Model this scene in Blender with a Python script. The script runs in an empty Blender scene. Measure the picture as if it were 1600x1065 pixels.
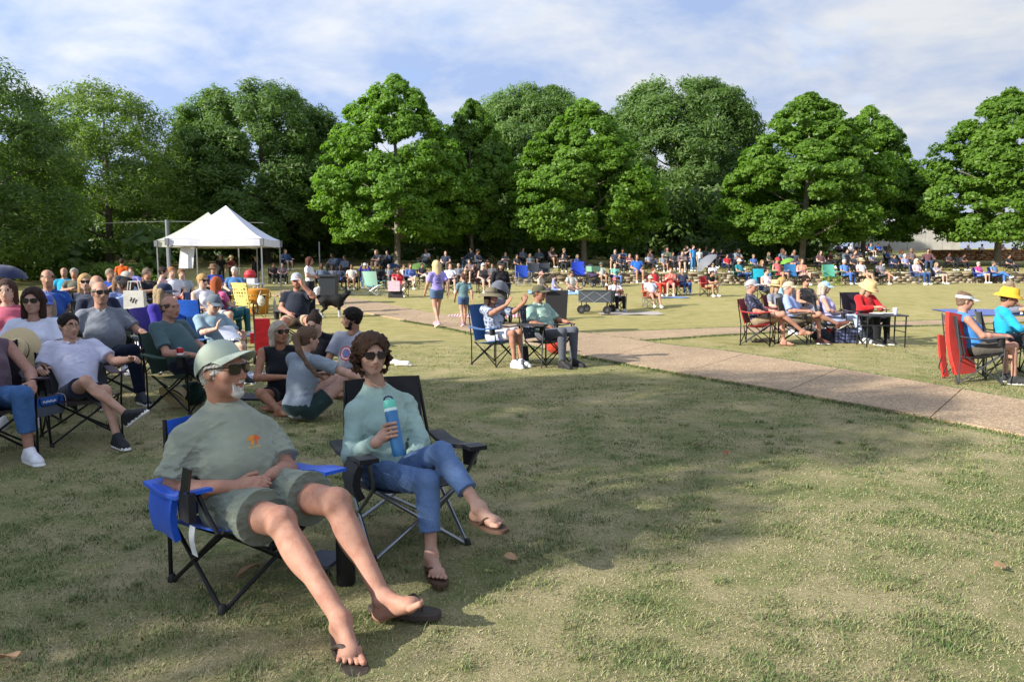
import bpy, math, random
import numpy as np
from mathutils import Vector, Matrix
from mathutils.bvhtree import BVHTree

S = bpy.context.scene
COL = S.collection
rnd = random.Random(11)
nrs = np.random.RandomState(5)
PI = math.pi

# ------------------------------------------------------------------ camera
FPX, CAMH, YH = 1180.0, 1.55, 409.0          # focal length in px of the 1600 wide photo, eye height, horizon row
TH = math.atan((532.5 - YH) / FPX)
cam_d = bpy.data.cameras.new('camera'); cam_d.sensor_width = 36.0; cam_d.lens = FPX / 1600 * 36
cam_d.clip_end = 3000; cam_d.clip_start = 0.05
cam = bpy.data.objects.new('camera', cam_d); COL.objects.link(cam)
cam.location = (0, 0, CAMH); cam.rotation_euler = (PI / 2 - TH, 0, 0)
S.camera = cam

# ------------------------------------------------------------------ light
SUN_EL = math.radians(26)
SHX, SHY = 0.900, 0.436                      # direction in which shadows fall
sd = Vector((-SHX * math.cos(SUN_EL), -SHY * math.cos(SUN_EL), math.sin(SUN_EL)))
sun_l = bpy.data.lights.new('sun', 'SUN'); sun_l.energy = 4.8; sun_l.angle = math.radians(0.55)
sun_l.color = (1.0, 0.95, 0.86)
sun = bpy.data.objects.new('sun', sun_l); COL.objects.link(sun)
sun.rotation_euler = sd.to_track_quat('Z', 'Y').to_euler(); sun.location = (-30, -10, 25)

W = bpy.data.worlds.new('World'); S.world = W; W.use_nodes = True
nt = W.node_tree; nt.nodes.clear()
CLOUD = 3.15
def wn(t, **k):
    n = nt.nodes.new(t)
    for a, b in k.items(): setattr(n, a, b)
    return n
bg = wn('ShaderNodeBackground'); out = wn('ShaderNodeOutputWorld')
sky = wn('ShaderNodeTexSky'); sky.sky_type = 'NISHITA'; sky.sun_disc = False
sky.sun_elevation = SUN_EL; sky.sun_rotation = math.atan2(sd.x, sd.y)
sky.altitude = 1500; sky.air_density = 0.95; sky.dust_density = 0.1; sky.ozone_density = 3.5
bg.inputs[1].default_value = 0.15
tc = wn('ShaderNodeTexCoord'); sep = wn('ShaderNodeSeparateXYZ')
nt.links.new(tc.outputs['Generated'], sep.inputs[0])
ad = wn('ShaderNodeMath', operation='ADD'); ad.inputs[1].default_value = 0.34
nt.links.new(sep.outputs[2], ad.inputs[0])
mx = wn('ShaderNodeMath', operation='MAXIMUM'); mx.inputs[1].default_value = 0.05; nt.links.new(ad.outputs[0], mx.inputs[0])
dx = wn('ShaderNodeMath', operation='DIVIDE'); dy = wn('ShaderNodeMath', operation='DIVIDE')
nt.links.new(sep.outputs[0], dx.inputs[0]); nt.links.new(mx.outputs[0], dx.inputs[1])
nt.links.new(sep.outputs[1], dy.inputs[0]); nt.links.new(mx.outputs[0], dy.inputs[1])
cmb = wn('ShaderNodeCombineXYZ'); nt.links.new(dx.outputs[0], cmb.inputs[0]); nt.links.new(dy.outputs[0], cmb.inputs[1])
cmb.inputs[2].default_value = 3.7
n1 = wn('ShaderNodeTexNoise'); n1.inputs['Scale'].default_value = 1.9; n1.inputs['Detail'].default_value = 7; n1.inputs['Roughness'].default_value = 0.56; n1.inputs['Distortion'].default_value = 0.35
n2 = wn('ShaderNodeTexNoise'); n2.inputs['Scale'].default_value = 7.0; n2.inputs['Detail'].default_value = 5; n2.inputs['Roughness'].default_value = 0.6
mpw = wn('ShaderNodeMapping'); mpw.inputs['Scale'].default_value = (1.0, 1.25, 1); mpw.inputs['Rotation'].default_value = (0, 0, 0.45); mpw.inputs['Location'].default_value = (0.0, 0.0, 0)
nt.links.new(cmb.outputs[0], mpw.inputs[0]); nt.links.new(mpw.outputs[0], n1.inputs['Vector']); nt.links.new(mpw.outputs[0], n2.inputs['Vector'])
mm = wn('ShaderNodeMath', operation='MULTIPLY_ADD'); mm.inputs[1].default_value = 0.30; nt.links.new(n2.outputs[0], mm.inputs[0]); nt.links.new(n1.outputs[0], mm.inputs[2])
# a broken deck of thin cloud: white and grey-blue parts, clear Nishita sky in the gaps, brighter toward the sun
def wm(op, a_, b_=None):
    n_ = wn('ShaderNodeMath', operation=op)
    for i_, v_ in enumerate((a_, b_)):
        if v_ is None: continue
        if isinstance(v_, (int, float)): n_.inputs[i_].default_value = v_
        else: nt.links.new(v_, n_.inputs[i_])
    return n_.outputs[0]
def wmap(src, f0, f1, t0, t1):
    n_ = wn('ShaderNodeMapRange'); nt.links.new(src, n_.inputs[0])
    for i_, v_ in enumerate((f0, f1, t0, t1)): n_.inputs[i_ + 1].default_value = v_
    return n_.outputs[0]
cover = wmap(mm.outputs[0], 0.40, 0.70, 0.35, 1.0)
low = wmap(sep.outputs[2], 0.0, 0.42, 0.60, 0.0)                     # seen edge-on the deck closes up toward the horizon
fac = wm('MINIMUM', wm('ADD', cover, low), 1.0)
n3 = wn('ShaderNodeTexNoise'); n3.inputs['Scale'].default_value = 3.4; n3.inputs['Detail'].default_value = 6; n3.inputs['Roughness'].default_value = 0.55; n3.inputs['Distortion'].default_value = 0.2
nt.links.new(mpw.outputs[0], n3.inputs['Vector'])
cr = wn('ShaderNodeValToRGB'); nt.links.new(n3.outputs[0], cr.inputs[0])
cr.color_ramp.elements[0].position = 0.36; cr.color_ramp.elements[0].color = (0.46, 0.61, 0.94, 1)
cr.color_ramp.elements[1].position = 0.66; cr.color_ramp.elements[1].color = (0.93, 0.96, 1.0, 1)
dt = wn('ShaderNodeVectorMath', operation='DOT_PRODUCT'); nt.links.new(tc.outputs['Generated'], dt.inputs[0]); dt.inputs[1].default_value = tuple(sd)
glow = wmap(dt.outputs['Value'], -0.9, 0.9, CLOUD * 0.86, CLOUD * 1.45)
cc_ = wn('ShaderNodeVectorMath', operation='SCALE'); nt.links.new(cr.outputs[0], cc_.inputs[0]); nt.links.new(glow, cc_.inputs['Scale'])
mxc = wn('ShaderNodeMix', data_type='RGBA'); nt.links.new(fac, mxc.inputs[0])
nt.links.new(sky.outputs[0], mxc.inputs[6]); nt.links.new(cc_.outputs[0], mxc.inputs[7])
nt.links.new(mxc.outputs[2], bg.inputs[0]); nt.links.new(bg.outputs[0], out.inputs[0])

vs = S.view_settings
vs.view_transform = 'Standard'; vs.look = 'None'; vs.exposure = 0.92; vs.gamma = 1.0; vs.use_curve_mapping = False
S.cycles.max_bounces = 6; S.cycles.diffuse_bounces = 3; S.cycles.glossy_bounces = 2; S.cycles.transmission_bounces = 4
S.cycles.transparent_max_bounces = 6; S.cycles.use_denoising = True
S.cycles.caustics_reflective = False; S.cycles.caustics_refractive = False

# ------------------------------------------------------------------ photo geometry -> place
_F = np.array([0, math.cos(TH), -math.sin(TH)]); _U = np.array([0, math.sin(TH), math.cos(TH)])
def ray(px, py): return _F * FPX + np.array([1., 0, 0]) * (px - 800) + _U * (532.5 - py)
def at(px, py, d):
    r = ray(px, py); return np.array([0, 0, CAMH]) + r * (d / r[1])
def sm(t):
    t = np.clip(t, 0, 1); return t * t * (3 - 2 * t)
def wall_y(x): return 37.3 + 0.05 * np.maximum(np.asarray(x, float) - 6, 0) + 0.02 * np.maximum(4 - np.asarray(x, float), 0)
def terr(x, y):
    x = np.asarray(x, float); y = np.asarray(y, float)
    z = 0.30 * sm((y - 19) / 10) + 0.2 * sm((y - 27) / 11)
    yw = wall_y(x)
    z = z + 0.45 * np.where(x > -5, sm((y - yw - 0.12) / 0.3), sm((y - yw + 3) / 9))
    z = z + 0.055 * np.maximum(y - 40, 0) - 0.04 * np.maximum(y - 75, 0)
    z = z + 0.012 * np.sin(x * 0.9 + 1.3) * np.sin(y * 0.7) * sm((y - 3) / 8)
    return z
def gr(px, py):
    r = ray(px, py); o = np.array([0, 0, CAMH]); t = 0.5 / r[1]; st = 0.02 / r[1]
    while True:
        p = o + r * t
        if p[2] <= float(terr(p[0], p[1])) or p[1] > 90: return p
        st = max(0.02, 0.004 * p[1]) / r[1]; t += st

# ------------------------------------------------------------------ materials
MATS = {}
def nodes(name):
    m = bpy.data.materials.new(name); m.use_nodes = True
    n = m.node_tree; b = n.nodes['Principled BSDF']; return m, n, b
def lin(c):
    if isinstance(c, str):
        c = c.lstrip('#'); c = [int(c[i:i+2], 16) / 255 for i in (0, 2, 4)]
        return tuple(v / 12.92 if v <= .04045 else ((v + .055) / 1.055) ** 2.4 for v in c)
    return tuple(c)
def nz(n, scale, detail=3, rough=.55, coord='Object', vec=None, stretch=None):
    t = n.nodes.new('ShaderNodeTexNoise'); t.inputs['Scale'].default_value = scale; t.inputs['Detail'].default_value = detail; t.inputs['Roughness'].default_value = rough
    c = n.nodes.new('ShaderNodeTexCoord')
    if stretch:
        mp = n.nodes.new('ShaderNodeMapping'); mp.inputs['Scale'].default_value = stretch
        n.links.new(c.outputs[coord], mp.inputs[0]); n.links.new(mp.outputs[0], t.inputs['Vector'])
    else: n.links.new(c.outputs[coord], t.inputs['Vector'])
    return t
def ramp(n, src, stops):
    r = n.nodes.new('ShaderNodeValToRGB'); e = r.color_ramp.elements
    while len(e) < len(stops): e.new(0.5)
    for i, (p, c) in enumerate(stops):
        e[i].position = p; e[i].color = tuple(c) + (1,) if len(c) == 3 else c
    n.links.new(src, r.inputs[0]); return r
def bump(n, b, src, strength, dist, prev=None):
    k = n.nodes.new('ShaderNodeBump'); k.inputs['Strength'].default_value = strength; k.inputs['Distance'].default_value = dist
    n.links.new(src, k.inputs['Height'])
    if prev: n.links.new(prev.outputs[0], k.inputs['Normal'])
    n.links.new(k.outputs[0], b.inputs['Normal']); return k
def sc(c, f): return tuple(min(1, max(0, v * f)) for v in c)
def plain(col, rough=.5, metal=0, var=.12, nscale=18, name=None, bmp=0):
    col = lin(col); key = ('plain', tuple(round(v, 3) for v in col), rough, metal, var, nscale, bmp)
    if key in MATS: return MATS[key]
    m, n, b = nodes(name or 'plain'); b.inputs['Roughness'].default_value = rough; b.inputs['Metallic'].default_value = metal
    t = nz(n, nscale, 4); r = ramp(n, t.outputs[0], [(.3, sc(col, 1 - var)), (.7, sc(col, 1 + var))])
    n.links.new(r.outputs[0], b.inputs['Base Color'])
    if bmp: bump(n, b, t.outputs[0], .5, bmp)
    MATS[key] = m; return m
def cloth(col, rough=.85, fold=.012, print_=None, fine=True):
    """woven cloth: slight tone changes, soft folds and a fine weave; print_ = (colour, scale, threshold) for a printed pattern"""
    col = lin(col); key = ('cloth', tuple(round(v, 3) for v in col), rough, fold, print_)
    if key in MATS: return MATS[key]
    m, n, b = nodes('cloth'); b.inputs['Roughness'].default_value = rough
    b.inputs['Sheen Weight'].default_value = .15; b.inputs['Specular IOR Level'].default_value = .25
    t = nz(n, 9, 4, .6); r = ramp(n, t.outputs[0], [(.3, sc(col, .88)), (.7, sc(col, 1.1))])
    src = r.outputs[0]
    if print_:
        pc, ps, th = print_; pt = nz(n, ps, 2, .5); pr = ramp(n, pt.outputs[0], [(th, (0, 0, 0)), (th + .04, (1, 1, 1))])
        mixn = n.nodes.new('ShaderNodeMix'); mixn.data_type = 'RGBA'; n.links.new(pr.outputs[0], mixn.inputs[0]); n.links.new(src, mixn.inputs[6]); mixn.inputs[7].default_value = lin(pc) + (1,)
        src = mixn.outputs[2]
    n.links.new(src, b.inputs['Base Color'])
    f1 = nz(n, 7.5, 3, .5, stretch=(1, 1, 1.9)); k1 = bump(n, b, f1.outputs[0], .9, fold)
    if fine:
        f2 = nz(n, 420, 1, .5); bump(n, b, f2.outputs[0], .25, .0012, k1)
    MATS[key] = m; return m
def denim(col):
    col = lin(col); key = ('denim', tuple(round(v, 3) for v in col))
    if key in MATS: return MATS[key]
    m, n, b = nodes('denim'); b.inputs['Roughness'].default_value = .9; b.inputs['Specular IOR Level'].default_value = .2
    t = nz(n, 5, 5, .65); r = ramp(n, t.outputs[0], [(.28, sc(col, .72)), (.5, col), (.74, sc(col, 1.35))])
    g = nz(n, 300, 2, .6); r2 = ramp(n, g.outputs[0], [(.35, (.8, .8, .8)), (.65, (1.15, 1.15, 1.15))])
    mixn = n.nodes.new('ShaderNodeMix'); mixn.data_type = 'RGBA'; mixn.blend_type = 'MULTIPLY'; mixn.inputs[0].default_value = 1
    n.links.new(r.outputs[0], mixn.inputs[6]); n.links.new(r2.outputs[0], mixn.inputs[7]); n.links.new(mixn.outputs[2], b.inputs['Base Color'])
    f1 = nz(n, 9, 3, .55, stretch=(1, 1, 2)); k1 = bump(n, b, f1.outputs[0], .9, .010)
    bump(n, b, g.outputs[0], .3, .001, k1); MATS[key] = m; return m
def skin(col, detail=False):
    col = lin(col); key = ('skin', tuple(round(v, 3) for v in col), detail)
    if key in MATS: return MATS[key]
    m, n, b = nodes('skin'); b.inputs['Roughness'].default_value = .62; b.inputs['Specular IOR Level'].default_value = .28
    t = nz(n, 17, 6, .68); r = ramp(n, t.outputs[0], [(.28, sc((col[0], col[1] * .82, col[2] * .78), .80)), (.5, col), (.64, sc((col[0], col[1] * 1.04, col[2] * 1.06), 1.06)), (.8, sc((col[0] * 1.0, col[1] * .84, col[2] * .80), .98))])
    n.links.new(r.outputs[0], b.inputs['Base Color'])
    if detail:
        b.inputs['Subsurface Weight'].default_value = .18; b.inputs['Subsurface Radius'].default_value = (.012, .005, .003); b.inputs['Subsurface Scale'].default_value = 1.0
        f = nz(n, 210, 4, .7); k0 = bump(n, b, f.outputs[0], .5, .0018); f2 = nz(n, 32, 3, .6); bump(n, b, f2.outputs[0], .35, .004, k0)
    MATS[key] = m; return m
def hairm(col):
    col = lin(col); key = ('hair', tuple(round(v, 3) for v in col))
    if key in MATS: return MATS[key]
    m, n, b = nodes('hair'); b.inputs['Roughness'].default_value = .62; b.inputs['Specular IOR Level'].default_value = .22
    t = nz(n, 60, 5, .7, stretch=(3, 3, .5)); r = ramp(n, t.outputs[0], [(.3, sc(col, .5)), (.55, col), (.78, sc(col, 1.6))])
    n.links.new(r.outputs[0], b.inputs['Base Color']); bump(n, b, t.outputs[0], .9, .012); MATS[key] = m; return m
def tube_metal(col, rough=.35, metal=.7): return plain(col, rough, metal, .1, 30)

# ------------------------------------------------------------------ objects
def tag(o, label=None, cat=None, group=None, kind=None):
    if label: o['label'] = label
    if cat: o['category'] = cat
    if group: o['group'] = group
    if kind: o['kind'] = kind
    return o
def link(name, me, mats=None, parent=None, loc=None, rot=None, scale=None):
    o = bpy.data.objects.new(name, me); COL.objects.link(o)
    if parent is not None: o.parent = parent
    if loc is not None: o.location = tuple(float(v) for v in loc)
    if rot is not None: o.rotation_euler = (0, 0, rot) if np.isscalar(rot) else rot
    if scale is not None: o.scale = (scale,) * 3 if np.isscalar(scale) else scale
    if mats is not None and me is not None:
        mats = mats if isinstance(mats, (list, tuple)) else [mats]
        if len(me.materials) == 0:
            for m in mats: me.materials.append(m)
        else:
            for i, m in enumerate(mats):
                if i < len(me.materials): o.material_slots[i].link = 'OBJECT'; o.material_slots[i].material = m
    return o
def empty(name, loc=(0, 0, 0), rz=0, scale=1):
    o = bpy.data.objects.new(name, None); COL.objects.link(o); o.empty_display_size = .1
    o.location = tuple(float(v) for v in loc); o.rotation_euler = (0, 0, rz); o.scale = (scale,) * 3; return o
def np_mesh(name, V, Fq, labs=None, smooth=True):
    """mesh from arrays; Fq (n,3) or (n,4)"""
    V = np.ascontiguousarray(V, np.float32); Fq = np.ascontiguousarray(Fq, np.int32); k = Fq.shape[1]
    me = bpy.data.meshes.new(name); me.vertices.add(len(V)); me.vertices.foreach_set('co', V.ravel())
    me.loops.add(Fq.size); me.loops.foreach_set('vertex_index', Fq.ravel())
    me.polygons.add(len(Fq)); me.polygons.foreach_set('loop_start', np.arange(0, Fq.size, k, dtype=np.int32))
    if smooth: me.polygons.foreach_set('use_smooth', np.ones(len(Fq), bool))
    if labs is not None: me.polygons.foreach_set('material_index', np.ascontiguousarray(labs, np.int32))
    me.update(calc_edges=True); return me
def vec(*a): return np.array(a, float)
def nrm(v): v = np.asarray(v, float); return v / (np.linalg.norm(v) + 1e-12)

class MB:
    """collects boxes, tubes, lathes and sheets into one mesh"""
    def __init__(s): s.v = []; s.f = []; s.m = []; s.n = 0
    def add(s, V, F, m=0):
        s.v.extend([tuple(map(float, p)) for p in V]); s.f.extend([tuple(i + s.n for i in q) for q in F]); s.m.extend([m] * len(F)); s.n += len(V); return s
    def box(s, c, e, m=0, R=None, tap=1.0):
        V = []
        for z in (-1, 1):
            t = 1 if z < 0 else tap
            for x, y in ((-1, -1), (1, -1), (1, 1), (-1, 1)):
                q = vec(x * e[0] / 2 * t, y * e[1] / 2 * t, z * e[2] / 2)
                if R is not None: q = R @ q
                V.append(q + np.asarray(c, float))
        return s.add(V, [(3, 2, 1, 0), (4, 5, 6, 7), (0, 1, 5, 4), (1, 2, 6, 5), (2, 3, 7, 6), (3, 0, 4, 7)], m)
    def tube(s, pts, r, n=6, m=0, cap=True):
        P = [np.asarray(p, float) for p in pts]; k = len(P); rr = r if isinstance(r, (list, tuple, np.ndarray)) else [r] * k
        V = []; F = []; ref = None
        for i in range(k):
            t = nrm(P[min(i + 1, k - 1)] - P[max(i - 1, 0)])
            if ref is None: ref = vec(0, 0, 1) if abs(t[2]) < .9 else vec(1, 0, 0)
            a = nrm(np.cross(t, ref)); b = np.cross(a, t); ref = b
            for j in range(n):
                an = 2 * PI * j / n; V.append(P[i] + rr[i] * (math.cos(an) * a + math.sin(an) * b))
        for i in range(k - 1):
            for j in range(n):
                F.append((i * n + j, i * n + (j + 1) % n, (i + 1) * n + (j + 1) % n, (i + 1) * n + j))
        if cap: F.append(tuple(range(n))[::-1]); F.append(tuple((k - 1) * n + j for j in range(n)))
        return s.add(V, F, m)
    def lathe(s, prof, c=(0, 0, 0), n=20, m=0, ms=None, M=None, wav=None):
        V = []; F = []; c = np.asarray(c, float)
        for i, (r, z) in enumerate(prof):
            for j in range(n):
                a = 2 * PI * j / n; q = vec(r * math.cos(a), r * math.sin(a), z + (wav(a, r) if wav else 0))
                V.append((M @ q if M is not None else q) + c)
        for i in range(len(prof) - 1):
            for j in range(n): F.append((i * n + j, i * n + (j + 1) % n, (i + 1) * n + (j + 1) % n, (i + 1) * n + j))
        s.add(V, F, m)
        if ms:
            for i in range(len(prof) - 1):
                for j in range(n): s.m[-(len(F)) + i * n + j] = ms[i]
        return s
    def sheet(s, G, th=.004, m=0):
        """closed thin slab from a grid of points G[i][j]"""
        G = np.asarray(G, float); a, b = G.shape[:2]
        du = np.gradient(G, axis=0); dv = np.gradient(G, axis=1); N = np.cross(du, dv); N /= (np.linalg.norm(N, axis=2, keepdims=True) + 1e-9)
        V = np.concatenate([(G + N * th / 2).reshape(-1, 3), (G - N * th / 2).reshape(-1, 3)]); o = a * b; F = []
        for i in range(a - 1):
            for j in range(b - 1):
                p = i * b + j; F.append((p, p + b, p + b + 1, p + 1)); F.append((o + p, o + p + 1, o + p + b + 1, o + p + b))
        for i in range(a - 1):
            p = i * b; F.append((p, o + p, o + p + b, p + b)); p = i * b + b - 1; F.append((p, p + b, o + p + b, o + p))
        for j in range(b - 1):
            p = j; F.append((p, p + 1, o + p + 1, o + p)); p = (a - 1) * b + j; F.append((p, o + p, o + p + 1, p + 1))
        return s.add(V, F, m)
    def mesh(s, name, smooth=True):
        me = bpy.data.meshes.new(name); me.from_pydata(s.v, [], s.f)
        me.polygons.foreach_set('material_index', s.m)
        if smooth:
            me.polygons.foreach_set('use_smooth', [True] * len(s.f))
            try: me.set_sharp_from_angle(angle=math.radians(40))
            except Exception: pass
        me.update(); return me
    def build(s, name, mats, parent=None, smooth=True, **k): return link(name, s.mesh(name, smooth), mats, parent, **k)
def bez(*pts, n=10):
    """smooth curve through points (Catmull-Rom)"""
    P = [np.asarray(p, float) for p in pts]; P = [2 * P[0] - P[1]] + P + [2 * P[-1] - P[-2]]; out = []
    for i in range(1, len(P) - 2):
        for t in np.linspace(0, 1, n, endpoint=(i == len(P) - 3)):
            a, b, c, d = P[i-1:i+3]; out.append(.5 * ((2*b) + (-a+c)*t + (2*a-5*b+4*c-d)*t*t + (-a+3*b-3*c+d)*t**3))
    return out

# ------------------------------------------------------------------ soft bodies: smooth unions turned into one continuous mesh
class Blob:
    def __init__(s): s.p = []
    def cone(s, a, b, ra, rb, lab=0, k=.02, op=0, flat=0, sq=None):
        a = vec(*a); b = vec(*b); m = max(ra, rb); s.p.append((0, (a, b, ra, rb, flat, sq), np.minimum(a, b) - m, np.maximum(a, b) + m, lab, k, op)); return s
    def ell(s, c, r, M=None, lab=0, k=.02, op=0):
        c = vec(*c); r = vec(*(r if not np.isscalar(r) else (r, r, r))); M = np.eye(3) if M is None else np.asarray(M, float)
        e = np.sqrt(((M * r) ** 2).sum(1)); s.p.append((1, (c, r, M), c - e, c + e, lab, k, op)); return s
    def cut(s, c, n, rad, k=.004):
        """remove everything on the +n side of the plane within rad of c"""
        c = vec(*c); s.p.append((2, (c, nrm(n), rad), c - rad, c + rad, 0, k, 1)); return s
    def box(s):
        lo = np.min([p[2] for p in s.p if p[6] == 0], axis=0); hi = np.max([p[3] for p in s.p if p[6] == 0], axis=0); return lo, hi
    def field(s, o, h, sh):
        F = np.full(sh, 1.0, np.float32); L = np.zeros(sh, np.int8)
        ax = [o[i] + h * np.arange(sh[i]) for i in range(3)]
        for kind, a, lo, hi, lab, k, op in s.p:
            i0 = [max(0, int((lo[i] - k - 2.5 * h - o[i]) / h)) for i in range(3)]; i1 = [min(sh[i], int((hi[i] + k + 2.5 * h - o[i]) / h) + 2) for i in range(3)]
            if any(i1[i] <= i0[i] for i in range(3)): continue
            sl = tuple(slice(i0[i], i1[i]) for i in range(3))
            X = ax[0][sl[0]][:, None, None]; Y = ax[1][sl[1]][None, :, None]; Z = ax[2][sl[2]][None, None, :]
            if kind == 0:
                A, B, ra, rb, flat, sq = a; ba = B - A; x = X - A[0]; y = Y - A[1]; z = Z - A[2]
                if sq is not None:
                    u, q = sq; d = (q - 1) * (x * u[0] + y * u[1] + z * u[2]); x = x + u[0] * d; y = y + u[1] * d; z = z + u[2] * d; ba = ba + u * ((q - 1) * ba.dot(u))
                l2 = max(ba.dot(ba), 1e-9); dt = x * ba[0] + y * ba[1] + z * ba[2]; tu = dt / l2; t = np.clip(tu, 0, 1)
                D = np.sqrt(np.maximum(x * x + y * y + z * z - 2 * t * dt + t * t * l2, 0)) - (ra + t * (rb - ra))
                if flat: D = np.maximum(D, (tu - 1) * math.sqrt(l2))
                if flat == 2: D = np.maximum(D, -tu * math.sqrt(l2))
            elif kind == 1:
                c, r, M = a; x = X - c[0]; y = Y - c[1]; z = Z - c[2]
                q = [(x * M[0, i] + y * M[1, i] + z * M[2, i]) / r[i] for i in range(3)]
                k0 = np.sqrt(q[0] ** 2 + q[1] ** 2 + q[2] ** 2); k1 = np.sqrt((q[0] / r[0]) ** 2 + (q[1] / r[1]) ** 2 + (q[2] / r[2]) ** 2) + 1e-6
                D = k0 * (k0 - 1) / k1
            else:
                c, n, rad = a; x = X - c[0]; y = Y - c[1]; z = Z - c[2]; D = -(x * n[0] + y * n[1] + z * n[2])
                D = np.maximum(D, np.sqrt(x * x + y * y + z * z) - rad)
            D = D.astype(np.float32); f = F[sl]
            if op == 0:
                l = L[sl]; l[D < f] = lab; g = np.maximum(k - np.abs(D - f), 0); F[sl] = np.minimum(D, f) - g * g / (4 * k)
            else:
                D = -D; g = np.maximum(k - np.abs(D - f), 0); F[sl] = np.maximum(D, f) + g * g / (4 * k)
        return F, L
_E = [((0,0,0),(1,0,0)),((0,1,0),(1,1,0)),((0,0,1),(1,0,1)),((0,1,1),(1,1,1)),((0,0,0),(0,1,0)),((1,0,0),(1,1,0)),((0,0,1),(0,1,1)),((1,0,1),(1,1,1)),((0,0,0),(0,0,1)),((1,0,0),(1,0,1)),((0,1,0),(0,1,1)),((1,1,0),(1,1,1))]
def nets(F, L, o, h):
    ins = F < 0; a, b, c = F.shape; cnt = np.zeros((a-1, b-1, c-1), np.int8)
    for i in (0, 1):
        for j in (0, 1):
            for k in (0, 1): cnt += ins[i:a-1+i, j:b-1+j, k:c-1+k]
    mix = (cnt > 0) & (cnt < 8); idx = np.argwhere(mix); N = len(idx); vid = np.full(mix.shape, -1, np.int32); vid[mix] = np.arange(N, dtype=np.int32)
    val = {}
    for i in (0, 1):
        for j in (0, 1):
            for k in (0, 1): val[(i, j, k)] = F[idx[:, 0] + i, idx[:, 1] + j, idx[:, 2] + k]
    acc = np.zeros((N, 3)); cn = np.zeros(N)
    for p, q in _E:
        v0, v1 = val[p], val[q]; m = (v0 < 0) != (v1 < 0); t = np.where(m, v0 / np.where(m, v0 - v1, 1), 0)
        acc += np.where(m[:, None], np.array(p) + t[:, None] * (np.array(q) - np.array(p)), 0); cn += m
    loc = idx + acc / np.maximum(cn, 1)[:, None]; V = loc * h + o
    li = np.clip(np.rint(loc).astype(int), 0, np.array(F.shape) - 1); vl = L[li[:, 0], li[:, 1], li[:, 2]]
    Q = []
    for axis in range(3):
        e = [slice(None)] * 3; e2 = [slice(None)] * 3; e[axis] = slice(0, -1); e2[axis] = slice(1, None)
        d = ins[tuple(e)].astype(np.int8) - ins[tuple(e2)].astype(np.int8); ix = np.argwhere(d != 0); b1, b2 = (axis + 1) % 3, (axis + 2) % 3
        ok = (ix[:, b1] > 0) & (ix[:, b2] > 0) & (ix[:, b1] < vid.shape[b1]) & (ix[:, b2] < vid.shape[b2]); ix = ix[ok]; s_ = d[ix[:, 0], ix[:, 1], ix[:, 2]]
        cs = []
        for o1, o2 in ((-1, -1), (0, -1), (0, 0), (-1, 0)):
            t = ix.copy(); t[:, b1] += o1; t[:, b2] += o2; cs.append(vid[t[:, 0], t[:, 1], t[:, 2]])
        q = np.stack(cs, 1); q[s_ < 0] = q[s_ < 0][:, ::-1]; Q.append(q)
    Q = np.concatenate(Q); Q = Q[(Q >= 0).all(1)]
    return V, Q, vl[Q[:, 0]]
def blob_mesh(name, blobs, h, folds=0, seed=0, fs=1.0, smooth_it=0):
    blobs = blobs if isinstance(blobs, list) else [blobs]
    lo = np.min([b.box()[0] for b in blobs], axis=0) - 3 * h; hi = np.max([b.box()[1] for b in blobs], axis=0) + 3 * h
    sh = tuple(np.ceil((hi - lo) / h).astype(int) + 1); F = L = None
    for b in blobs:
        f, l = b.field(lo, h, sh)
        if F is None: F, L = f, l
        else: m = f < F; F = np.minimum(F, f); L = np.where(m, l, L)
    if folds:
        ii = np.argwhere(np.abs(F) < folds * 2 + 2 * h); P = ii * h + lo; r = np.random.RandomState(seed); w = np.zeros(len(P))
        for i in range(9):
            d = nrm(r.normal(size=3) * (1, 1, 1.4)) * r.uniform(26, 85) * fs; ph = r.uniform(0, 6); e = nrm(r.normal(size=3)) * r.uniform(9, 22)
            w += (1 - np.abs(np.sin(P @ d + ph + 1.3 * np.sin(P @ e)))) ** 2 * r.uniform(.6, 1.2) - .22
        a1, a2 = (nrm(r.normal(size=3)) * 11 for _ in range(2)); w *= np.clip(.55 + .9 * np.sin(P @ a1 + 1) * np.sin(P @ a2 + 2), .12, 1)
        F[ii[:, 0], ii[:, 1], ii[:, 2]] -= (folds * w / 3.0).astype(np.float32)
    V, Q, lab = nets(F, L, lo, h)
    return np_mesh(name, V, Q, lab)
# trees left of the lawn, outside the picture: x, y, scale, kind, variant
SHADE = [(-11.83, 1.49, 0.74, 'light', 0), (-18.38, 3.54, 0.66, 'maple', 0), (-24.74, 6.35, 0.85, 'maple', 2), (-29.61, 10.66, 0.92, 'maple', 1), (-27.32, -3.24, 0.9, 'maple', 2)]
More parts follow.
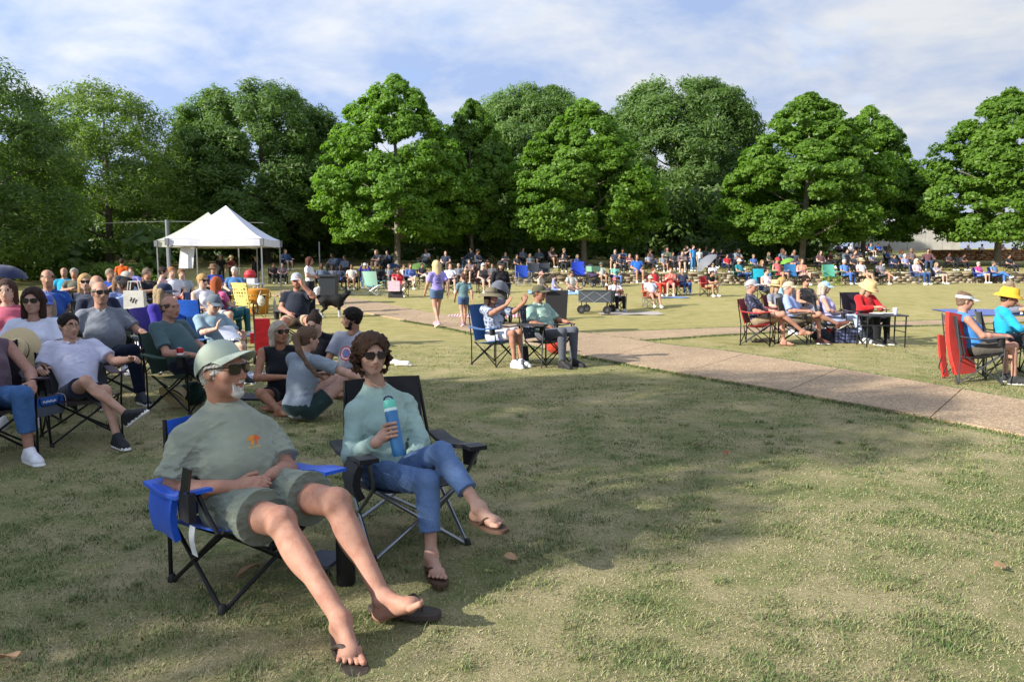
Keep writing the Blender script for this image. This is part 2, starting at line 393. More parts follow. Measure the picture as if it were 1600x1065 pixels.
# ================================================================== the setting
def ground_material():
    m, n, b = nodes('lawn'); b.inputs['Roughness'].default_value = .95; b.inputs['Specular IOR Level'].default_value = .1
    big = nz(n, .34, 4, .55); mid = nz(n, 2.3, 5, .65); fin = nz(n, 38, 4, .7); vf = nz(n, 190, 3, .7)
    a = n.nodes.new('ShaderNodeMath'); a.operation = 'MULTIPLY_ADD'; a.inputs[1].default_value = .55; n.links.new(mid.outputs[0], a.inputs[0])
    h = n.nodes.new('ShaderNodeMath'); h.operation = 'MULTIPLY'; h.inputs[1].default_value = .25; n.links.new(big.outputs[0], h.inputs[0]); n.links.new(h.outputs[0], a.inputs[2])
    a2 = n.nodes.new('ShaderNodeMath'); a2.operation = 'MULTIPLY_ADD'; a2.inputs[1].default_value = .32; n.links.new(fin.outputs[0], a2.inputs[0]); n.links.new(a.outputs[0], a2.inputs[2])
    r = ramp(n, a2.outputs[0], [(.40, (.125, .165, .055)), (.49, (.205, .225, .088)), (.56, (.31, .28, .14)), (.65, (.41, .345, .20))])
    far = ramp(n, a2.outputs[0], [(.40, (.25, .235, .08)), (.52, (.37, .325, .13)), (.66, (.46, .385, .18))])
    # the lawn beyond the path is drier: more straw, less green
    tcn = n.nodes.new('ShaderNodeTexCoord'); sp = n.nodes.new('ShaderNodeSeparateXYZ'); n.links.new(tcn.outputs['Object'], sp.inputs[0])
    mr = n.nodes.new('ShaderNodeMapRange'); mr.inputs[1].default_value = 7; mr.inputs[2].default_value = 17; n.links.new(sp.outputs[1], mr.inputs[0])
    mx_ = n.nodes.new('ShaderNodeMix'); mx_.data_type = 'RGBA'; n.links.new(mr.outputs[0], mx_.inputs[0]); n.links.new(r.outputs[0], mx_.inputs[6]); n.links.new(far.outputs[0], mx_.inputs[7])
    g2 = ramp(n, vf.outputs[0], [(.3, (.62, .62, .62)), (.7, (1.25, 1.25, 1.2))])
    mu = n.nodes.new('ShaderNodeMix'); mu.data_type = 'RGBA'; mu.blend_type = 'MULTIPLY'; mu.inputs[0].default_value = 1; n.links.new(mx_.outputs[2], mu.inputs[6]); n.links.new(g2.outputs[0], mu.inputs[7])
    n.links.new(mu.outputs[2], b.inputs['Base Color'])
    k = bump(n, b, fin.outputs[0], .8, .03); bump(n, b, vf.outputs[0], .7, .012, k)
    return m
xs = np.concatenate([np.arange(-220, -50, 10), np.arange(-50, 60, 1.0), np.arange(60, 240, 10)])
ys = np.concatenate([np.arange(-60, 0, 5), np.arange(0, 34, .5), np.arange(34, 44, .2), np.arange(44, 90, 1.5), np.arange(90, 420, 15)])
gx, gy = np.meshgrid(xs, ys, indexing='ij'); gz = terr(gx, gy)
V = np.stack([gx, gy, gz], 2).reshape(-1, 3); ny_ = len(ys)
ii, jj = np.meshgrid(np.arange(len(xs) - 1), np.arange(ny_ - 1), indexing='ij'); p0 = (ii * ny_ + jj).ravel()
LAWN = ground_material()
tag(link('lawn', np_mesh('lawn', V, np.stack([p0, p0 + ny_, p0 + ny_ + 1, p0 + 1], 1)), LAWN), kind='structure')

# ---- walking path of exposed-aggregate concrete, laid in slabs
def path_material():
    m, n, b = nodes('aggregate'); b.inputs['Roughness'].default_value = .85
    v = n.nodes.new('ShaderNodeTexVoronoi'); v.inputs['Scale'].default_value = 75; c = n.nodes.new('ShaderNodeTexCoord'); n.links.new(c.outputs['Object'], v.inputs['Vector'])
    r = ramp(n, v.outputs['Color'], [(.1, (.18, .115, .065)), (.4, (.33, .23, .14)), (.7, (.45, .325, .20)), (.95, (.58, .46, .32))])
    t = nz(n, 1.1, 5, .6); r2 = ramp(n, t.outputs[0], [(.3, (.82, .80, .78)), (.7, (1.12, 1.1, 1.06))])
    mu = n.nodes.new('ShaderNodeMix'); mu.data_type = 'RGBA'; mu.blend_type = 'MULTIPLY'; mu.inputs[0].default_value = 1; n.links.new(r.outputs[0], mu.inputs[6]); n.links.new(r2.outputs[0], mu.inputs[7]); n.links.new(mu.outputs[2], b.inputs['Base Color'])
    k = n.nodes.new('ShaderNodeBump'); k.inputs['Strength'].default_value = .6; k.inputs['Distance'].default_value = .006; k.invert = True; n.links.new(v.outputs['Distance'], k.inputs['Height']); n.links.new(k.outputs[0], b.inputs['Normal'])
    return m
PATHM = path_material()
def pl(pts): return [gr(*p)[:2] for p in pts]
def resample(P, n):
    P = np.array(P); d = np.r_[0, np.cumsum(np.linalg.norm(np.diff(P, axis=0), axis=1))]; t = np.linspace(0, d[-1], n); return np.stack([np.interp(t, d, P[:, i]) for i in (0, 1)], 1)
lowE = pl([(1790, 722), (1600, 684), (1450, 655), (1300, 627), (1150, 600), (1020, 577), (905, 556), (800, 535), (700, 513), (620, 499), (545, 485), (480, 472), (425, 462)])
upE = pl([(1790, 662), (1600, 629), (1450, 602), (1300, 577), (1150, 553), (1040, 540), (960, 528), (860, 515), (740, 500), (650, 486), (570, 470), (500, 460), (445, 453)])
brL = pl([(955, 535), (1040, 530), (1150, 523), (1300, 515), (1450, 509), (1600, 504), (1750, 500)])
brU = pl([(880, 523), (990, 519), (1140, 513), (1300, 507), (1450, 502), (1600, 497), (1750, 493)])
pth = MB()
def strip(A, B, n): return resample(bezxy(A), n), resample(bezxy(B), n)
def bezxy(P): return [q[:2] for q in bez(*[(p[0], p[1], 0) for p in P], n=6)]
def slabs(A, B, n, per, parent, dz):
    A, B = strip(A, B, n)
    for s0 in range(0, n - 1, per):
        e = min(s0 + per, n - 1); G = []
        for i in range(s0, e + 1):
            a, b_ = A[i].copy(), B[i].copy(); row = []
            for t in np.linspace(0, 1, 5):
                q = a + (b_ - a) * t
                if i == s0: q = q + nrm(A[min(i+1, n-1)] - A[i]) * .007
                if i == e and e < n - 1: q = q - nrm(A[i] - A[i-1]) * .007
                row.append((q[0], q[1], float(terr(q[0], q[1])) + dz))
            G.append(row)
        MB().sheet(G, .03).build('slab', PATHM, parent)
bed = MB(); A_, B_ = strip(lowE, upE, 60); bed.add([(p[0], p[1], float(terr(*p)) + .004) for p in A_] + [(p[0], p[1], float(terr(*p)) + .004) for p in B_], [(i, i + 1, 61 + i, 60 + i) for i in range(59)])
path = bed.build('path', plain((.12, .095, .07), .95)); tag(path, kind='structure')
slabs(lowE, upE, 61, 4, path, .016)
slabs(brL, brU, 41, 5, path, .011)
PATH_A = np.array(strip(lowE, upE, 400)[0]); PATH_B = np.array(strip(lowE, upE, 400)[1]); BR_A = np.array(strip(brL, brU, 400)[0]); BR_B = np.array(strip(brL, brU, 400)[1])

# ---- low stone retaining wall
def stone_material(a, b_, c_):
    m, n, b = nodes('stone'); b.inputs['Roughness'].default_value = .9
    at_ = n.nodes.new('ShaderNodeAttribute'); at_.attribute_name = 'tint'; r = ramp(n, at_.outputs['Fac'], [(0, a), (.5, b_), (1, c_)])
    t = nz(n, 9, 5, .7); r2 = ramp(n, t.outputs[0], [(.3, (.7, .7, .7)), (.7, (1.2, 1.2, 1.2))])
    mu = n.nodes.new('ShaderNodeMix'); mu.data_type = 'RGBA'; mu.blend_type = 'MULTIPLY'; mu.inputs[0].default_value = 1; n.links.new(r.outputs[0], mu.inputs[6]); n.links.new(r2.outputs[0], mu.inputs[7]); n.links.new(mu.outputs[2], b.inputs['Base Color'])
    bump(n, b, t.outputs[0], .8, .03); return m
def stone_wall(pts, h, th, mat, name, label, course=.125, zoff=0.0, cap=.07):
    """dry-laid courses of rough blocks with recessed joints and a capping course"""
    P = resample(pts, 400); L_ = np.r_[0, np.cumsum(np.linalg.norm(np.diff(P, axis=0), axis=1))]; tot = L_[-1]
    V = []; Fc = []; tint = []; n = 0
    def pos(s): return np.array([np.interp(s, L_, P[:, 0]), np.interp(s, L_, P[:, 1])])
    rows = int(round((h - cap) / course))
    for rI in range(rows + 1):
        top = rI == rows; s = -rnd.uniform(0, .3)
        while s < tot:
            w = rnd.uniform(.22, .55) if not top else rnd.uniform(.5, .9); a, b_ = pos(max(s, 0)), pos(min(s + w - .018, tot)); s += w
            if np.linalg.norm(b_ - a) < .06: continue
            t = nrm(b_ - a); nn = np.array([-t[1], t[0]]); g = float(terr(*(a - nn * .6))) if zoff == 0 else zoff
            jf = rnd.uniform(-.03, .03) + (.04 if top else 0); z0 = g - .03 + rI * course; z1 = z0 + (cap if top else course - .016); q = []
            for z in (z0, z1):
                ins = .012 if z == z1 else 0
                q += [(*(a - nn * (th/2 + jf - ins)), z), (*(b_ - nn * (th/2 + jf - ins)), z + rnd.uniform(-.008, .008)), (*(b_ + nn * th/2), z), (*(a + nn * th/2), z)]
            V += q; tv = rnd.random(); tint += [tv] * 8
            for fq in [(3, 2, 1, 0), (4, 5, 6, 7), (0, 1, 5, 4), (1, 2, 6, 5), (2, 3, 7, 6), (3, 0, 4, 7)]: Fc.append([i + n for i in fq])
            n += 8
    me = np_mesh('stone_courses', V, Fc, smooth=False); at_ = me.attributes.new('tint', 'FLOAT', 'POINT'); at_.data.foreach_set('value', np.array(tint, np.float32))
    core = MB(); Q = resample(pts, 60)
    for i in range(59):
        a, b_ = Q[i], Q[i+1]; t = nrm(b_ - a); nn = np.array([-t[1], t[0]]); g = float(terr(*(a - nn * .6))) if zoff == 0 else zoff
        core.box((*(a + b_) / 2, g + h / 2 - .08), (np.linalg.norm(b_ - a) + .01, th - .12, h - .02), 0, np.array([[t[0], -t[1], 0], [t[1], t[0], 0], [0, 0, 1]]))
    o = core.build(name, plain((.10, .085, .065), .95)); tag(o, label, 'wall'); c = link('stone_courses', me, mat, o); c['kind'] = 'stuff'; return o
STONE = stone_material((.16, .125, .085), (.30, .235, .15), (.42, .36, .26))
wx = np.linspace(-4.6, 33, 60)
stone_wall([(x, float(wall_y(x))) for x in wx], .53, .42, STONE, 'retaining_wall', 'low tan stone retaining wall running behind the far seated row')
RSTONE = stone_material((.30, .13, .06), (.42, .20, .09), (.50, .30, .16))
ow = [at(1455, 400, 54)[:2], at(1530, 400, 52.5)[:2], at(1620, 400, 52)[:2], at(1720, 400, 53)[:2]]
stone_wall(ow, .85, .4, RSTONE, 'terrace_wall', 'short reddish stone wall on the slope behind the right maple', zoff=float(terr(ow[1][0], ow[1][1])) - .05)
cw = MB(); a, b_ = at(1335, 400, 70)[:2], at(1500, 400, 70)[:2]
CONC = plain((.42, .40, .36), .85, 0, .16, 1.2, 'concrete', .02)
for i in range(6):
    x0 = a[0] + (b_[0] - a[0]) * i / 6; x1 = a[0] + (b_[0] - a[0]) * (i + 1) / 6 - .03; g = float(terr((x0 + x1) / 2, 70)); cw.box(((x0 + x1) / 2, 70.2, g + 1.05), (x1 - x0, .35, 2.7))
tag(cw.build('concrete_wall', CONC), 'plain pale concrete wall at the top of the slope on the right', 'wall')

# ---- trees
def leaf_material(name, c0, c1, trans):
    m = bpy.data.materials.new(name); m.use_nodes = True; n = m.node_tree; n.nodes.clear()
    o = n.nodes.new('ShaderNodeOutputMaterial'); d = n.nodes.new('ShaderNodeBsdfPrincipled'); t = n.nodes.new('ShaderNodeBsdfTranslucent'); mx_ = n.nodes.new('ShaderNodeMixShader'); mx_.inputs[0].default_value = trans
    at_ = n.nodes.new('ShaderNodeAttribute'); at_.attribute_name = 'tint'; r = ramp(n, at_.outputs['Fac'], [(0, c0), (1, c1)])
    oi = n.nodes.new('ShaderNodeObjectInfo'); hs = n.nodes.new('ShaderNodeHueSaturation'); mr = n.nodes.new('ShaderNodeMapRange'); mr.inputs[3].default_value = .85; mr.inputs[4].default_value = 1.15
    n.links.new(oi.outputs['Random'], mr.inputs[0]); n.links.new(mr.outputs[0], hs.inputs['Value']); n.links.new(r.outputs[0], hs.inputs['Color'])
    n.links.new(hs.outputs[0], d.inputs['Base Color']); d.inputs['Roughness'].default_value = .5; d.inputs['Specular IOR Level'].default_value = .35
    tr = n.nodes.new('ShaderNodeMix'); tr.data_type = 'RGBA'; tr.blend_type = 'MULTIPLY'; tr.inputs[0].default_value = 1; n.links.new(hs.outputs[0], tr.inputs[6]); tr.inputs[7].default_value = (1.3, 1.5, .5, 1); n.links.new(tr.outputs[2], t.inputs[0])
    n.links.new(d.outputs[0], mx_.inputs[1]); n.links.new(t.outputs[0], mx_.inputs[2]); n.links.new(mx_.outputs[0], o.inputs[0]); return m
MAPLE = leaf_material('maple_leaf', (.088, .178, .018), (.185, .315, .040), .48)
OAK = leaf_material('oak_leaf', (.088, .160, .038), (.165, .250, .072), .46)
OAKL = leaf_material('oak_leaf_light', (.145, .225, .05), (.24, .33, .09), .48)
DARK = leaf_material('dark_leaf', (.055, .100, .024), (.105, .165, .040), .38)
BARK = plain((.105, .085, .065), .95, 0, .35, 6, 'bark', .03)
BARKG = plain((.20, .175, .145), .95, 0, .3, 6, 'bark_grey', .03)
def leaves(C, R, per, size, asp, rs, outw, up=.5, flat=.7, droop=0):
    """leaf faces scattered in clumps with centres C and radii R; outw = outward directions"""
    n = len(C) * per; ci = np.repeat(np.arange(len(C)), per); d = rs.normal(size=(n, 3)); d /= np.linalg.norm(d, axis=1, keepdims=True); d *= rs.uniform(.25, 1, (n, 1)) ** .6
    P = C[ci] + d * R[ci][:, None] * np.array([1, 1, flat]); P[:, 2] -= droop * R[ci] * (d[:, 0] ** 2 + d[:, 1] ** 2)
    N = d * .7 + outw[ci] * .5 + rs.normal(size=(n, 3)) * .55; N[:, 2] += up; N /= np.linalg.norm(N, axis=1, keepdims=True)
    A = np.cross(N, rs.normal(size=(n, 3))); A[:, 2] -= droop * .5; A -= N * (A * N).sum(1, keepdims=True); A /= np.linalg.norm(A, axis=1, keepdims=True); B = np.cross(N, A)
    sz = size * rs.uniform(.65, 1.35, (n, 1)); A = A * sz; B = B * sz * asp
    V = np.stack([P - A, P + B * .9 + N * sz * .1, P + A, P - B * .9 + N * sz * .1], 1).reshape(-1, 3); tint = np.clip(rs.normal(.45, .22, n) + np.repeat(rs.normal(0, .16, len(C)), per), 0, 1)
    return V, np.repeat(tint, 4)
def leaf_mesh(name, V, tint):
    me = np_mesh(name, V, np.arange(len(V)).reshape(-1, 4), smooth=False); a = me.attributes.new('tint', 'FLOAT', 'POINT'); a.data.foreach_set('value', tint.astype(np.float32)); return me
def crown_pts(rs, n, prof, H, Rr, z0, lobes=.16, inner=.45):
    """points in a crown; prof(t) = relative radius at relative height t"""
    t = rs.uniform(0, 1, n * 3); keep = rs.uniform(0, 1, n * 3) < np.maximum(prof(t), .12) ; t = t[keep][:n]; n = len(t); an = rs.uniform(0, 2 * PI, n); ph = rs.uniform(0, 6, 4)
    lob = 1 + lobes * (np.sin(3 * an + 5 * t + ph[0]) + .7 * np.sin(5 * an - 8 * t + ph[1]) + .5 * np.sin(8 * an + 14 * t + ph[2]))
    at_ = rs.uniform(0, 1, 30); aa = rs.uniform(0, 2 * PI, 30)
    q = rs.uniform(0, 1, n) ** .45; q = inner + (1.0 - inner) * q; r = Rr * prof(t) * lob * q
    P = np.stack([r * np.cos(an), r * np.sin(an), z0 + t * H], 1)
    AT = np.stack([Rr * prof(at_) * .74 * np.cos(aa), Rr * prof(at_) * .74 * np.sin(aa), z0 + at_ * H], 1); D = np.linalg.norm(P[:, None] - AT[None], axis=2); j = D.argmin(1); dd = D[np.arange(n), j]; P = P + (AT[j] - P) * (.20 * np.clip(dd / 1.5, 0, 1))[:, None]
    return P, np.stack([np.cos(an), np.sin(an), (t - .4) * 1.2], 1)
def trunk_mesh(rs, h, r, spread, n_l, z_fork, lean=.3):
    t = MB(); top = vec(rs.uniform(-lean, lean), rs.uniform(-lean, lean), h); mid = vec(rs.uniform(-.12, .12), rs.uniform(-.12, .12), h * .45)
    t.tube(bez((0, 0, -.2), (0, 0, .4), mid, top, n=5), [r * 1.5, r * 1.25, r * 1.08, r, r * .98, r * .95, r * .9, r * .86, r * .82, r * .75, r * .6, r * .5, r * .4, r * .3, r * .15][:15] + [r * .1] , 8) if False else t.tube([(0, 0, -.2), (0, 0, .06), (.01, 0, .35), tuple(mid * .5), tuple(mid), tuple((mid + top) / 2 + .1), tuple(top)], [r * 1.7, r * 1.35, r * 1.05, r * .95, r * .8, r * .5, r * .12], 9)
    for i in range(n_l):
        z = z_fork + (h * .75 - z_fork) * (i / n_l) ** 1.1; an = i * 2.4 + rs.uniform(-.3, .3); L_ = spread * (1 - .45 * i / n_l) * rs.uniform(.7, 1); b0 = mid * min(1, z / (h * .45)) * vec(1, 1, 0) + vec(0, 0, z)
        e = b0 + vec(math.cos(an) * L_, math.sin(an) * L_, L_ * rs.uniform(.35, .75)); m_ = (b0 + e) / 2 + vec(0, 0, -.08 * L_); rr = r * (.48 - .25 * i / n_l); t.tube([b0, m_, e], [rr, rr * .7, rr * .2], 6)
        for k in range(2):
            an2 = an + rs.uniform(-.9, .9); f = m_ + (e - m_) * rs.uniform(.1, .6); g = f + vec(math.cos(an2), math.sin(an2), rs.uniform(.2, .9)) * L_ * .4; t.tube([f, g], [rr * .45, rr * .12], 5)
    return t.mesh('trunk')
def mk_tree(kind, seed):
    rs = np.random.RandomState(seed)
    if kind == 'maple':        # height 11.3 m, crown from 1.7 m
        prof = lambda t: np.clip(np.sin(PI * np.clip(t * .90 + .10, 0, 1) ** .72), 0, 1) ** .72 * (1.0 - .12 * t)
        C, O = crown_pts(rs, 1000, prof, 9.3, 4.6, 1.6, .13, .35); R = rs.uniform(.28, .66, len(C)) * (1 - .25 * (C[:, 2] - 1.75) / 9.3)
        V, T = leaves(C, R, 105, .105, .62, rs, O, .45, .62, .25); tm = trunk_mesh(rs, 9.5, .17, 3.2, 9, 1.7)
    elif kind == 'oak':        # willow oak, 15 m, fine feathery leaves
        prof = lambda t: np.clip(1 - ((t - .40) / .66) ** 2, 0, 1) ** .55
        C, O = crown_pts(rs, 1250, prof, 12.6, 6.0, 1.6, .08, .40); R = rs.uniform(.45, .95, len(C))
        V, T = leaves(C, R, 120, .15, .34, rs, O, .35, .85, .1); tm = trunk_mesh(rs, 12.5, .3, 4.5, 11, 2.2)
    elif kind == 'light':      # thin crowned oak
        prof = lambda t: np.clip(1 - ((t - .34) / .70) ** 2, 0, 1) ** .6
        C, O = crown_pts(rs, 680, prof, 10.5, 4.7, 1.4, .12, .30); R = rs.uniform(.45, .95, len(C))
        V, T = leaves(C, R, 95, .12, .34, rs, O, .35, .8, .1); tm = trunk_mesh(rs, 11, .2, 3.8, 13, 1.6)
    else:                      # dark broad tree
        prof = lambda t: np.clip(1 - ((t - .42) / .64) ** 2, 0, 1) ** .5
        C, O = crown_pts(rs, 480, prof, 9.5, 4.6, .9, .16, .3); R = rs.uniform(.6, 1.15, len(C))
        V, T = leaves(C, R, 80, .19, .6, rs, O, .45, .7, .2); tm = trunk_mesh(rs, 9, .22, 3.5, 8, 1.6)
    return leaf_mesh(kind + '_crown', V, T), tm
TREES = {('maple', i): mk_tree('maple', 20 + i) for i in range(3)}
TREES.update({('oak', i): mk_tree('oak', 40 + i) for i in range(2)}); TREES[('light', 0)] = mk_tree('light', 60); TREES.update({('dark', i): mk_tree('dark', 70 + i) for i in range(2)})
LEAFM = dict(maple=MAPLE, oak=OAK, light=OAKL, dark=DARK)
def tree(kind, var, px, d, sc_, rot, label, group=None, wx_=1.0, x=None, mat=None, zs=None):
    x_ = (px - 800) / FPX * d if x is None else x; cm, tm = TREES[(kind, var)]
    r = empty(kind.replace('maple', 'maple_tree').replace('oak', 'oak_tree').replace('light', 'oak_tree').replace('dark', 'broadleaf_tree'), (x_, d, float(terr(x_, d))), rot, sc_)
    r.scale = (sc_ * wx_, sc_ * wx_, sc_ * (zs or 1)); tag(r, label, 'tree', group)
    link('crown', cm, mat or LEAFM[kind], r); link('trunk', tm, BARKG if kind == 'maple' else BARK, r)
    return r
tree('maple', 0, 622, 45, 1.0, .3, 'bright green maple with the tallest rounded crown left of centre', wx_=1.08)
tree('maple', 1, 738, 48, .93, 2.0, 'narrow maple half hidden between two fuller maples at centre', wx_=.82)
tree('maple', 2, 912, 46, .90, 4.2, 'wide bright maple in front of the dark oaks at centre', wx_=1.16)
tree('maple', 1, 1250, 46, .93, 5.2, 'full bright maple whose crown spreads low behind the table group', wx_=1.20)
tree('maple', 0, 1345, 51, .92, 3.4, 'slim darker maple tucked close behind the right of its larger neighbour', wx_=.95)
tree('maple', 2, 1553, 46, .95, 1.2, 'maple at the right edge standing before the reddish wall', wx_=1.2)
tree('oak', 0, 830, 62, .98, .5, 'tall grey green oak rising behind the centre maples', wx_=1.0, zs=.93)
tree('oak', 1, 1055, 60, 1.0, 2.1, 'broadest dark oak with a domed top right of centre', wx_=1.14, zs=.93)
tree('oak', 1, 418, 50, .86, 4.0, 'large dark oak directly behind the white canopy tents', wx_=1.16, zs=.91)
tree('light', 0, 175, 44, .96, 1.0, 'pale green feathery oak left of the canopy tents', wx_=1.08, zs=.89)
tree('light', 0, -38, 34, .90, 2.7, 'dark leafy tree cut by the left edge of the picture', wx_=1.12, mat=OAK, zs=.92)
bgs = [(60, 60, .8, 0), (262, 58, .62, 1), (330, 64, .7, 0), (520, 66, .85, 1), (590, 70, .8, 0), (690, 66, .75, 1), (760, 72, .8, 0), (960, 70, .7, 1), (1170, 70, .8, 0), (1120, 66, .65, 1), (1270, 74, .7, 0), (-60, 56, .85, 1), (1660, 66, .8, 0), (1750, 60, .8, 1)]
bgl = ['behind the pale feathery oak', 'just left of the white tent peak', 'rising behind the two tents', 'left of the tallest maple', 'hidden behind the tallest maple', 'between the two left maples', 'between the narrow and the wide maple', 'between the wide maple and the broad oak', 'right of the broad domed oak', 'low down under the broad domed oak', 'behind the maple with the low crown', 'beyond the left edge', 'beyond the right edge near the concrete wall', 'furthest right of all']
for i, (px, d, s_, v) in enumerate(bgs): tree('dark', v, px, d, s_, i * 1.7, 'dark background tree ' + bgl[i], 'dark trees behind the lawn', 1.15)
# trees on the left of the lawn, outside the picture, that shade the seated crowd
for i, (x, y, s_, k, v) in enumerate(SHADE): tree(k, v, 0, y, s_, i * 2.1, 'shade tree standing left of the lawn beyond the picture', 'shade trees left of the lawn', x=x)
# undergrowth that closes the wood behind the trees
rs = np.random.RandomState(9); C = []; O = []
for _ in range(1900):
    y = rs.uniform(50, 84); x = (rs.uniform(-150, 1290) - 800) / FPX * y; z = float(terr(x, y)) + rs.uniform(.1, 1) ** 1.3 * 4.8; C.append((x, y, z)); O.append((0, -1, .3))
for _ in range(260):
    y = rs.uniform(38, 52); x = (rs.uniform(-160, 255) - 800) / FPX * y; z = float(terr(x, y)) + rs.uniform(.1, 1) * 2.0 + .3
    if (x * FPX / y + 800) > 120 and (x * FPX / y + 800) < 235: continue
    C.append((x, y, z)); O.append((0, -1, .3))
V, T = leaves(np.array(C), rs.uniform(.6, 1.4, len(C)), 70, .24, .6, rs, np.array(O), .3, .8)
C2 = []
for _ in range(420):
    y = rs.uniform(38, 41); x = (rs.uniform(20, 265) - 800) / FPX * y; C2.append((x, y, float(terr(x, y)) + rs.uniform(.1, .5)))
V2, T2 = leaves(np.array(C2), rs.uniform(.25, .5, len(C2)), 40, .12, .5, rs, np.tile((0, -.5, .6), (len(C2), 1)), .5, .8)
tag(link('flower_bed', leaf_mesh('flower_bed', V2, T2), OAKL), 'strip of bright green low plants behind the left crowd', 'plants', kind='stuff')
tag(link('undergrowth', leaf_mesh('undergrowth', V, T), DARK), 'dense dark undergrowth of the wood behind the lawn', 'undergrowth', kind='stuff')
# ================================================================== people: one continuous body, clothes and hair over it
SK, SH, PA, HA, SO, LIP, EYE, BRD, SOLE = range(9)
def frm(f, up=(0, 0, 1)):
    f = nrm(f); r = nrm(np.cross(f, up)); u = np.cross(r, f); return np.stack([r, f, u], 1)
def lp(a, b, t): return np.asarray(a) + (np.asarray(b) - np.asarray(a)) * t
def hand(B, wr, d, n, side, curl, s, det, thumb=.5, spread=.010):
    d = nrm(d); n = nrm(np.asarray(n) - d * np.dot(n, d)); t = np.cross(d, n) * side; M = np.stack([t, d, n], 1)
    if det == 0: B.cone(wr, wr + d * .125 * s, .034 * s, .024 * s, SK, .02, sq=(n, 1.5)); return
    B.ell(wr + d * .048 * s, (.040 * s, .056 * s, .019 * s), M, SK, .014)
    for i, (ln, o) in enumerate(((.072, .030), (.082, .010), (.076, -.010), (.060, -.029))):
        p = wr + (d * .083 + t * o + n * .002) * s; an = 0; c = curl[i] if not np.isscalar(curl) else curl
        sp = nrm(d + t * (o * spread * 18)); r0 = .0098 * s
        for j, fr in enumerate((.44, .32, .24)):
            an += c * (.8, 1.1, .8)[j]; q = p + (sp * math.cos(an) + n * math.sin(an)) * ln * fr * s; B.cone(p, q, r0, r0 * .93, SK, .004); p = q; r0 *= .92
    p = wr + (d * .022 + t * .030 + n * .004) * s; q = p + nrm(d * .55 + t * .75 * (1 - thumb * .6) + n * .5 * thumb) * .046 * s; e = q + nrm(d * .85 + t * .25 * (1 - thumb) + n * .45 * thumb) * .034 * s
    B.cone(p, q, .0145 * s, .0115 * s, SK, .012); B.cone(q, e, .0112 * s, .0095 * s, SK, .004)
def foot_frame(kn, an, toe, s):
    shn = nrm(np.asarray(an) - kn)
    if an[2] < .16: shn = vec(0, 0, -1)
    e = np.asarray(toe) - an; L_ = np.linalg.norm(e); e = e / L_; n0 = -(shn - e * shn.dot(e)); n0 = nrm(n0) if np.linalg.norm(n0) > .05 else nrm(np.cross(np.cross(e, (0, 0, 1)), e))
    al = math.asin(min(.8, .062 * s / max(L_, .07))); fs = e * math.cos(al) + n0 * math.sin(al); fu = n0 * math.cos(al) - e * math.sin(al); return fs, fu, np.asarray(an) - fu * .052 * s - fs * .036 * s
def head_prims(B, J, o, det):
    M = J['HM']; hs = o.get('hs', 1.0); c = J['head']; hp = lambda r, f, u: c + M @ vec(r, f, u) * hs; R = lambda *a: tuple(v * hs for v in a)
    B.ell(hp(0, -.012, .028), R(.076, .097, .087), M, SK, .02); B.ell(hp(0, .020, -.030), R(.064, .078, .086), M, SK, .03); B.ell(hp(0, .018, -.072), R(.054, .062, .040), M, SK, .03)
    B.cone(J['neck'] - M[:, 1] * .005, hp(0, -.028, -.055), .060 * hs * o.get('nk', 1), .053 * hs * o.get('nk', 1), SK, .022)
    if det == 0:
        B.cone(hp(0, .085, .01), hp(0, .108, -.03), .010 * hs, .016 * hs, SK, .01); return
    B.ell(hp(0, .066, -.100), R(.026, .021, .019), M, SK, .025)
    B.ell(hp(0, .080, .030), R(.046, .012, .011), M, SK, .018)
    for sg in (-1, 1):
        B.ell(hp(.040 * sg, .060, -.022), R(.027, .026, .024), M, SK, .022)
        B.ell(hp(.034 * sg, .096, .006), R(.018, .013, .012), M, SK, .010, op=1)
        B.ell(hp(.032 * sg, .0745, .006), R(.0125, .0105, .0095), M, EYE if det == 1 or o.get('glasses') else EYE, .003)
        B.ell(hp(.078 * sg, -.010, -.006), R(.0085, .021, .034), M @ np.array([[math.cos(.3 * sg), -math.sin(.3 * sg), 0], [math.sin(.3 * sg), math.cos(.3 * sg), 0], [0, 0, 1]]), SK, .008)
        if det == 2: B.ell(hp(.086 * sg, -.006, -.004), R(.004, .011, .020), M, SK, .006, op=1)
        B.cone(hp(.016 * sg, .094, .028), hp(.052 * sg, .078, .030), .0038 * hs, .0028 * hs, HA, .002)
        B.ell(hp(.012 * sg, .098, -.034), R(.0095, .011, .008), M, SK, .008)
    B.cone(hp(0, .088, .016), hp(0, .114, -.027), .0085 * hs, .0135 * hs, SK, .012)
    B.ell(hp(0, .088, -.052), R(.030, .012, .014), M, SK, .015)
    sm_ = o.get('smile', 0)
    for sg in (-1, 1):
        B.cone(hp(0, .0985, -.0600), hp(.024 * sg, .083, -.061 + .010 * sm_), .0062 * hs, .0035 * hs, LIP, .003); B.cone(hp(0, .0970, -.0705), hp(.022 * sg, .083, -.065 + .010 * sm_), .0068 * hs, .003 * hs, LIP, .003)
    B.cone(hp(-.024, .092, -.0648), hp(.024, .092, -.0648), .0022 * hs, .0022 * hs, LIP, .003, op=1)
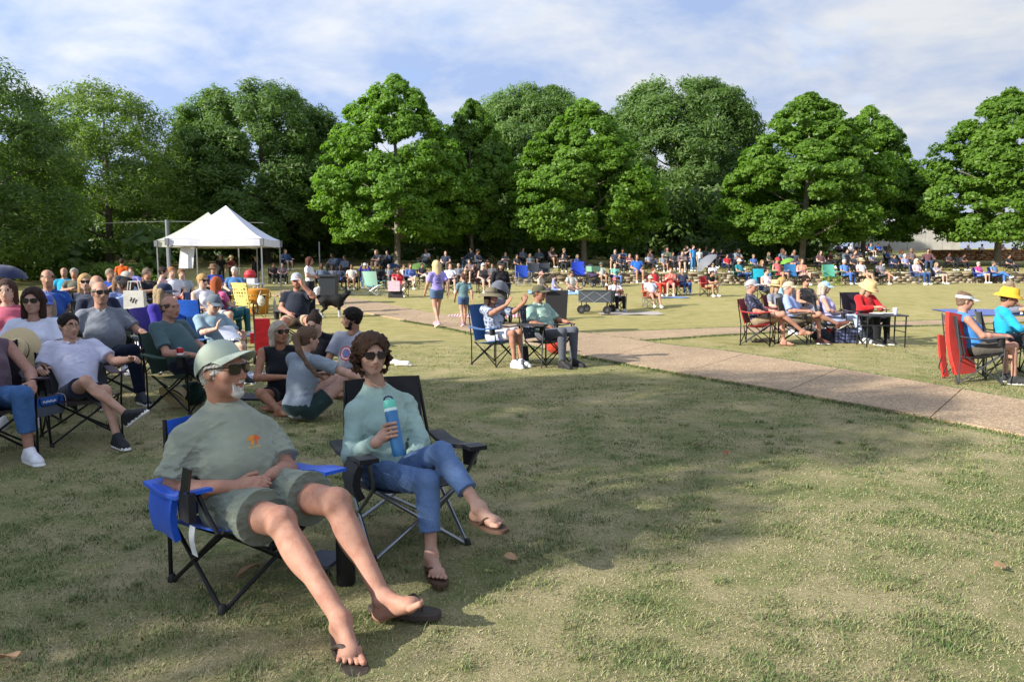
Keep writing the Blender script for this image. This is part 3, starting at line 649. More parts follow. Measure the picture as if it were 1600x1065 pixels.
def figure(J, o):
    """J: joints (arrays), o: options. Returns a dict of Blobs for body, shirt, trousers, hair, shoes."""
    g = o.get; s = g('s', 1.0); fat = g('fat', 1.0); det = g('det', 1); fem = g('fem', 0)
    J = {k: (np.asarray(v, float)) for k, v in J.items()}
    if 'HM' not in J: J['HM'] = frm(g('look', (0, 1, -.06)))
    up = nrm(J['neck'] - J['pel']); rt = J['shR'] - J['shL']; rt = nrm(rt - up * rt.dot(up)); fw = np.cross(up, rt); T = np.stack([rt, fw, up], 1)
    nk, pe = J['neck'], J['pel']; TL = np.linalg.norm(nk - pe); q = TL / .5
    B = Blob(); B.T = T
    def torso(X, e, lab, k=.05):
        X.ell(nk - up * .195 * q + fw * .004, (.150 * s + e, .108 * s * (.5 + .5 * fat) + e, .150 * q + e), T, lab, k)
        X.ell(pe + up * .16 * q + fw * (.012 + .10 * (fat - 1)), (.135 * s * fat + e, .105 * s * fat ** 1.3 + e, .16 * q + e), T, lab, k + .02)
        X.ell(pe + up * .03, (.155 * s * (.6 + .4 * fat) + e, .118 * s * (.6 + .4 * fat) + e, .115 + e), T, lab, k)
        for a in ('shR', 'shL'):
            X.cone(lp(nk, pe, .24), J[a] - up * .012, .062 * s + e, .046 * s + e, lab, .035); X.cone(nk - up * .004 * s - fw * .022, lp(J[a], nk, .12) - up * .004, .044 * s + e * .4, .040 * s + e * .7, lab, .04)
        if fem:
            for sg in (-1, 1): X.ell(nk - up * .235 * q + fw * .088 * s + rt * sg * .072 * s, ((.062 + .012 * fem) * s + e * .5, .052 * s * fem + e, .062 * s + e * .5), T, lab, .03)
    torso(B, -.016, SK)
    head_prims(B, J, o, det)
    am = g('arm', 1.0) * s
    for a in 'RL':
        S_, E_, W_ = J['sh' + a], J['el' + a], J['wr' + a]
        B.cone(S_, E_, .052 * am, .040 * am, SK, .03); f = lp(E_, W_, .28); B.cone(E_, f, .041 * am, .043 * am, SK, .02); B.cone(f, W_, .043 * am, .027 * am, SK, .02)
        if not g('nohand' + a):
            d = J.get('hd' + a, W_ - E_); n = J.get('hn' + a, -up * .8 - rt * (1 if a == 'R' else -1) * .5); hand(B, W_, d, n, 1 if a == 'R' else -1, g('curl' + a, .35), s * g('hsz', 1.0), det, g('thumb' + a, .5))
    lg = g('leg', 1.0) * s
    SHO = {}
    for a in 'RL':
        H_, K_, A_, T_ = J['hip' + a], J['kn' + a], J['an' + a], J['to' + a]
        B.cone(H_, K_, .082 * lg, .055 * lg, SK, .03); d = nrm(A_ - K_); fr = nrm(K_ - H_); bk = nrm(-fr - d * (-fr).dot(d)) if abs(fr.dot(d)) < .97 else -fw
        if det: B.ell(K_ + (-bk) * .010, (.046 * lg, .046 * lg, .05 * lg), None, SK, .03)
        if det == 2:
            lk = nrm(np.cross(d, bk)); B.ell(K_ - bk * .030 * lg + d * .010, (.026 * lg, .026 * lg, .032 * lg), None, SK, .02); B.cone(lp(K_, A_, .12) - bk * .030 * lg, lp(K_, A_, .7) - bk * .012 * lg, .020 * lg, .014 * lg, SK, .02)
            for sg in (-1, 1): B.ell(A_ + lk * sg * .030 * s, (.014 * s, .016 * s, .018 * s), None, SK, .014); B.ell(K_ + lk * sg * .034 * lg + d * .015, (.022 * lg, .03 * lg, .03 * lg), None, SK, .02)
        B.cone(K_, A_, .048 * lg, .032 * lg, SK, .02); B.ell(lp(K_, A_, .30) + bk * .018, tuple(np.array([.047, .047, .12]) * lg), frm(bk, -d), SK, .03)
        fs, fu, he = foot_frame(K_, A_, T_, s); lat = np.cross(fs, fu); inn = -lat if a == 'R' else lat; ball = he + fs * .155 * s; kind = g('shoe', 'sneaker')
        SHO[a] = (fs, fu, he, lat, inn)
        if kind in ('bare', 'flip'):
            B.cone(A_, he, .037 * s, .033 * s, SK, .02); B.cone(he, ball - fu * .006 * s, .031 * s, .028 * s, SK, .02); B.cone(A_ + fs * .03 * s - fu * .01, ball + inn * .012 * s, .030 * s, .020 * s, SK, .03); B.ell(ball, (.043 * s, .035 * s, .022 * s), np.stack([lat, fs, fu], 1), SK, .02)
            if det:
                for i in range(5):
                    b0 = ball + (inn * (.030 - .0165 * i) + fs * (.022 - .007 * i) - fu * .012) * s; e0 = b0 + (fs * (.050, .046, .041, .036, .028)[i] + fu * (.002 if i else .006) - inn * .003 * i) * s
                    B.cone(b0, e0, (.0145, .0105, .0100, .0095, .0092)[i] * s, (.0125, .009, .0085, .008, .008)[i] * s, SK, .004)
        else:
            X = Blob(); r = 1.0
            if det == 0: X.cone(A_, he, .040 * s, .040 * s, SO, .02); X.cone(he, ball + fs * .03, .040 * s, .038 * s, SO, .02)
            else:
                X.cone(A_ + fu * .005, he, .043 * s, .042 * s, SO, .02); X.cone(he + fu * .004, ball, .041 * s, .043 * s, SO, .02); X.cone(A_ + fs * .035 * s, ball + fs * .01, .033 * s, .030 * s, SO, .03); X.ell(ball + fs * .035 * s - fu * .006, (.044 * s, .055 * s, .030 * s), np.stack([lat, fs, fu], 1), SO, .02)
                for i in range(4): X.cone(lp(A_ + fs * .045 * s + fu * .012, ball + fu * .036 * s, i / 4 + .1) - lat * .022 * s, lp(A_ + fs * .045 * s + fu * .012, ball + fu * .036 * s, i / 4 + .1) + lat * .022 * s, .0042 * s, .0042 * s, SOLE if g('laces', 1) else SO, .002)
                X.cone(he - fu * .032 * s, ball + fs * .055 * s - fu * .032 * s, .045 * s, .047 * s, SOLE, .006, sq=(fu, 2.6)); X.cut(he - fu * .046 * s + fs * .1 * s, -fu, .3, .002)
            SHO['b' + a] = X
    R = {'body': B, 'J': J, 'SHO': SHO, 'T': T}
    # shirt
    st = g('top', 'tee')
    if st:
        X = Blob(); e = g('loose', .016); torso(X, e, SH, .05)
        if g('belly'): X.ell(pe + up * .17 * q + fw * .06, (.17 * s, .16 * s, .15 * s), T, SH, .08)
        for a in 'RL':
            S_, E_, W_ = J['sh' + a], J['el' + a], J['wr' + a]; fl = g('sleeve', .62)
            if st == 'tee':
                if det and fat > 1.05: X.cone(lp(S_, E_, .15) - up * .02, lp(nk, pe, .62) + rt * (1 if a == 'R' else -1) * .10 * s, .045 * s + e * .5, .06 * s + e * .5, SH, .04)
                X.cone(S_, lp(S_, E_, fl), .058 * am + .006, (.058 + .012 * (e > .012)) * am + .004, SH, .03, flat=1)
            elif st == 'long':
                X.cone(S_, E_, .062 * am + .006, .054 * am + .008, SH, .03); X.cone(E_, lp(E_, W_, g('cuff', .9)), .055 * am + .008, .038 * am + .008, SH, .02, flat=1)
            elif st == 'tank':
                X.cone(S_ + (S_ - nk) * .30, S_ + (S_ - nk) * .9, .085, .10, SH, .015, op=1)
        nw = g('neckw', .068); M = J['HM']
        X.ell(nk + up * .040 * s + fw * .030 * s, (nw * s, (nw + .014) * s, (.074 + g('vneck', 0)) * s), T, SH, .008, op=1)
        if g('collar'):
            for sg in (-1, 1): X.cone(nk + up * .012 + rt * sg * .055 - fw * .02, nk - up * .045 + fw * .075 + rt * sg * .028, .018, .012, SH, .006, sq=(nrm(rt * sg + fw * .4), 1.6))
            X.cone(nk + up * .022 - fw * .055 - rt * .04, nk + up * .022 - fw * .055 + rt * .04, .020, .020, SH, .012)
        if g('hem'): X.cut(pe + up * g('hem'), -up, .4)
        R['shirt'] = X
    pt = g('bottom', 'shorts')
    if pt:
        X = Blob(); X.ell(pe + up * .02, (.160 * s * (.6 + .4 * fat) + .012, .122 * s * (.6 + .4 * fat) + .012, .118), T, PA, .04)
        fr = {'shorts': g('hemf', .72), 'short': .42, 'pants': 1, 'capri': 1, 'skirt': .8}[pt]
        for a in 'RL':
            H_, K_, A_ = J['hip' + a], J['kn' + a], J['an' + a]
            if pt in ('pants', 'capri'):
                e = g('pfit', .010); X.cone(H_, K_, .088 * lg + e, .060 * lg + e, PA, .03); X.cone(K_, lp(K_, A_, .93 if pt == 'pants' else g('caprif', .66)), .060 * lg + e, (.044 if pt == 'pants' else .050) * lg + e, PA, .02, flat=1)
                d = nrm(A_ - K_); f_ = nrm(K_ - H_); bk = nrm(-f_ - d * (-f_).dot(d)) if abs(f_.dot(d)) < .97 else -fw; X.ell(lp(K_, A_, .28) + bk * .014, tuple(np.array([.052, .052, .11]) * lg + e * .6), frm(bk, -d), PA, .03)
            else: X.cone(H_, lp(H_, K_, fr), .092 * lg + .010, (.080 if pt != 'short' else .088) * lg + .012 + g('flare', 0), PA, .03, flat=1)
        if pt == 'skirt': X.cone(lp(J['hipR'], J['hipL'], .5), lp(lp(J['hipR'], J['hipL'], .5), lp(J['knR'], J['knL'], .5), fr), .14, .13, PA, .05, flat=1)
        R['trousers'] = X
    # hair
    hk = g('hair', 'short')
    if hk:
        X = Blob(); M = J['HM']; hs = g('hs', 1.0); c = J['head']; hp = lambda r, f, u: c + M @ vec(r, f, u) * hs; Rr = lambda *a: tuple(v * hs for v in a); v = g('hvol', .004)
        if hk == 'bald':
            X.ell(hp(0, -.016, .022), Rr(.085, .104, .088), M, HA, .01); X.cut(hp(0, 0, .034), M[:, 2] - M[:, 1] * .25, .3, .01)
        else: X.ell(hp(0, -.016, .030), Rr(.080 + v, .100 + v, .090 + v), M, HA, .02)
        if hk in ('short', 'bald', 'pony', 'bun'):
            X.ell(hp(0, -.045, -.035), Rr(.064, .058, .05), M, HA, .02)
        if hk in ('bob', 'long'):
            n_ = -.13 if hk == 'bob' else g('hlen', -.25)
            for sg in (-1, 1): X.cone(hp(.066 * sg, -.015, .02), hp(.078 * sg, -.02 if hk == 'bob' else .01, n_), .042 * hs, .034 * hs, HA, .03)
            X.cone(hp(0, -.065, .02), hp(0, -.075, n_), .072 * hs, .062 * hs, HA, .03)
            X.cone(hp(.04, -.07, 0), hp(.05, -.07, n_ - .01), .05 * hs, .04 * hs, HA, .02); X.cone(hp(-.04, -.07, 0), hp(-.05, -.07, n_ + .01), .05 * hs, .04 * hs, HA, .02)
        if det and hk in ('short', 'bob', 'long', 'pony', 'bun'):
            r_ = np.random.RandomState(int(o.get('seed', 1)) + 5)
            for i in range(90):
                d = nrm(r_.normal(size=3)); d[2] = abs(d[2]) * .9 + .02 if hk in ('short', 'pony', 'bun') else d[2]
                if hk in ('bob', 'long') and (d[2] < -.2 or d[1] > .8): continue
                p0 = vec(0, -.016, .030) + d * vec(.080 + v, .100 + v, .090 + v) * .985
                if hk in ('short', 'pony', 'bun'): cmb_ = nrm(vec(.35 + .25 * d[0], -.75, -.15 - .5 * max(0, -d[1])) + r_.normal(size=3) * .22); ln = r_.uniform(.03, .055)
                else: cmb_ = nrm(vec(.5 * np.sign(d[0] - .1), -.25, -1.0) + r_.normal(size=3) * .12); ln = r_.uniform(.06, .12)
                cmb_ = nrm(cmb_ - d * cmb_.dot(d)); p1 = p0 + cmb_ * ln; q1 = p1 - vec(0, -.016, .030); kk = np.linalg.norm(q1 / vec(.080 + v, .100 + v, .090 + v)); p1 = vec(0, -.016, .030) + q1 / kk * 1.015 if kk > .5 and p1[2] > -.02 else p1
                X.cone(hp(*p0), hp(*p1), .0085 * hs, .0045 * hs, HA, .004)
        X.ell(hp(0, .094, -.052), Rr(.070 if hk == 'short' else .074, .088, .128 + (0 if hk != 'bald' else .02)), M, HA, .010, op=1)
        if hk in ('short', 'bald', 'pony', 'bun', 'curly'):
            for sg in (-1, 1): X.ell(hp(.085 * sg, .042, -.055), Rr(.03, .045, .052), M, HA, .01, op=1)
        if hk == 'pony':
            P = [hp(0, -.10, .035), hp(0, -.145, .02), hp(.01, -.155, -.08), hp(.02, -.135, -.22)] if 'tail' not in J else list(J['tail'])
            for i in range(len(P) - 1): X.cone(P[i], P[i + 1], (.026, .036, .032, .026, .02)[i] * hs, (.036, .032, .014, .02, .01)[i] * hs, HA, .015)
        if hk == 'bun': X.ell(hp(0, -.075, .105), Rr(.04, .04, .035), M, HA, .015)
        if hk == 'curly':
            r_ = np.random.RandomState(3)
            for i in range(620):
                d = nrm(r_.normal(size=3))
                if d[1] > .42 and d[2] < .50: continue
                if d[2] < -.85: continue
                dn = max(0, -d[2] + .15); rad = vec(.108, .122, .108) * r_.uniform(.9, 1.1); p = vec(0, -.030, .022) + d * rad + vec(d[0] * .035, -.008, -.055) * dn; X.ell(hp(*p), Rr(*(r_.uniform(.007, .016, 3))), None, HA, .004)
        R['hair'] = X
    if g('beard'):
        X = R['body']; M = J['HM']; hs = g('hs', 1.0); c = J['head']; hp = lambda r, f, u: c + M @ vec(r, f, u) * hs
        if g('beard') == 'goatee':
            X.ell(hp(0, .080, -.102), (.028 * hs, .024 * hs, .025 * hs), M, BRD, .012); X.ell(hp(0, .088, -.082), (.024 * hs, .016 * hs, .010 * hs), M, BRD, .004)
            for sg in (-1, 1): X.cone(hp(.004 * sg, .1005, -.049), hp(.029 * sg, .084, -.058), .0075 * hs, .006 * hs, BRD, .004); X.cone(hp(.029 * sg, .084, -.056), hp(.022 * sg, .080, -.092), .007 * hs, .009 * hs, BRD, .004)
        else:
            X.ell(hp(0, .030, -.088), (.056 * hs, .062 * hs, .036 * hs), M, BRD, .008)
            for sg in (-1, 1): X.cone(hp(.064 * sg, .0, -.02), hp(.052 * sg, .035, -.08), .012 * hs, .02 * hs, BRD, .01); X.cone(hp(0, .0985, -.048), hp(.028 * sg, .084, -.058), .007 * hs, .006 * hs, BRD, .004)
    return R
# ---- hats and glasses in head coordinates (x right, y forward, z up, head centre at 0)
def cap_mesh():
    b = MB(); V = []; F = []; n, k = 36, 9; tilt = .10
    for i in range(k + 1):
        ph = PI / 2 * i / k
        for j in range(n):
            th = 2 * PI * j / n; se = 1 - .012 * abs(math.cos(3 * th)) ** 8 * math.cos(ph); x = .090 * math.cos(th) * math.cos(ph) ** .8 * se; y = -.012 + .112 * math.sin(th) * math.cos(ph) ** .8 * se; z = .030 + .096 * math.sin(ph) ** .95; V.append((x, y, z + (y * tilt) - .028 * max(0, -math.sin(th)) * math.cos(ph) ** 2))
    for i in range(k):
        for j in range(n): F.append((i * n + j, i * n + (j + 1) % n, (i + 1) * n + (j + 1) % n, (i + 1) * n + j))
    b.add(V, F, 0); b.add([(v[0] * .965, v[1] * .965 - .0005, v[2] - .003) for v in V[:3 * n]], [f[::-1] for f in F[:2 * n]], 1)
    b.lathe([(.0, .011), (.007, .009), (.009, .004)], (0, -.012, .122), 8, 0)
    def brim(lower):
        G = []
        for i in range(7):
            row = []
            for j in range(15):
                a = math.radians(-68 + 136 * j / 14); s_ = i / 6; L_ = .082 * math.cos(a * .9) ** .8; bx = .089 * math.sin(a); by = -.012 + .111 * math.cos(a)
                row.append((bx * (1 + .06 * s_), by + L_ * s_, .032 + by * tilt - .016 * s_ * s_ - 1.7 * bx * bx * (.4 + .9 * s_)))
            G.append(row)
        return G
    G = np.array(brim(0)); b.sheet(G[::-1], .0035, 0)
    return b.mesh('cap')
def straw_mesh(brim=.185, crown=.115, droop=.02, wave=.006, dip=True, band=True):
    b = MB(); r0 = .098; pr = [(brim, -droop), (brim - .02, -droop * .55), ((brim + r0) / 2, -.002), (r0 + .005, .004), (r0, .012), (r0 - .003, .034), (r0 - .010, crown * .75), (r0 - .022, crown * .96), (r0 - .04, crown), (.02, crown - (.022 if dip else .0)), (.001, crown - (.024 if dip else 0))]
    E = np.diag([.93, 1.12, 1]); wv = lambda a, r: wave * math.sin(2 * a + 1) * max(0, r - .1) / .08
    ms = [0] * (len(pr) - 1)
    if band: ms[4] = 1
    b.lathe(pr, (0, -.012, .042), 28, 0, ms, E, wv); b.lathe([(r - .003, z - .004) for r, z in pr[:6]][::-1], (0, -.012, .042), 28, 0, None, E, wv); b.lathe([(brim - .003, -droop - .004), (brim, -droop)], (0, -.012, .042), 28, 0, None, E, wv)
    return b.mesh('brimmed_hat')
def visor_mesh():
    b = MB(); n = 24
    b.lathe([(.097, .0), (.100, .018), (.096, .036), (.093, .036), (.095, .0), (.097, .0)], (0, -.012, .036), n, 0, None, np.diag([.92, 1.13, 1])); G = []
    for i in range(6):
        row = []
        for j in range(13):
            a = math.radians(-64 + 128 * j / 12); s_ = i / 5; L_ = .085 * math.cos(a * .9) ** .8; bx = .089 * math.sin(a); by = -.012 + .109 * math.cos(a); row.append((bx * (1 + .06 * s_), by + L_ * s_, .042 - .018 * s_ * s_ - 1.6 * bx * bx * (.4 + .9 * s_)))
        G.append(row)
    b.sheet(np.array(G)[::-1], .0035, 0); return b.mesh('visor')
def glasses_mesh(dark=True, lens=True):
    b = MB()
    for sg in (-1, 1):
        ring = []; L_ = []
        for j in range(18):
            a = 2 * PI * j / 18; cx, cz = math.cos(a), math.sin(a); x = .0275 * np.sign(cx) * abs(cx) ** .7; z = .0205 * np.sign(cz) * abs(cz) ** .75 - .001; X = .0345 * sg + x; Y = .1035 - 3.2 * X * X; ring.append((X, Y, .008 + z)); L_.append((X, Y + .001, .008 + z))
        if lens:
            c = (.0345 * sg, .1055 - 3.2 * .0345 ** 2, .008); b.add([c] + L_, [(0, 1 + j, 1 + (j + 1) % 18) if sg > 0 else (0, 1 + j, 1 + (j + 1) % 18) for j in range(18)], 1)
        b.tube(ring + [ring[0]], .0024 if dark else .0013, 5, 0, False)
        if dark: b.tube([(.008 * sg, .1045, .022), (.034 * sg, .1005, .0275), (.061 * sg, .0915, .024)], .0042, 5, 0)
        b.tube([(.062 * sg, .091, .018), (.072 * sg, .05, .016), (.0845 * sg, -.005, .012), (.082 * sg, -.03, -.008)], .003 if dark else .0014, 5, 0)
    b.tube([(-.010, .1035, .014), (0, .106, .017), (.010, .1035, .014)], .0028 if dark else .0014, 5, 0)
    return b.mesh('glasses')
HAT = {'cap': cap_mesh(), 'straw': straw_mesh(), 'sun': straw_mesh(.205, .10, .045, .012, False, True), 'bucket': straw_mesh(.15, .09, .03, .004, False, False), 'visor': visor_mesh()}
GLS = {'sun': glasses_mesh(), 'clear': glasses_mesh(False, False)}
LENS = plain((.012, .011, .013), .08, 0, .05); FRAME = plain((.015, .013, .012), .25); WIRE = plain((.18, .15, .12), .3, .7)
def add_hat(parent, J, o, hat):
    kind, col, col2 = (list(hat) + ['#1a1a1a'])[:3]; hs = o.get('hs', 1.0); M = Matrix.Translation(Vector(J['head'])) @ Matrix([list(r) + [0] for r in J['HM']] + [[0, 0, 0, 1]]) @ Matrix.Diagonal((hs * 1.04, hs * 1.04, hs * 1.04, 1))
    mt = cloth(col, .8, .003) if kind in ('cap', 'visor') else plain(col, .85, 0, .12, 120, 'straw', .003)
    ob = link({'cap': 'cap', 'visor': 'visor'}.get(kind, 'hat'), HAT[kind], [mt, cloth(col2, .8, .002)], parent); ob.matrix_local = M; return ob
def add_glasses(parent, J, o, kind, fcol=None, lcol=None):
    hs = o.get('hs', 1.0); M = Matrix.Translation(Vector(J['head'])) @ Matrix([list(r) + [0] for r in J['HM']] + [[0, 0, 0, 1]]) @ Matrix.Diagonal((hs * 1.03, hs * 1.03, hs * 1.03, 1))
    ob = link('sunglasses' if kind == 'sun' else 'glasses', GLS[kind], [plain(fcol, .25) if fcol else (FRAME if kind == 'sun' else WIRE), plain(lcol, .07) if lcol else LENS] if kind == 'sun' else [WIRE], parent); ob.matrix_local = M; return ob
# ---- base poses, facing +y, feet on z=0
def pose(kind, **ov):
    P = dict(pel=(0, -.05, .47), neck=(0, -.20, .95), head=(0, -.185, 1.115), shR=(.18, -.20, .905), shL=(-.18, -.20, .905), elR=(.255, -.10, .665), elL=(-.255, -.10, .665), wrR=(.12, .12, .60), wrL=(-.12, .12, .60),
             hipR=(.09, -.03, .46), hipL=(-.09, -.03, .46), knR=(.13, .40, .52), knL=(-.13, .40, .52), anR=(.13, .43, .085), anL=(-.13, .43, .085), toR=(.15, .58, .03), toL=(-.15, .58, .03))
    if kind == 'sit_cross':   # right leg over left knee
        P.update(knR=(.02, .40, .60), anR=(-.16, .68, .36), toR=(-.20, .84, .37), knL=(-.11, .38, .50), anL=(-.08, .42, .085), toL=(-.08, .57, .03))
    elif kind == 'sit_crossL':
        P.update(knL=(-.02, .40, .60), anL=(.16, .68, .36), toL=(.20, .84, .37), knR=(.11, .38, .50), anR=(.08, .42, .085), toR=(.08, .57, .03))
    elif kind == 'sit_out': P.update(knR=(.15, .40, .50), knL=(-.14, .42, .50), anR=(.17, .70, .10), anL=(-.12, .62, .085), toR=(.2, .84, .06), toL=(-.13, .77, .04))
    elif kind == 'sit_fwd': P.update(neck=(0, .10, .90), head=(0, .17, 1.04), shR=(.18, .06, .87), shL=(-.18, .06, .87), elR=(.19, .28, .63), elL=(-.19, .28, .63), wrR=(.05, .45, .66), wrL=(-.05, .45, .66))
    elif kind == 'sit_arms': P.update(elR=(.30, -.10, .66), elL=(-.30, -.10, .66), wrR=(.31, .14, .655), wrL=(-.31, .14, .655))
    elif kind == 'sit_phone': P.update(elR=(.22, .0, .70), elL=(-.20, .0, .70), wrR=(.06, .16, .88), wrL=(-.05, .14, .84), hdR=(-.1, .2, 1), hdL=(.1, .2, 1))
    elif kind == 'sit_up': P.update(elR=(.24, .06, .90), elL=(-.24, .06, .90), wrR=(.14, .16, 1.12), wrL=(-.14, .16, 1.12), hdR=(-.1, .1, 1), hdL=(.1, .1, 1))
    elif kind == 'sit_clasp': P.update(elR=(.25, -.05, .70), elL=(-.25, -.05, .70), wrR=(.03, .12, .76), wrL=(-.03, .13, .72))
    elif kind == 'ground':    # cross-legged on the ground
        P.update(pel=(0, -.02, .13), neck=(0, -.02, .64), head=(0, .02, .80), shR=(.18, -.02, .595), shL=(-.18, -.02, .595), elR=(.25, .08, .36), elL=(-.25, .08, .36), wrR=(.14, .28, .26), wrL=(-.14, .28, .26), hipR=(.1, .02, .12), hipL=(-.1, .02, .12), knR=(.32, .34, .18), knL=(-.32, .34, .18), anR=(-.06, .40, .08), anL=(.08, .30, .07), toR=(-.2, .44, .05), toL=(.2, .30, .04))
    elif kind in ('stand', 'walk', 'stand_arms', 'stand_phone'):
        P.update(pel=(0, 0, .95), neck=(0, -.02, 1.45), head=(0, .02, 1.61), shR=(.18, -.02, 1.40), shL=(-.18, -.02, 1.40), elR=(.24, -.03, 1.12), elL=(-.24, -.03, 1.12), wrR=(.24, .08, .88), wrL=(-.24, .08, .88), hipR=(.09, 0, .92), hipL=(-.09, 0, .92), knR=(.10, .03, .50), knL=(-.10, .03, .50), anR=(.10, -.02, .085), anL=(-.10, -.02, .085), toR=(.13, .13, .03), toL=(-.13, .13, .03))
        if kind == 'walk': P.update(knR=(.08, .12, .52), anR=(.09, .26, .10), toR=(.10, .41, .07), knL=(-.08, -.06, .51), anL=(-.09, -.30, .16), toL=(-.10, -.19, .05), elR=(.25, -.12, 1.14), wrR=(.27, -.12, .90), elL=(-.25, .02, 1.13), wrL=(-.25, .18, .92))
        if kind == 'stand_phone': P.update(elR=(.24, .10, 1.18), elL=(-.24, .10, 1.18), wrR=(.08, .26, 1.36), wrL=(-.08, .26, 1.36), hdR=(-.2, .2, 1), hdL=(.2, .2, 1))
        if kind == 'stand_arms': P.update(elR=(.26, .02, 1.16), elL=(-.26, .02, 1.16), wrR=(.0, .18, 1.14), wrL=(.02, .2, 1.12))
    elif kind == 'dangle': P.update(anR=(.13, .40, .09), anL=(-.14, .38, .09))
    P = {k: np.array(v, float) for k, v in P.items()}
    for a in ('shR', 'shL'): P[a][2] -= .028
    for k, v in ov.items(): P[k] = np.array(v, float)
    return P
TOPZ = dict(ground=.93, stand=1.735, walk=1.735, stand_arms=1.735, stand_phone=1.735, sit_fwd=1.16)
def face_rot(phi): return PI + math.radians(phi)     # phi: 0 looks at the camera, 90 toward picture right
def slots(o):
    sk = skin(o.get('skin', '#b98a6f'), o.get('det', 1) == 2); skc = lin(o.get('skin', '#b98a6f'))
    lip = plain(o.get('lip', (skc[0] * .78, skc[1] * .52, skc[2] * .5)), .4); hr = hairm(o.get('hcol', '#3a2a1e'))
    mk = lambda c: c if isinstance(c, bpy.types.Material) else cloth(c)
    return [sk, mk(o.get('tcol', '#888888')), mk(o.get('bcol', '#555555')), hr, plain(o.get('scol', '#222222'), .7), lip, plain(o.get('eye', '#1d1512'), .2), hairm(o.get('beardcol', o.get('hcol', '#3a2a1e'))), plain(o.get('solecol', '#d8d6d0'), .7)]
def person(label, loc, rz, scale, J, o, h=.011, group=None):
    """a person with separate clothes, hair, hat and glasses"""
    R = figure(J, o); root = empty('person', loc, rz, scale); tag(root, label, 'person', group); mt = slots(o); s = o.get('seed', 1)
    b = link('body', blob_mesh('body', R['body'], h), mt, root)
    R['root'] = root
    if 'shirt' in R: R['shirt_o'] = link(o.get('tname', 'shirt'), blob_mesh('shirt', R['shirt'], h, o.get('folds', .006), s, o.get('fs', 1.0)), mt, root)
    if 'trousers' in R: R['trousers_o'] = link(o.get('bname', 'trousers'), blob_mesh('trousers', R['trousers'], h, o.get('pfolds', .005), s + 1, 1.0), mt, root)
    if 'hair' in R: link('hair', blob_mesh('hair', R['hair'], h * .9, o.get('hfold', .011), s + 2, 2.0), mt, root)
    for a in 'RL':
        if 'b' + a in R['SHO']: link('shoe', blob_mesh('shoe', R['SHO']['b' + a], h * .8), mt, root)
        elif o.get('shoe') == 'flip': flipflop(root, R['SHO'][a], o.get('s', 1.0), o.get('scol', '#3a2a22'), frame=o.get('flip' + a))
    if o.get('det') == 2 or o.get('rim'): trims(R, o, mt)
    if o.get('hat'): add_hat(root, R['J'], o, o['hat'])
    if o.get('glasses'): add_glasses(root, R['J'], o, *(o['glasses'] if isinstance(o['glasses'], tuple) else (o['glasses'],)))
    return R
def trims(R, o, mt):
    """ribbed collar, sleeve hems and trouser hems"""
    J, T = R['J'], R['T']; s = o.get('s', 1.0); nk, up, fw = J['neck'], T[:, 2], T[:, 1]; am = o.get('arm', 1.0) * s; lg = o.get('leg', 1.0) * s
    def circ(c, n_, r, m_, name, par, th=.0042):
        n_ = nrm(n_); a_ = nrm(np.cross(n_, (0.3, .2, 1))); b_ = np.cross(n_, a_); MB().tube([c + r * (math.cos(t) * a_ + math.sin(t) * b_) for t in np.linspace(0, 2 * PI, 25)], th, 6, 0, False).build(name, m_, par)
    me = R['shirt_o'].data; V = np.empty(len(me.vertices) * 3, np.float32); me.vertices.foreach_get('co', V); V = V.reshape(-1, 3); nw = o.get('neckw', .068)
    c0 = nk + up * .040 * s + fw * .030 * s; q = ((V - c0) @ T) / (np.array([nw, nw + .014, .074 + o.get('vneck', 0)]) * s); m_ = np.abs(np.linalg.norm(q, axis=1) - 1) < .14; Vm = V[m_]; q = q[m_]; an = np.arctan2(q[:, 1], q[:, 0]); P = []
    for b_ in range(30):
        k = np.abs((an - (2 * PI * b_ / 30 - PI) + PI) % (2 * PI) - PI) < .16
        if k.any(): P.append(Vm[k][np.argmax(Vm[k] @ up)])
    if len(P) > 20:
        P = np.array(P)
        for _ in range(3): P = (np.roll(P, 1, 0) + 2 * P + np.roll(P, -1, 0)) / 4
        MB().tube(list(P) + [P[0]], .0065 * s, 6, 0, False).build('collar', mt[SH], R['shirt_o'])
    for a in 'RL':
        S_, E_, W_, H_, K_, A_ = (J[k + a] for k in ('sh', 'el', 'wr', 'hip', 'kn', 'an'))
        if o.get('top') == 'tee': circ(lp(S_, E_, o.get('sleeve', .62)) - nrm(E_ - S_) * .004, E_ - S_, (.058 + .012) * am + .004, mt[SH], 'sleeve_hem', R['shirt_o'])
        if o.get('top') == 'long': circ(lp(E_, W_, o.get('cuff', .9)) - nrm(W_ - E_) * .006, W_ - E_, .038 * am + .008, mt[SH], 'cuff', R['shirt_o'], .0055)
        if o.get('bottom') == 'shorts': circ(lp(H_, K_, o.get('hemf', .72)) - nrm(K_ - H_) * .004, K_ - H_, .080 * lg + .012 + o.get('flare', 0), mt[PA], 'hem', R['trousers_o'])
        if o.get('bottom') == 'capri': circ(lp(K_, A_, o.get('caprif', .66)) - nrm(A_ - K_) * .006, A_ - K_, .050 * lg + o.get('pfit', .01), mt[PA], 'hem', R['trousers_o'])
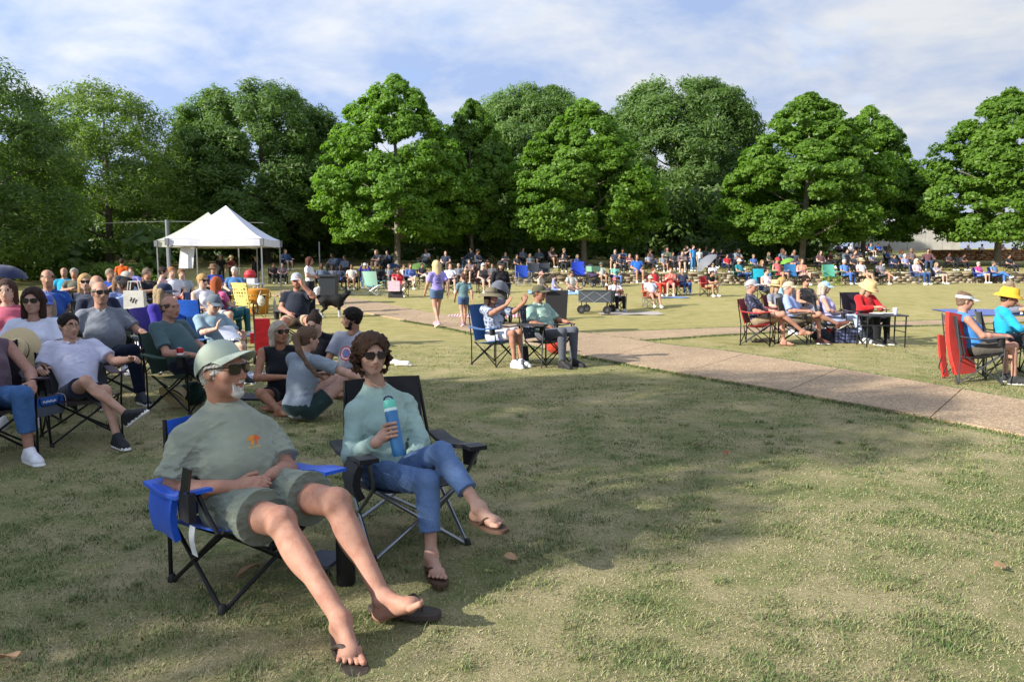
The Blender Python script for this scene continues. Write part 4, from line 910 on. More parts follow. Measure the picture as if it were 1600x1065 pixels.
def flipflop(parent, SF, s, col, off=None, frame=None):
    fs, fu, he, lat, inn = SF if frame is None else frame; o = he - fu * .036 * s + (off if off is not None else 0); b = MB(); pts = []
    for j in range(28):
        a = 2 * PI * j / 28; y = .112 - .155 * math.cos(a); w = .040 + .014 * min(1, max(0, (y - .02) / .16)) ; x = w * math.sin(a) * (1 if abs(math.sin(a)) > .0 else 1); sg = abs(math.sin(a)) ** .55 * np.sign(math.sin(a)); pts.append((w * sg + .006 * (y > .1), y))
    V = []
    for z in (-.012, .005, .009):
        for x, y in pts: V.append(o + (inn * x * (.97 if z == .009 else 1) + fs * y * (1 if z < .009 else .995) + fu * z) * s)
    n = 28; F = [(i, (i + 1) % n, n + (i + 1) % n, n + i) for i in range(n)] + [(n + i, n + (i + 1) % n, 2 * n + (i + 1) % n, 2 * n + i) for i in range(n)] + [tuple(range(2 * n, 3 * n)), tuple(range(n))[::-1]]
    b.add(V, F, 0); m = plain(col, .75, 0, .2, 60, None, .002); so = b.build('flip_flop', m, parent)
    st = MB(); post = o + (fs * .192 + inn * .014 + fu * .010) * s
    for sg in (-1, 1):
        top = o + (fs * .135 + inn * sg * .034 + fu * .052) * s; end = o + (fs * .085 + inn * sg * .044 + fu * .012) * s; st.tube(bez(post + fu * .022 * s, (post + top) / 2 + fu * .020 * s, top, end, n=5), [.0065 * s] * 5 + [.009 * s] * 5 + [.0085 * s] * 5, 6)
    st.tube([post, post + fu * .024 * s], .004 * s, 6); st.build('strap', m, so); return so
# ---- far people share meshes; only colours differ
LOW = {}
def crowd(label, px, ytop, d, ps, phi, top, tcol, bot, bcol, skc, hair, hcol, hat=None, chair=None, short=None, scale=None, group=None, gl=None, shoe='sneaker', scol='#dddddd', fat=1.0, fem=0, h=None, x=None, seat=0):
    h = h or (.022 if d > 24 else .016); key = (ps, top, bot, hair, shoe, fat, fem, h, 'hat' if hat else '')
    if key not in LOW:
        o = dict(det=0 if d > 16 else 1, top=top, bottom=bot, hair=hair, shoe=shoe, fat=fat, fem=fem, hvol=.012, loose=.012, nohand=0); J = pose(ps); R = figure(J, o)
        bl = [R[k] for k in ('body', 'shirt', 'trousers', 'hair') if k in R] + [R['SHO']['b' + a] for a in 'RL' if 'b' + a in R['SHO']]; LOW[key] = (blob_mesh('person', bl, h), R['J'])
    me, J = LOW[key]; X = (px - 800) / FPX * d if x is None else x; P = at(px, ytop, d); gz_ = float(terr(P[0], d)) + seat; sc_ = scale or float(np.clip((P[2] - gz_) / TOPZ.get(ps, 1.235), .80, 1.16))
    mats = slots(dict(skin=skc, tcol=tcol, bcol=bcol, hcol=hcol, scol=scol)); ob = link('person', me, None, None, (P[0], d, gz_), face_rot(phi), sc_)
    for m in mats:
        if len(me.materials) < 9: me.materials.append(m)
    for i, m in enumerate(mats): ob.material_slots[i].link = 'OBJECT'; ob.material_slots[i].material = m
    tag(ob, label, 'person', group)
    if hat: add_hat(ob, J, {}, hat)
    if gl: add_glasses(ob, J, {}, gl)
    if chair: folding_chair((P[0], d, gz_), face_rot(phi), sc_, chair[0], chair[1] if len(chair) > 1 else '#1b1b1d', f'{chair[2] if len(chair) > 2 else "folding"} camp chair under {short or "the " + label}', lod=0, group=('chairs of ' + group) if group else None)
    return ob
# ---- folding camp chair (faces +y)
def seat_grid(w, y0, z0, y1, z1, sag, n=7, flare=1.0):
    return [[(w * (2 * j / (n - 1) - 1) * (1 + (flare - 1) * i / (n - 1)), y0 + (y1 - y0) * i / (n - 1), z0 + (z1 - z0) * i / (n - 1) - sag * (1 - (2 * j / (n - 1) - 1) ** 2) * math.sin(PI * (.15 + .8 * i / (n - 1)))) for j in range(n)] for i in range(n)]
def back_grid(w, z0, z1, y0, y1, sag, n=7, round_=0):
    return [[(w * (2 * j / (n - 1) - 1), y0 + (y1 - y0) * i / (n - 1) - sag * (1 - (2 * j / (n - 1) - 1) ** 2), z0 + (z1 - z0) * i / (n - 1) + (round_ * (1 - (2 * j / (n - 1) - 1) ** 2) if i == n - 1 else 0)) for j in range(n)] for i in range(n)]
def chair_parts(w=.27, high=.90, arm=.62):
    seat = np.array(seat_grid(w - .01, .25, .43, -.22, .36, .07)); back = np.array(back_grid(w - .005, .40, high, -.23, -.37, .05))
    tubes = []
    for s in (-1, 1):
        tubes += [[(s * w, .24, .02), (s * (w - .005), -.22, .38)], [(s * w, -.30, .02), (s * (w - .005), .24, .43)], [(s * w, .235, .02), (-s * (w - .01), .25, .43)], [(s * w, -.31, .02), (-s * (w - .01), -.245, .38)],
                  [(s * (w + .004), -.30, .0), (s * (w + .004), -.30, .40), (s * (w + .002), -.375, high + .01)], [(s * (w + .006), .23, .0), (s * (w + .012), .235, .40), (s * (w + .03), .22, arm)]]
    arms = []
    for s in (-1, 1):
        G = [[(s * (w + .03) + x, y, z) for x in (-.045, 0, .045)] for y, z in ((.26, arm + .012), (.15, arm + .006), (0, arm - .02), (-.15, arm - .015), (-.31, arm + .01))]; arms.append(np.array(G))
    return seat, back, tubes, arms
_CP = {}
def chair_set(k):
    if k not in _CP:
        seat, back, tubes, arms = chair_parts(*k); d = {}
        d['seat'] = MB().sheet(seat[::-1], .006).mesh('seat'); d['back'] = MB().sheet(back, .008).mesh('backrest'); d['arm'] = [MB().sheet(a, .014).mesh('armrest') for a in arms]
        d['leg'] = [MB().tube(t, .0095, 7).mesh('leg') for t in tubes]; ft = MB()
        feet = []
        for x, y in ((k[0], .235), (-k[0], .235), (k[0], -.305), (-k[0], -.305)): feet.append(MB().lathe([(.001, 0), (.020, 0), (.020, .012), (.013, .034), (.001, .034)], (x, y, 0), 8).mesh('foot'))
        d['feet'] = feet
        cup = MB(); s = k[0] + .03; cup.lathe([(.001, -.11), (.036, -.11), (.041, 0), (.037, 0), (.033, -.105), (.001, -.105)], (s, .17, k[2] + .005), 12); d['cup'] = cup.mesh('cup_holder')
        one = MB(); one.sheet(seat[::-1], .008, 0); one.sheet(back, .010, 0)
        for a in arms: one.sheet(a, .016, 0)
        for t in tubes: one.tube(t, .012, 5, 1)
        d['one'] = one.mesh('camp_chair'); _CP[k] = d
    return _CP[k]
def folding_chair(loc, rz, scale, fab, metal, label, lod=1, key=(.27, .90, .62), group=None, backm=None, cup=True, name='camp_chair'):
    D = chair_set(key); fm = fab if isinstance(fab, bpy.types.Material) else cloth(fab, .7, .006); mm_ = tube_metal(metal) if not isinstance(metal, bpy.types.Material) else metal
    if lod == 0:
        o = link(name, D['one'], None, None, loc, rz, scale)
        for m in (fm, mm_):
            if len(D['one'].materials) < 2: D['one'].materials.append(m)
        for i, m in enumerate((fm, mm_)): o.material_slots[i].link = 'OBJECT'; o.material_slots[i].material = m
        return tag(o, label, 'chair', group)
    r = empty(name, loc, rz, scale); tag(r, label, 'chair', group); olk(link('seat', D['seat'], None, r), fm); olk(link('backrest', D['back'], None, r), backm or fm)
    for a in D['arm']: olk(link('armrest', a, None, r), fm)
    for t in D['leg']: olk(link('leg', t, None, r), mm_)
    for t in D['feet']: olk(link('foot', t, None, r), plain('#141414', .6))
    if cup: olk(link('cup_holder', D['cup'], None, r), plain('#101012', .8))
    return r
def olk(o, *ms):
    for i, m in enumerate(ms):
        if len(o.data.materials) <= i: o.data.materials.append(m)
        o.material_slots[i].link = 'OBJECT'; o.material_slots[i].material = m
    return o
def decal(name, target, c, n, u, size, fn, mats, res=22, parent=None, off=.0018):
    """a print lying on a cloth surface: cells where fn(a, b) gives a material index, a and b in -1..1"""
    n = nrm(n); u = nrm(np.asarray(u) - n * np.dot(u, n)); v = np.cross(n, u); me = target.data; M = target.matrix_world
    bv = BVHTree.FromPolygons([x.co for x in me.vertices], [p.vertices[:] for p in me.polygons]); b = MB(); grid = {}
    for i in range(res + 1):
        for j in range(res + 1):
            a, e = 2 * i / res - 1, 2 * j / res - 1; p = np.asarray(c) + u * a * size + v * e * size + n * .25; hit = bv.ray_cast(Vector(p), Vector(-n), .5)[0]; grid[i, j] = None if hit is None else np.array(hit) + n * off
    for i in range(res):
        for j in range(res):
            k = fn(2 * (i + .5) / res - 1, 2 * (j + .5) / res - 1); q = [grid[i, j], grid[i + 1, j], grid[i + 1, j + 1], grid[i, j + 1]]
            if k is None or any(x is None for x in q): continue
            b.add(q, [(0, 1, 2, 3)], k)
    return b.build(name, mats, parent if parent is not None else target)
# ================================================================== the couple in front
def px(D): return {k: at(*v) for k, v in D.items()}
# ---- man in the blue chair
mj = px(dict(hipR=(352, 792, 3.50), hipL=(402, 765, 3.70), knR=(438, 815, 3.20), knL=(525, 785, 3.32), anR=(533, 968, 2.90), anL=(598, 934, 3.10), toR=(556, 1037, 2.76), toL=(676, 936, 2.98),
    shR=(289, 687, 3.60), shL=(414, 674, 3.88), elR=(268, 768, 3.50), elL=(450, 735, 3.74), wrR=(364, 760, 3.40), wrL=(424, 742, 3.50), neck=(351, 623, 3.78), head=(347, 577, 3.74), pel=(377, 778, 3.62)))
mj['HM'] = frm(vec(.93, -.34, .02), vec(-.05, .02, 1)); mj['hdR'] = at(437, 745, 3.38) - at(370, 760, 3.40); mj['hnR'] = vec(.15, .45, -.85); mj['hdL'] = at(385, 760, 3.40) - at(424, 742, 3.48); mj['hnL'] = vec(.1, -.25, -.9)
mo = dict(s=1.08, fat=1.20, det=2, arm=1.08, leg=1.10, hs=1.13, top='tee', sleeve=.74, loose=.020, neckw=.072, vneck=.012, bottom='shorts', hemf=.70, flare=.018, shoe='flip', scol='#3d332c', hair='bald', hcol='#c9c4bc', beard='goatee', beardcol='#d8d3cc',
    skin='#a97d69', tcol=cloth('#8f9483', .9, .010), bcol=cloth('#70776a', .85, .008), hat=None, glasses=None, curlR=.28, curlL=.34, thumbR=.2, smile=1, folds=.024, fs=.75, nk=1.10, pfolds=.010, seed=4, tname='t_shirt', bname='shorts')
mj['toR'] = at(551, 1030, 2.76)
_h = gr(592, 962); _t = gr(690, 972); _fs = nrm(vec(_t[0] - _h[0], _t[1] - _h[1], 0)); _lat = np.cross(_fs, (0, 0, 1)); mo['flipL'] = (_fs, vec(0, 0, 1.), vec(_h[0], _h[1], .068), _lat, _lat)
MAN = person('man in sage cap and shirt with hands clasped in the blue chair', (0, 0, 0), 0, 1, mj, mo, .0048)
hm = mj['HM'].copy(); capM = dict(MAN['J']); rot_up = hm @ np.array([[1, 0, 0], [0, math.cos(.33), -math.sin(.33)], [0, math.sin(.33), math.cos(.33)]]); capM['HM'] = rot_up
add_hat(MAN['root'], capM, mo, ('cap', '#a1ab9b', '#555c50'))
def shades(R, o, f, l):
    gm = add_glasses(R['root'], R['J'], o, 'sun', f, l); return gm
shades(MAN, mo, '#14110f', '#120f0e')
# orange and yellow tree emblem printed on the shirt
def emblem(a, b):
    if b < -.62 and b > -.80 and abs(a) < .85 and int((a + 1) * 11) % 3: return 2
    r = math.hypot(a * .9, (b - .1) * 1.0)
    if b > .18 and r < .78 and r > .20 - a * .2: return 0 if a < .05 else 1
    if b <= .18 and b > -.42 and abs(a + .28 - .25 * (b + .4)) < .20: return 0
    if b <= .3 and b > -.40 and .14 < a < .52 - .3 * (.3 - b): return 1
    return None
bpy.context.view_layer.update()
decal('emblem', MAN['shirt_o'], at(397, 689, 3.62), vec(.30, -.93, .2), vec(.90, .30, .1), .036, emblem, [plain('#d98a2c', .8), plain('#cf5b2c', .8), plain('#c9a35e', .8)], 30)
# ---- his blue chair
BLUE = cloth('#1a55c4', .6, .006); BLK = tube_metal('#17171a', .4, .5)
def tubeobj(name, pts, r, m, parent, n=8): return MB().tube(pts, r, n).build(name, m, parent)
cb = at(312, 930, 3.40); ch = empty('camp_chair', (0, 0, 0)); tag(ch, 'blue fabric camp chair with black legs holding the man in the cap', 'chair')
f_ = vec(.742, -.670, 0); r_ = vec(-.670, -.742, 0); cc = vec(-1.28, 3.57, 0)
def L2(x, y, z): return cc + r_ * x + f_ * y + vec(0, 0, z)
def gmap(G): return np.array([[L2(*p) for p in row] for row in G])
MB().sheet(gmap(seat_grid(.265, .24, .37, -.26, .30, .05))[::-1], .006).build('seat', BLUE, ch)
MB().sheet(gmap(back_grid(.225, .30, .775, -.25, -.36, .05, 9)), .012).build('backrest', BLUE, ch)
for s_ in (1, -1):
    G = [[(s_ * .30 + x, y, z) for x in (-.06, 0, .06)] for y, z in ((.30 - .17 * (s_ > 0), .535), (.2 - .12 * (s_ > 0), .53), (.02, .495), (-.15, .48), (-.33, .50))]
    MB().sheet(gmap(G), .016).build('armrest', BLUE, ch)
    for pts in ([(s_ * .27, .24, .0), (s_ * .265, -.25, .31)], [(s_ * .27, -.26, .0), (s_ * .265, .24, .37)], [(s_ * .27, .235, .0), (-s_ * .262, .25, .37)], [(s_ * .27, -.27, .0), (-s_ * .262, -.275, .31)], [(s_ * .275, -.27, 0), (s_ * .27, -.27, .34), (s_ * .23, -.365, .78)], [(s_ * .275, .235, .36), (s_ * .29, .22 - .06 * (s_ > 0), .45), (s_ * .30, .20 - .10 * (s_ > 0), .53)]):
        tubeobj('leg', [L2(*p) for p in pts], .0105, BLK, ch)
    for y in (.238, -.268): MB().lathe([(.001, 0), (.022, 0), (.022, .014), (.013, .04), (.001, .04)], L2(s_ * .27, y, 0), 10).build('foot', plain('#151516', .6), ch)
bagG = [[(.325 + .02 * math.sin(PI * i / 4), -.28 + .23 * j / 4, .50 - .22 * i / 4 + .01 * math.sin(j)) for j in range(5)] for i in range(5)]
MB().sheet(gmap(bagG), .03).build('side_pocket', BLUE, ch); MB().sheet(gmap([[(.30 + .008 * math.sin(i), .02 + .05 * j / 2, .36 - .14 * i / 4) for j in range(3)] for i in range(5)]), .003).build('tag', plain('#e8e8e6', .8), ch)
MB().sheet(gmap([[(.345, .06 + .09 * j / 2, .54 - .13 * i / 3) for j in range(3)] for i in range(4)]), .035).build('cup_holder', plain('#15161c', .85), ch)
phone = MB(); Rm = np.stack([f_, r_, vec(0, 0, 1)], 1); tl = np.array([[1, 0, .0], [0, 1, 0], [.12, -.10, 1]]).T; phone.box(L2(.350, .105, .575), (.072, .010, .148), 0, Rm @ tl)
tag(phone.build('mobile_phone', plain('#161821', .15)), 'dark mobile phone standing in the armrest pocket of the blue chair', 'phone')
# ---- woman in the black chair
wj = px(dict(hipR=(590, 742, 4.02), hipL=(628, 735, 4.17), knR=(668, 752, 3.72), knL=(690, 708, 3.80), anR=(674, 866, 3.60), anL=(748, 792, 3.60), toR=(685, 900, 3.47), toL=(785, 820, 3.47),
    shR=(556, 643, 4.06), shL=(634, 631, 4.28), elR=(549, 712, 3.97), elL=(657, 690, 4.12), wrR=(588, 691, 3.77), wrL=(646, 714, 4.02), neck=(587, 600, 4.18), head=(581, 553, 4.13), pel=(607, 738, 4.10)))
wj['HM'] = frm(vec(.42, -.90, -.06)); wj['hdL'] = vec(-.35, -.15, -.9)
wo = dict(s=.88, fat=.98, det=2, arm=.90, leg=.98, hs=.88, fem=.9, top='long', cuff=.93, loose=.016, neckw=.090, bottom='capri', caprif=.70, pfit=.008, shoe='flip', scol='#4a3324', hair='curly', hvol=.024, hcol='#46301f', skin='#ad8876', tcol=cloth('#93aba2', .92, .010), bcol=denim('#587096'),
    nohandR=1, curlL=.4, folds=.011, fs=.85, pfolds=.009, seed=8, tname='sweater', bname='jeans', hfold=.010)
wR = figure(wj, wo)
# bottle and the hand that closes round it
bt0, bt1 = at(624, 712, 3.79), at(607, 622, 3.86); bax = nrm(bt1 - bt0); bs = np.linalg.norm(bt1 - bt0); side = nrm(np.cross(bax, vec(0, 1, 0))); fr_ = np.cross(side, bax); BR = .0335
def onb(z, an, r): return bt0 + bax * z + (side * math.cos(an) + fr_ * math.sin(an)) * r
if np.dot(side, (1, 0, 0)) < 0: side = -side
if np.dot(fr_, (0, -1, 0)) < 0: fr_ = -fr_
def grip(B):
    for i, z in enumerate((.168, .146, .124, .103)):
        P = [onb(z - .004, PI + .25, BR + .012), onb(z, PI - .55, BR + .0105), onb(z + .001, PI - 1.35, BR + .0095), onb(z, PI - 2.05 + .12 * (i == 3), BR + .0085)]
        for j in range(3): B.cone(P[j], P[j + 1], .0098 - .0006 * j, .0093 - .0006 * j, SK, .003)
    wr = wj['wrR']; pc = onb(.132, PI + .35, BR + .016); kn = onb(.135, PI + .05, BR + .012); B.cone(wr, lp(wr, pc, .7), .025, .028, SK, .02, sq=(fr_, 1.2)); B.cone(onb(.162, PI + .2, BR + .013), onb(.108, PI + .25, BR + .013), .017, .016, SK, .015); B.cone(lp(wr, pc, .6), pc, .028, .024, SK, .02)
    B.cone(lp(wr, pc, .75), onb(.165, PI + 1.2, BR + .012), .016, .012, SK, .012); B.cone(onb(.165, PI + 1.2, BR + .012), onb(.185, PI + 2.0, BR + .010), .011, .009, SK, .004)
_fig = figure
def figure(J, o):
    R = _fig(J, o)
    if o.get('grip'): grip(R['body'])
    return R
wo['grip'] = 1
WOM = person('curly haired woman in sage sweater and jeans holding the water bottle', (0, 0, 0), 0, 1, wj, wo, .0045)
shades(WOM, wo, '#17131c', '#251a24')
ring = MB(); ring.tube([onb(.124 + .002 * math.sin(a), PI - .55 + .0, BR + .0105) + (bax * math.cos(a) + fr_ * math.sin(a)) * .0112 for a in np.linspace(0, 2 * PI, 13)], .0015, 5, 0, False); ring.build('ring', plain('#d9c9a0', .2, 1), WOM['root'])
nkl = MB(); T_ = WOM['T']; nkl.tube(bez(*[wj['neck'] + T_ @ vec(.052 * math.sin(a), .020 + .050 * math.cos(a), .034 - .060 * math.cos(a / 1.6) ** 3) for a in np.linspace(-1.5, 1.5, 7)], n=4), .0009, 4); nkl.build('necklace', plain('#e6dcc0', .2, 1), WOM['root'])
bot = empty('water_bottle', tuple(bt0)); tag(bot, 'blue water bottle with mint green lid held by the curly haired woman', 'bottle')
BM = np.stack([side, -fr_, bax], 1)
def bl(prof, name, m, n=24): return MB().lathe(prof, (0, 0, 0), n, 0, None, BM).build(name, m, bot)
bl([(.001, 0), (.028, 0), (.0315, .006), (.0335, .04), (.0335, bs * .76), (.031, bs * .785), (.001, bs * .785)], 'flask', plain('#2f6fa3', .35, 0, .06))
bl([(.031, bs * .775), (.0325, bs * .78), (.0325, bs * .83), (.030, bs * .835)], 'collar', plain('#cfe3e4', .5)); bl([(.0325, bs * .83), (.0335, bs * .84), (.0315, bs * .93), (.026, bs * .975), (.001, bs * .985)], 'lid', plain('#63c4b0', .45))
lp_ = MB(); c_ = np.array([0, 0, 0.]) + BM @ vec(.0, -.004, bs * .97); lp_.tube([c_ + BM @ vec(.022 * math.cos(a), -.012 * math.sin(a) - .006, .014 * math.sin(a) + .004) for a in np.linspace(0, 2 * PI, 15)], .0045, 6, 0, False); lp_.build('carry_loop', plain('#17324f', .4), bot)
sp_ = MB(); sp_.box(c_ + BM @ vec(-.006, .0, .012), (.026, .020, .012), 0, BM); sp_.build('spout_cover', plain('#c9cfdd', .4), bot)
# ---- her black chair with silver legs
BLKC = cloth('#121318', .7, .005); SIL = tube_metal('#8f9196', .3, .9)
cw_ = empty('camp_chair', (0, 0, 0)); tag(cw_, 'black fabric camp chair with silver legs under the curly haired woman', 'chair')
f_ = nrm(vec(.45, -.89, 0)); r_ = vec(f_[1], -f_[0], 0); cc = vec(-.60, 4.14, 0)
MB().sheet(gmap(seat_grid(.25, .24, .36, -.24, .29, .05))[::-1], .006).build('seat', BLKC, cw_)
MB().sheet(gmap(back_grid(.225, .30, .855, -.24, -.40, .05, 9)), .012).build('backrest', BLKC, cw_)
for s_ in (1, -1):
    G = [[(s_ * .30 + x, y, z) for x in (-.05, 0, .05)] for y, z in ((.34, .555), (.24, .55), (.05, .51), (-.15, .50), (-.30, .52))]
    MB().sheet(gmap(G), .022).build('armrest', BLKC, cw_)
    for pts in ([(s_ * .265, .26, .0), (s_ * .255, -.25, .31)], [(s_ * .265, -.28, .0), (s_ * .255, .25, .38), (s_ * .30, .33, .54)], [(s_ * .265, .255, .0), (-s_ * .25, .255, .37)], [(s_ * .265, -.29, .0), (-s_ * .25, -.265, .31)], [(s_ * .27, -.29, 0), (s_ * .27, -.27, .34)]):
        tubeobj('leg', [L2(*p) for p in pts], .0105, SIL, cw_)
    tubeobj('back_post', [L2(s_ * .27, -.27, .34), L2(s_ * .225, -.405, .855)], .0105, BLK, cw_)
    for y in (.258, -.285): MB().lathe([(.001, 0), (.02, 0), (.02, .012), (.013, .035), (.001, .035)], L2(s_ * .265, y, 0), 10).build('foot', plain('#151516', .6), cw_)
net = MB(); net.lathe([(.042, 0), (.040, -.05), (.036, -.10), (.001, -.105)], L2(-.30, .22, .545), 14); net.build('cup_holder', plain('#0f1012', .9), cw_)
bagG = [[(.33 + .03 * math.sin(PI * i / 4), .10 + .2 * j / 4, .52 - .17 * i / 4) for j in range(5)] for i in range(5)]; MB().sheet(gmap(bagG), .04).build('side_pocket', BLKC, cw_)
# ---- things on the grass by their feet
tag(MB().lathe([(.001, 0), (.043, 0), (.0455, .006), (.0455, .24), (.043, .262), (.03, .275), (.001, .277)], (*gr(541, 912)[:2], .0), 20).build('flask', plain('#0d0e10', .55)), 'tall black flask standing on the grass between the two front chairs', 'flask')
p_ = gr(498, 885); mat_ = MB(); mat_.sheet([[(p_[0] - .12 + .18 * i / 3 + .03 * j, p_[1] - .05 + .22 * j / 3, .012 + .008 * math.sin(i * 2 + j)) for j in range(4)] for i in range(4)], .012)
tag(mat_.build('carry_bag', cloth('#2b3145', .6, .006)), 'folded dark carry bag lying on grass behind the man\'s leg', 'bag')
# ================================================================== people and things further back
LT, TN, MD, DK = '#c39f8b', '#ab836c', '#855c44', '#4a3022'
def med(label, px_, ytop, d, phi, J, o, h=.012, topz=None, kind='sit', gz=None, sc=None):
    P = at(px_, ytop, d); z = float(terr(P[0], d)) if gz is None else gz; tz = topz or 1.235; s_ = sc or float(np.clip((P[2] - z) / tz, .82, 1.18)); R = person(label, (P[0], d, z), face_rot(phi), s_, J, o, h); R['loc'] = (P[0], d, z); R['sc'] = s_; R['rz'] = face_rot(phi); R['fwd'] = vec(math.sin(math.radians(phi)), -math.cos(math.radians(phi)), 0); return R
def chair_for(R, fab, metal, label, key=(.27, .90, .62), **k): return folding_chair(R['loc'], R['rz'], R['sc'], fab, metal, label, 1, key, **k)
def wpt(R, p):
    c, s = math.cos(R['rz']), math.sin(R['rz']); return vec(R['loc'][0] + R['sc'] * (c * p[0] - s * p[1]), R['loc'][1] + R['sc'] * (s * p[0] + c * p[1]), R['loc'][2] + R['sc'] * p[2])
# ---- man in the white polo, legs crossed
J = pose('sit_cross', neck=(0, -.27, .90), head=(.01, -.27, 1.06), shR=(.185, -.27, .855), shL=(-.185, -.25, .855), pel=(0, .0, .42), hipR=(.09, .02, .42), hipL=(-.09, .02, .42), elR=(.29, -.16, .64), wrR=(.31, .06, .68), elL=(-.32, -.05, .70), wrL=(-.42, .17, .74), knR=(.03, .46, .60), anR=(-.24, .70, .30), toR=(-.33, .83, .33), knL=(-.12, .45, .50), anL=(-.16, .66, .10), toL=(-.18, .80, .04))
R = med('man with glasses in white polo, navy shorts and crossed legs', 117, 482, 6.55, 40, J, dict(top='tee', collar=1, sleeve=.72, tcol=cloth('#b9bacf', .85, .008), bottom='shorts', hemf=.62, bcol='#1d2436', skin='#b28b77', hair='short', hcol='#1f1713', hvol=.006, glasses='clear', scol='#15171c', look=(-.25, 1, -.10), fat=1.1, folds=.007, seed=21, curlR=.5, curlL=.6), .0085)
PURP = cloth('#3a2036', .7, .006); GREYF = cloth('#4b4c52', .75, .006)
chair_for(R, PURP, '#1a1a1c', 'purple and grey camp chair under the man in white polo', (.29, .80, .62), backm=GREYF)
bagp = wpt(R, (.33, .22, .40)); bg_ = empty('cooler_bag', bagp, R['rz'] + .5); tag(bg_, 'blue and grey cooler bag hanging from the purple chair armrest', 'bag')
b = MB()
prof = [(math.copysign(abs(math.cos(a)) ** .45, math.cos(a)) * .115, math.copysign(abs(math.sin(a)) ** .45, math.sin(a)) * .07) for a in np.linspace(0, 2 * PI, 25)[:-1]]
for z, k in ((-.09, .96), (-.08, 1), (-.01, 1.0), (.05, .98), (.065, .92)): b.add([(x * 1.35 * k, y * k, z) for x, y in prof], [], 0)
n_ = 24
for i in range(4): b.add([], [], 0); b.f.extend([(i * n_ + j - 0, i * n_ + (j + 1) % n_, (i + 1) * n_ + (j + 1) % n_, (i + 1) * n_ + j) for j in range(n_)]); b.m.extend([1 if i < 1 else (0 if i > 1 else 1)] * n_)
b.f.append(tuple(4 * n_ + j for j in range(n_))); b.m.append(2); b.f.append(tuple(range(n_))[::-1]); b.m.append(1)
b.build('body', [cloth('#1d55a8', .6, .004), cloth('#5b6370', .7, .004), cloth('#16181d', .7, .004)], bg_)
st = MB(); st.sheet([[(-.10 + .20 * t + .0, -.02 + w, .06 + .27 * math.sin(PI * t) ** .6) for w in (-.015, .015)] for t in np.linspace(0, 1, 13)], .004); st.build('strap', cloth('#3c414b', .7, .004), bg_)
for sx in (-.146, .146):
    MB().tube([(sx, .072 * math.copysign(abs(math.cos(a)) ** .5, math.cos(a)), -.012 + .078 * math.copysign(abs(math.sin(a)) ** .5, math.sin(a))) for a in np.linspace(0, 2 * PI, 21)], .0035, 5, 0, False).build('piping', plain('#b9bcc8', .7), bg_)
MB().tube([(-.085, .0725, .062), (-.085, .0735, .02), (-.06, .0735, -.004), (.06, .0735, -.004), (.085, .0735, .02), (.085, .0725, .062)], .0045, 5).build('flap_edge', plain('#101218', .7), bg_)
lo = MB()
for i in range(11): lo.box((.055 - .011 * i, .0715, .028 + .004 * math.sin(i * 2.2)), (.007, .002, .014 if i % 3 else .020))
lo.build('lettering', plain('#dfe6ee', .7), bg_)
# ---- woman in white blouse
J = pose('sit_clasp', elR=(.27, -.06, .66), wrR=(.12, .20, .60), wrL=(-.10, .16, .62))
R = med('brown haired woman in white blouse and sunglasses holding a straw hat', 40, 451, 7.4, 16, J, dict(top='tee', sleeve=.95, tcol=cloth('#c9cbdc', .85, .008), bottom='pants', bcol=denim('#1e2840'), skin='#b28b7a', hair='long', hlen=-.15, hcol='#37221c', glasses='sun', fem=1.1, fat=1.18, vneck=.05, look=(.0, 1, -.04), scol='#dddddd', folds=.006, seed=31, hvol=.016), .010)
chair_for(R, '#24262c', '#1a1a1c', 'dark camp chair under the woman in white blouse', key=(.28, .86, .62))
ho = link('straw_hat', straw_mesh(.20, .115, .01, .008), [plain('#cdb98f', .85, 0, .1, 120, None, .003), cloth('#15130f', .8)], None, at(30, 548, 6.75), (1.25, .12, .35)); tag(ho, 'cream straw hat with black band held on the blouse woman\'s lap', 'hat')
stp = MB(); q = [wpt(R, p) for p in ((.14, -.13, .91), (.02, .02, .80), (-.10, .07, .66), (-.17, .04, .56))]; stp.sheet([[p + vec(-.018, 0, -.01) + vec(0, -.025, .0), p + vec(.018, 0, .012) + vec(0, -.025, 0)] for p in q], .003); stp.build('bag_strap', cloth('#8d8a8c', .7), R['root']); R['root'].children[-1].matrix_parent_inverse = Matrix.LocRotScale(Vector(R['loc']), R['root'].rotation_euler, R['root'].scale).inverted()
# ---- man in grey polo
J = pose('sit_arms', elL=(-.33, -.06, .69), wrL=(-.38, .22, .66), knR=(.15, .40, .52), knL=(-.18, .44, .54), anR=(.12, .50, .09), anL=(-.22, .52, .09), toR=(.14, .66, .03), toL=(-.25, .68, .03))
R = med('heavy man in grey polo and sunglasses with dark jeans', 160, 440, 8.5, 36, J, dict(top='tee', collar=1, sleeve=.72, tcol=cloth('#6f747d', .85, .009), bottom='pants', bcol=denim('#141b2e'), skin='#ae8572', hair='bald', hcol='#8c8178', glasses='sun', fat=1.32, belly=1, look=(-.15, 1, 0), scol='#2a2d38', folds=.007, seed=41), .010)
chair_for(R, '#1d2c26', '#1a1a1c', 'dark green camp chair under the heavy man in grey polo', key=(.30, .86, .62))
tag(MB().lathe([(.001, -.03), (.03, -.03), (.033, .03), (.028, .035), (.001, .035)], wpt(R, (-.38, .28, .68)), 12).build('can', plain('#16161a', .4)), 'small black cup under the grey polo man\'s hand', 'cup')
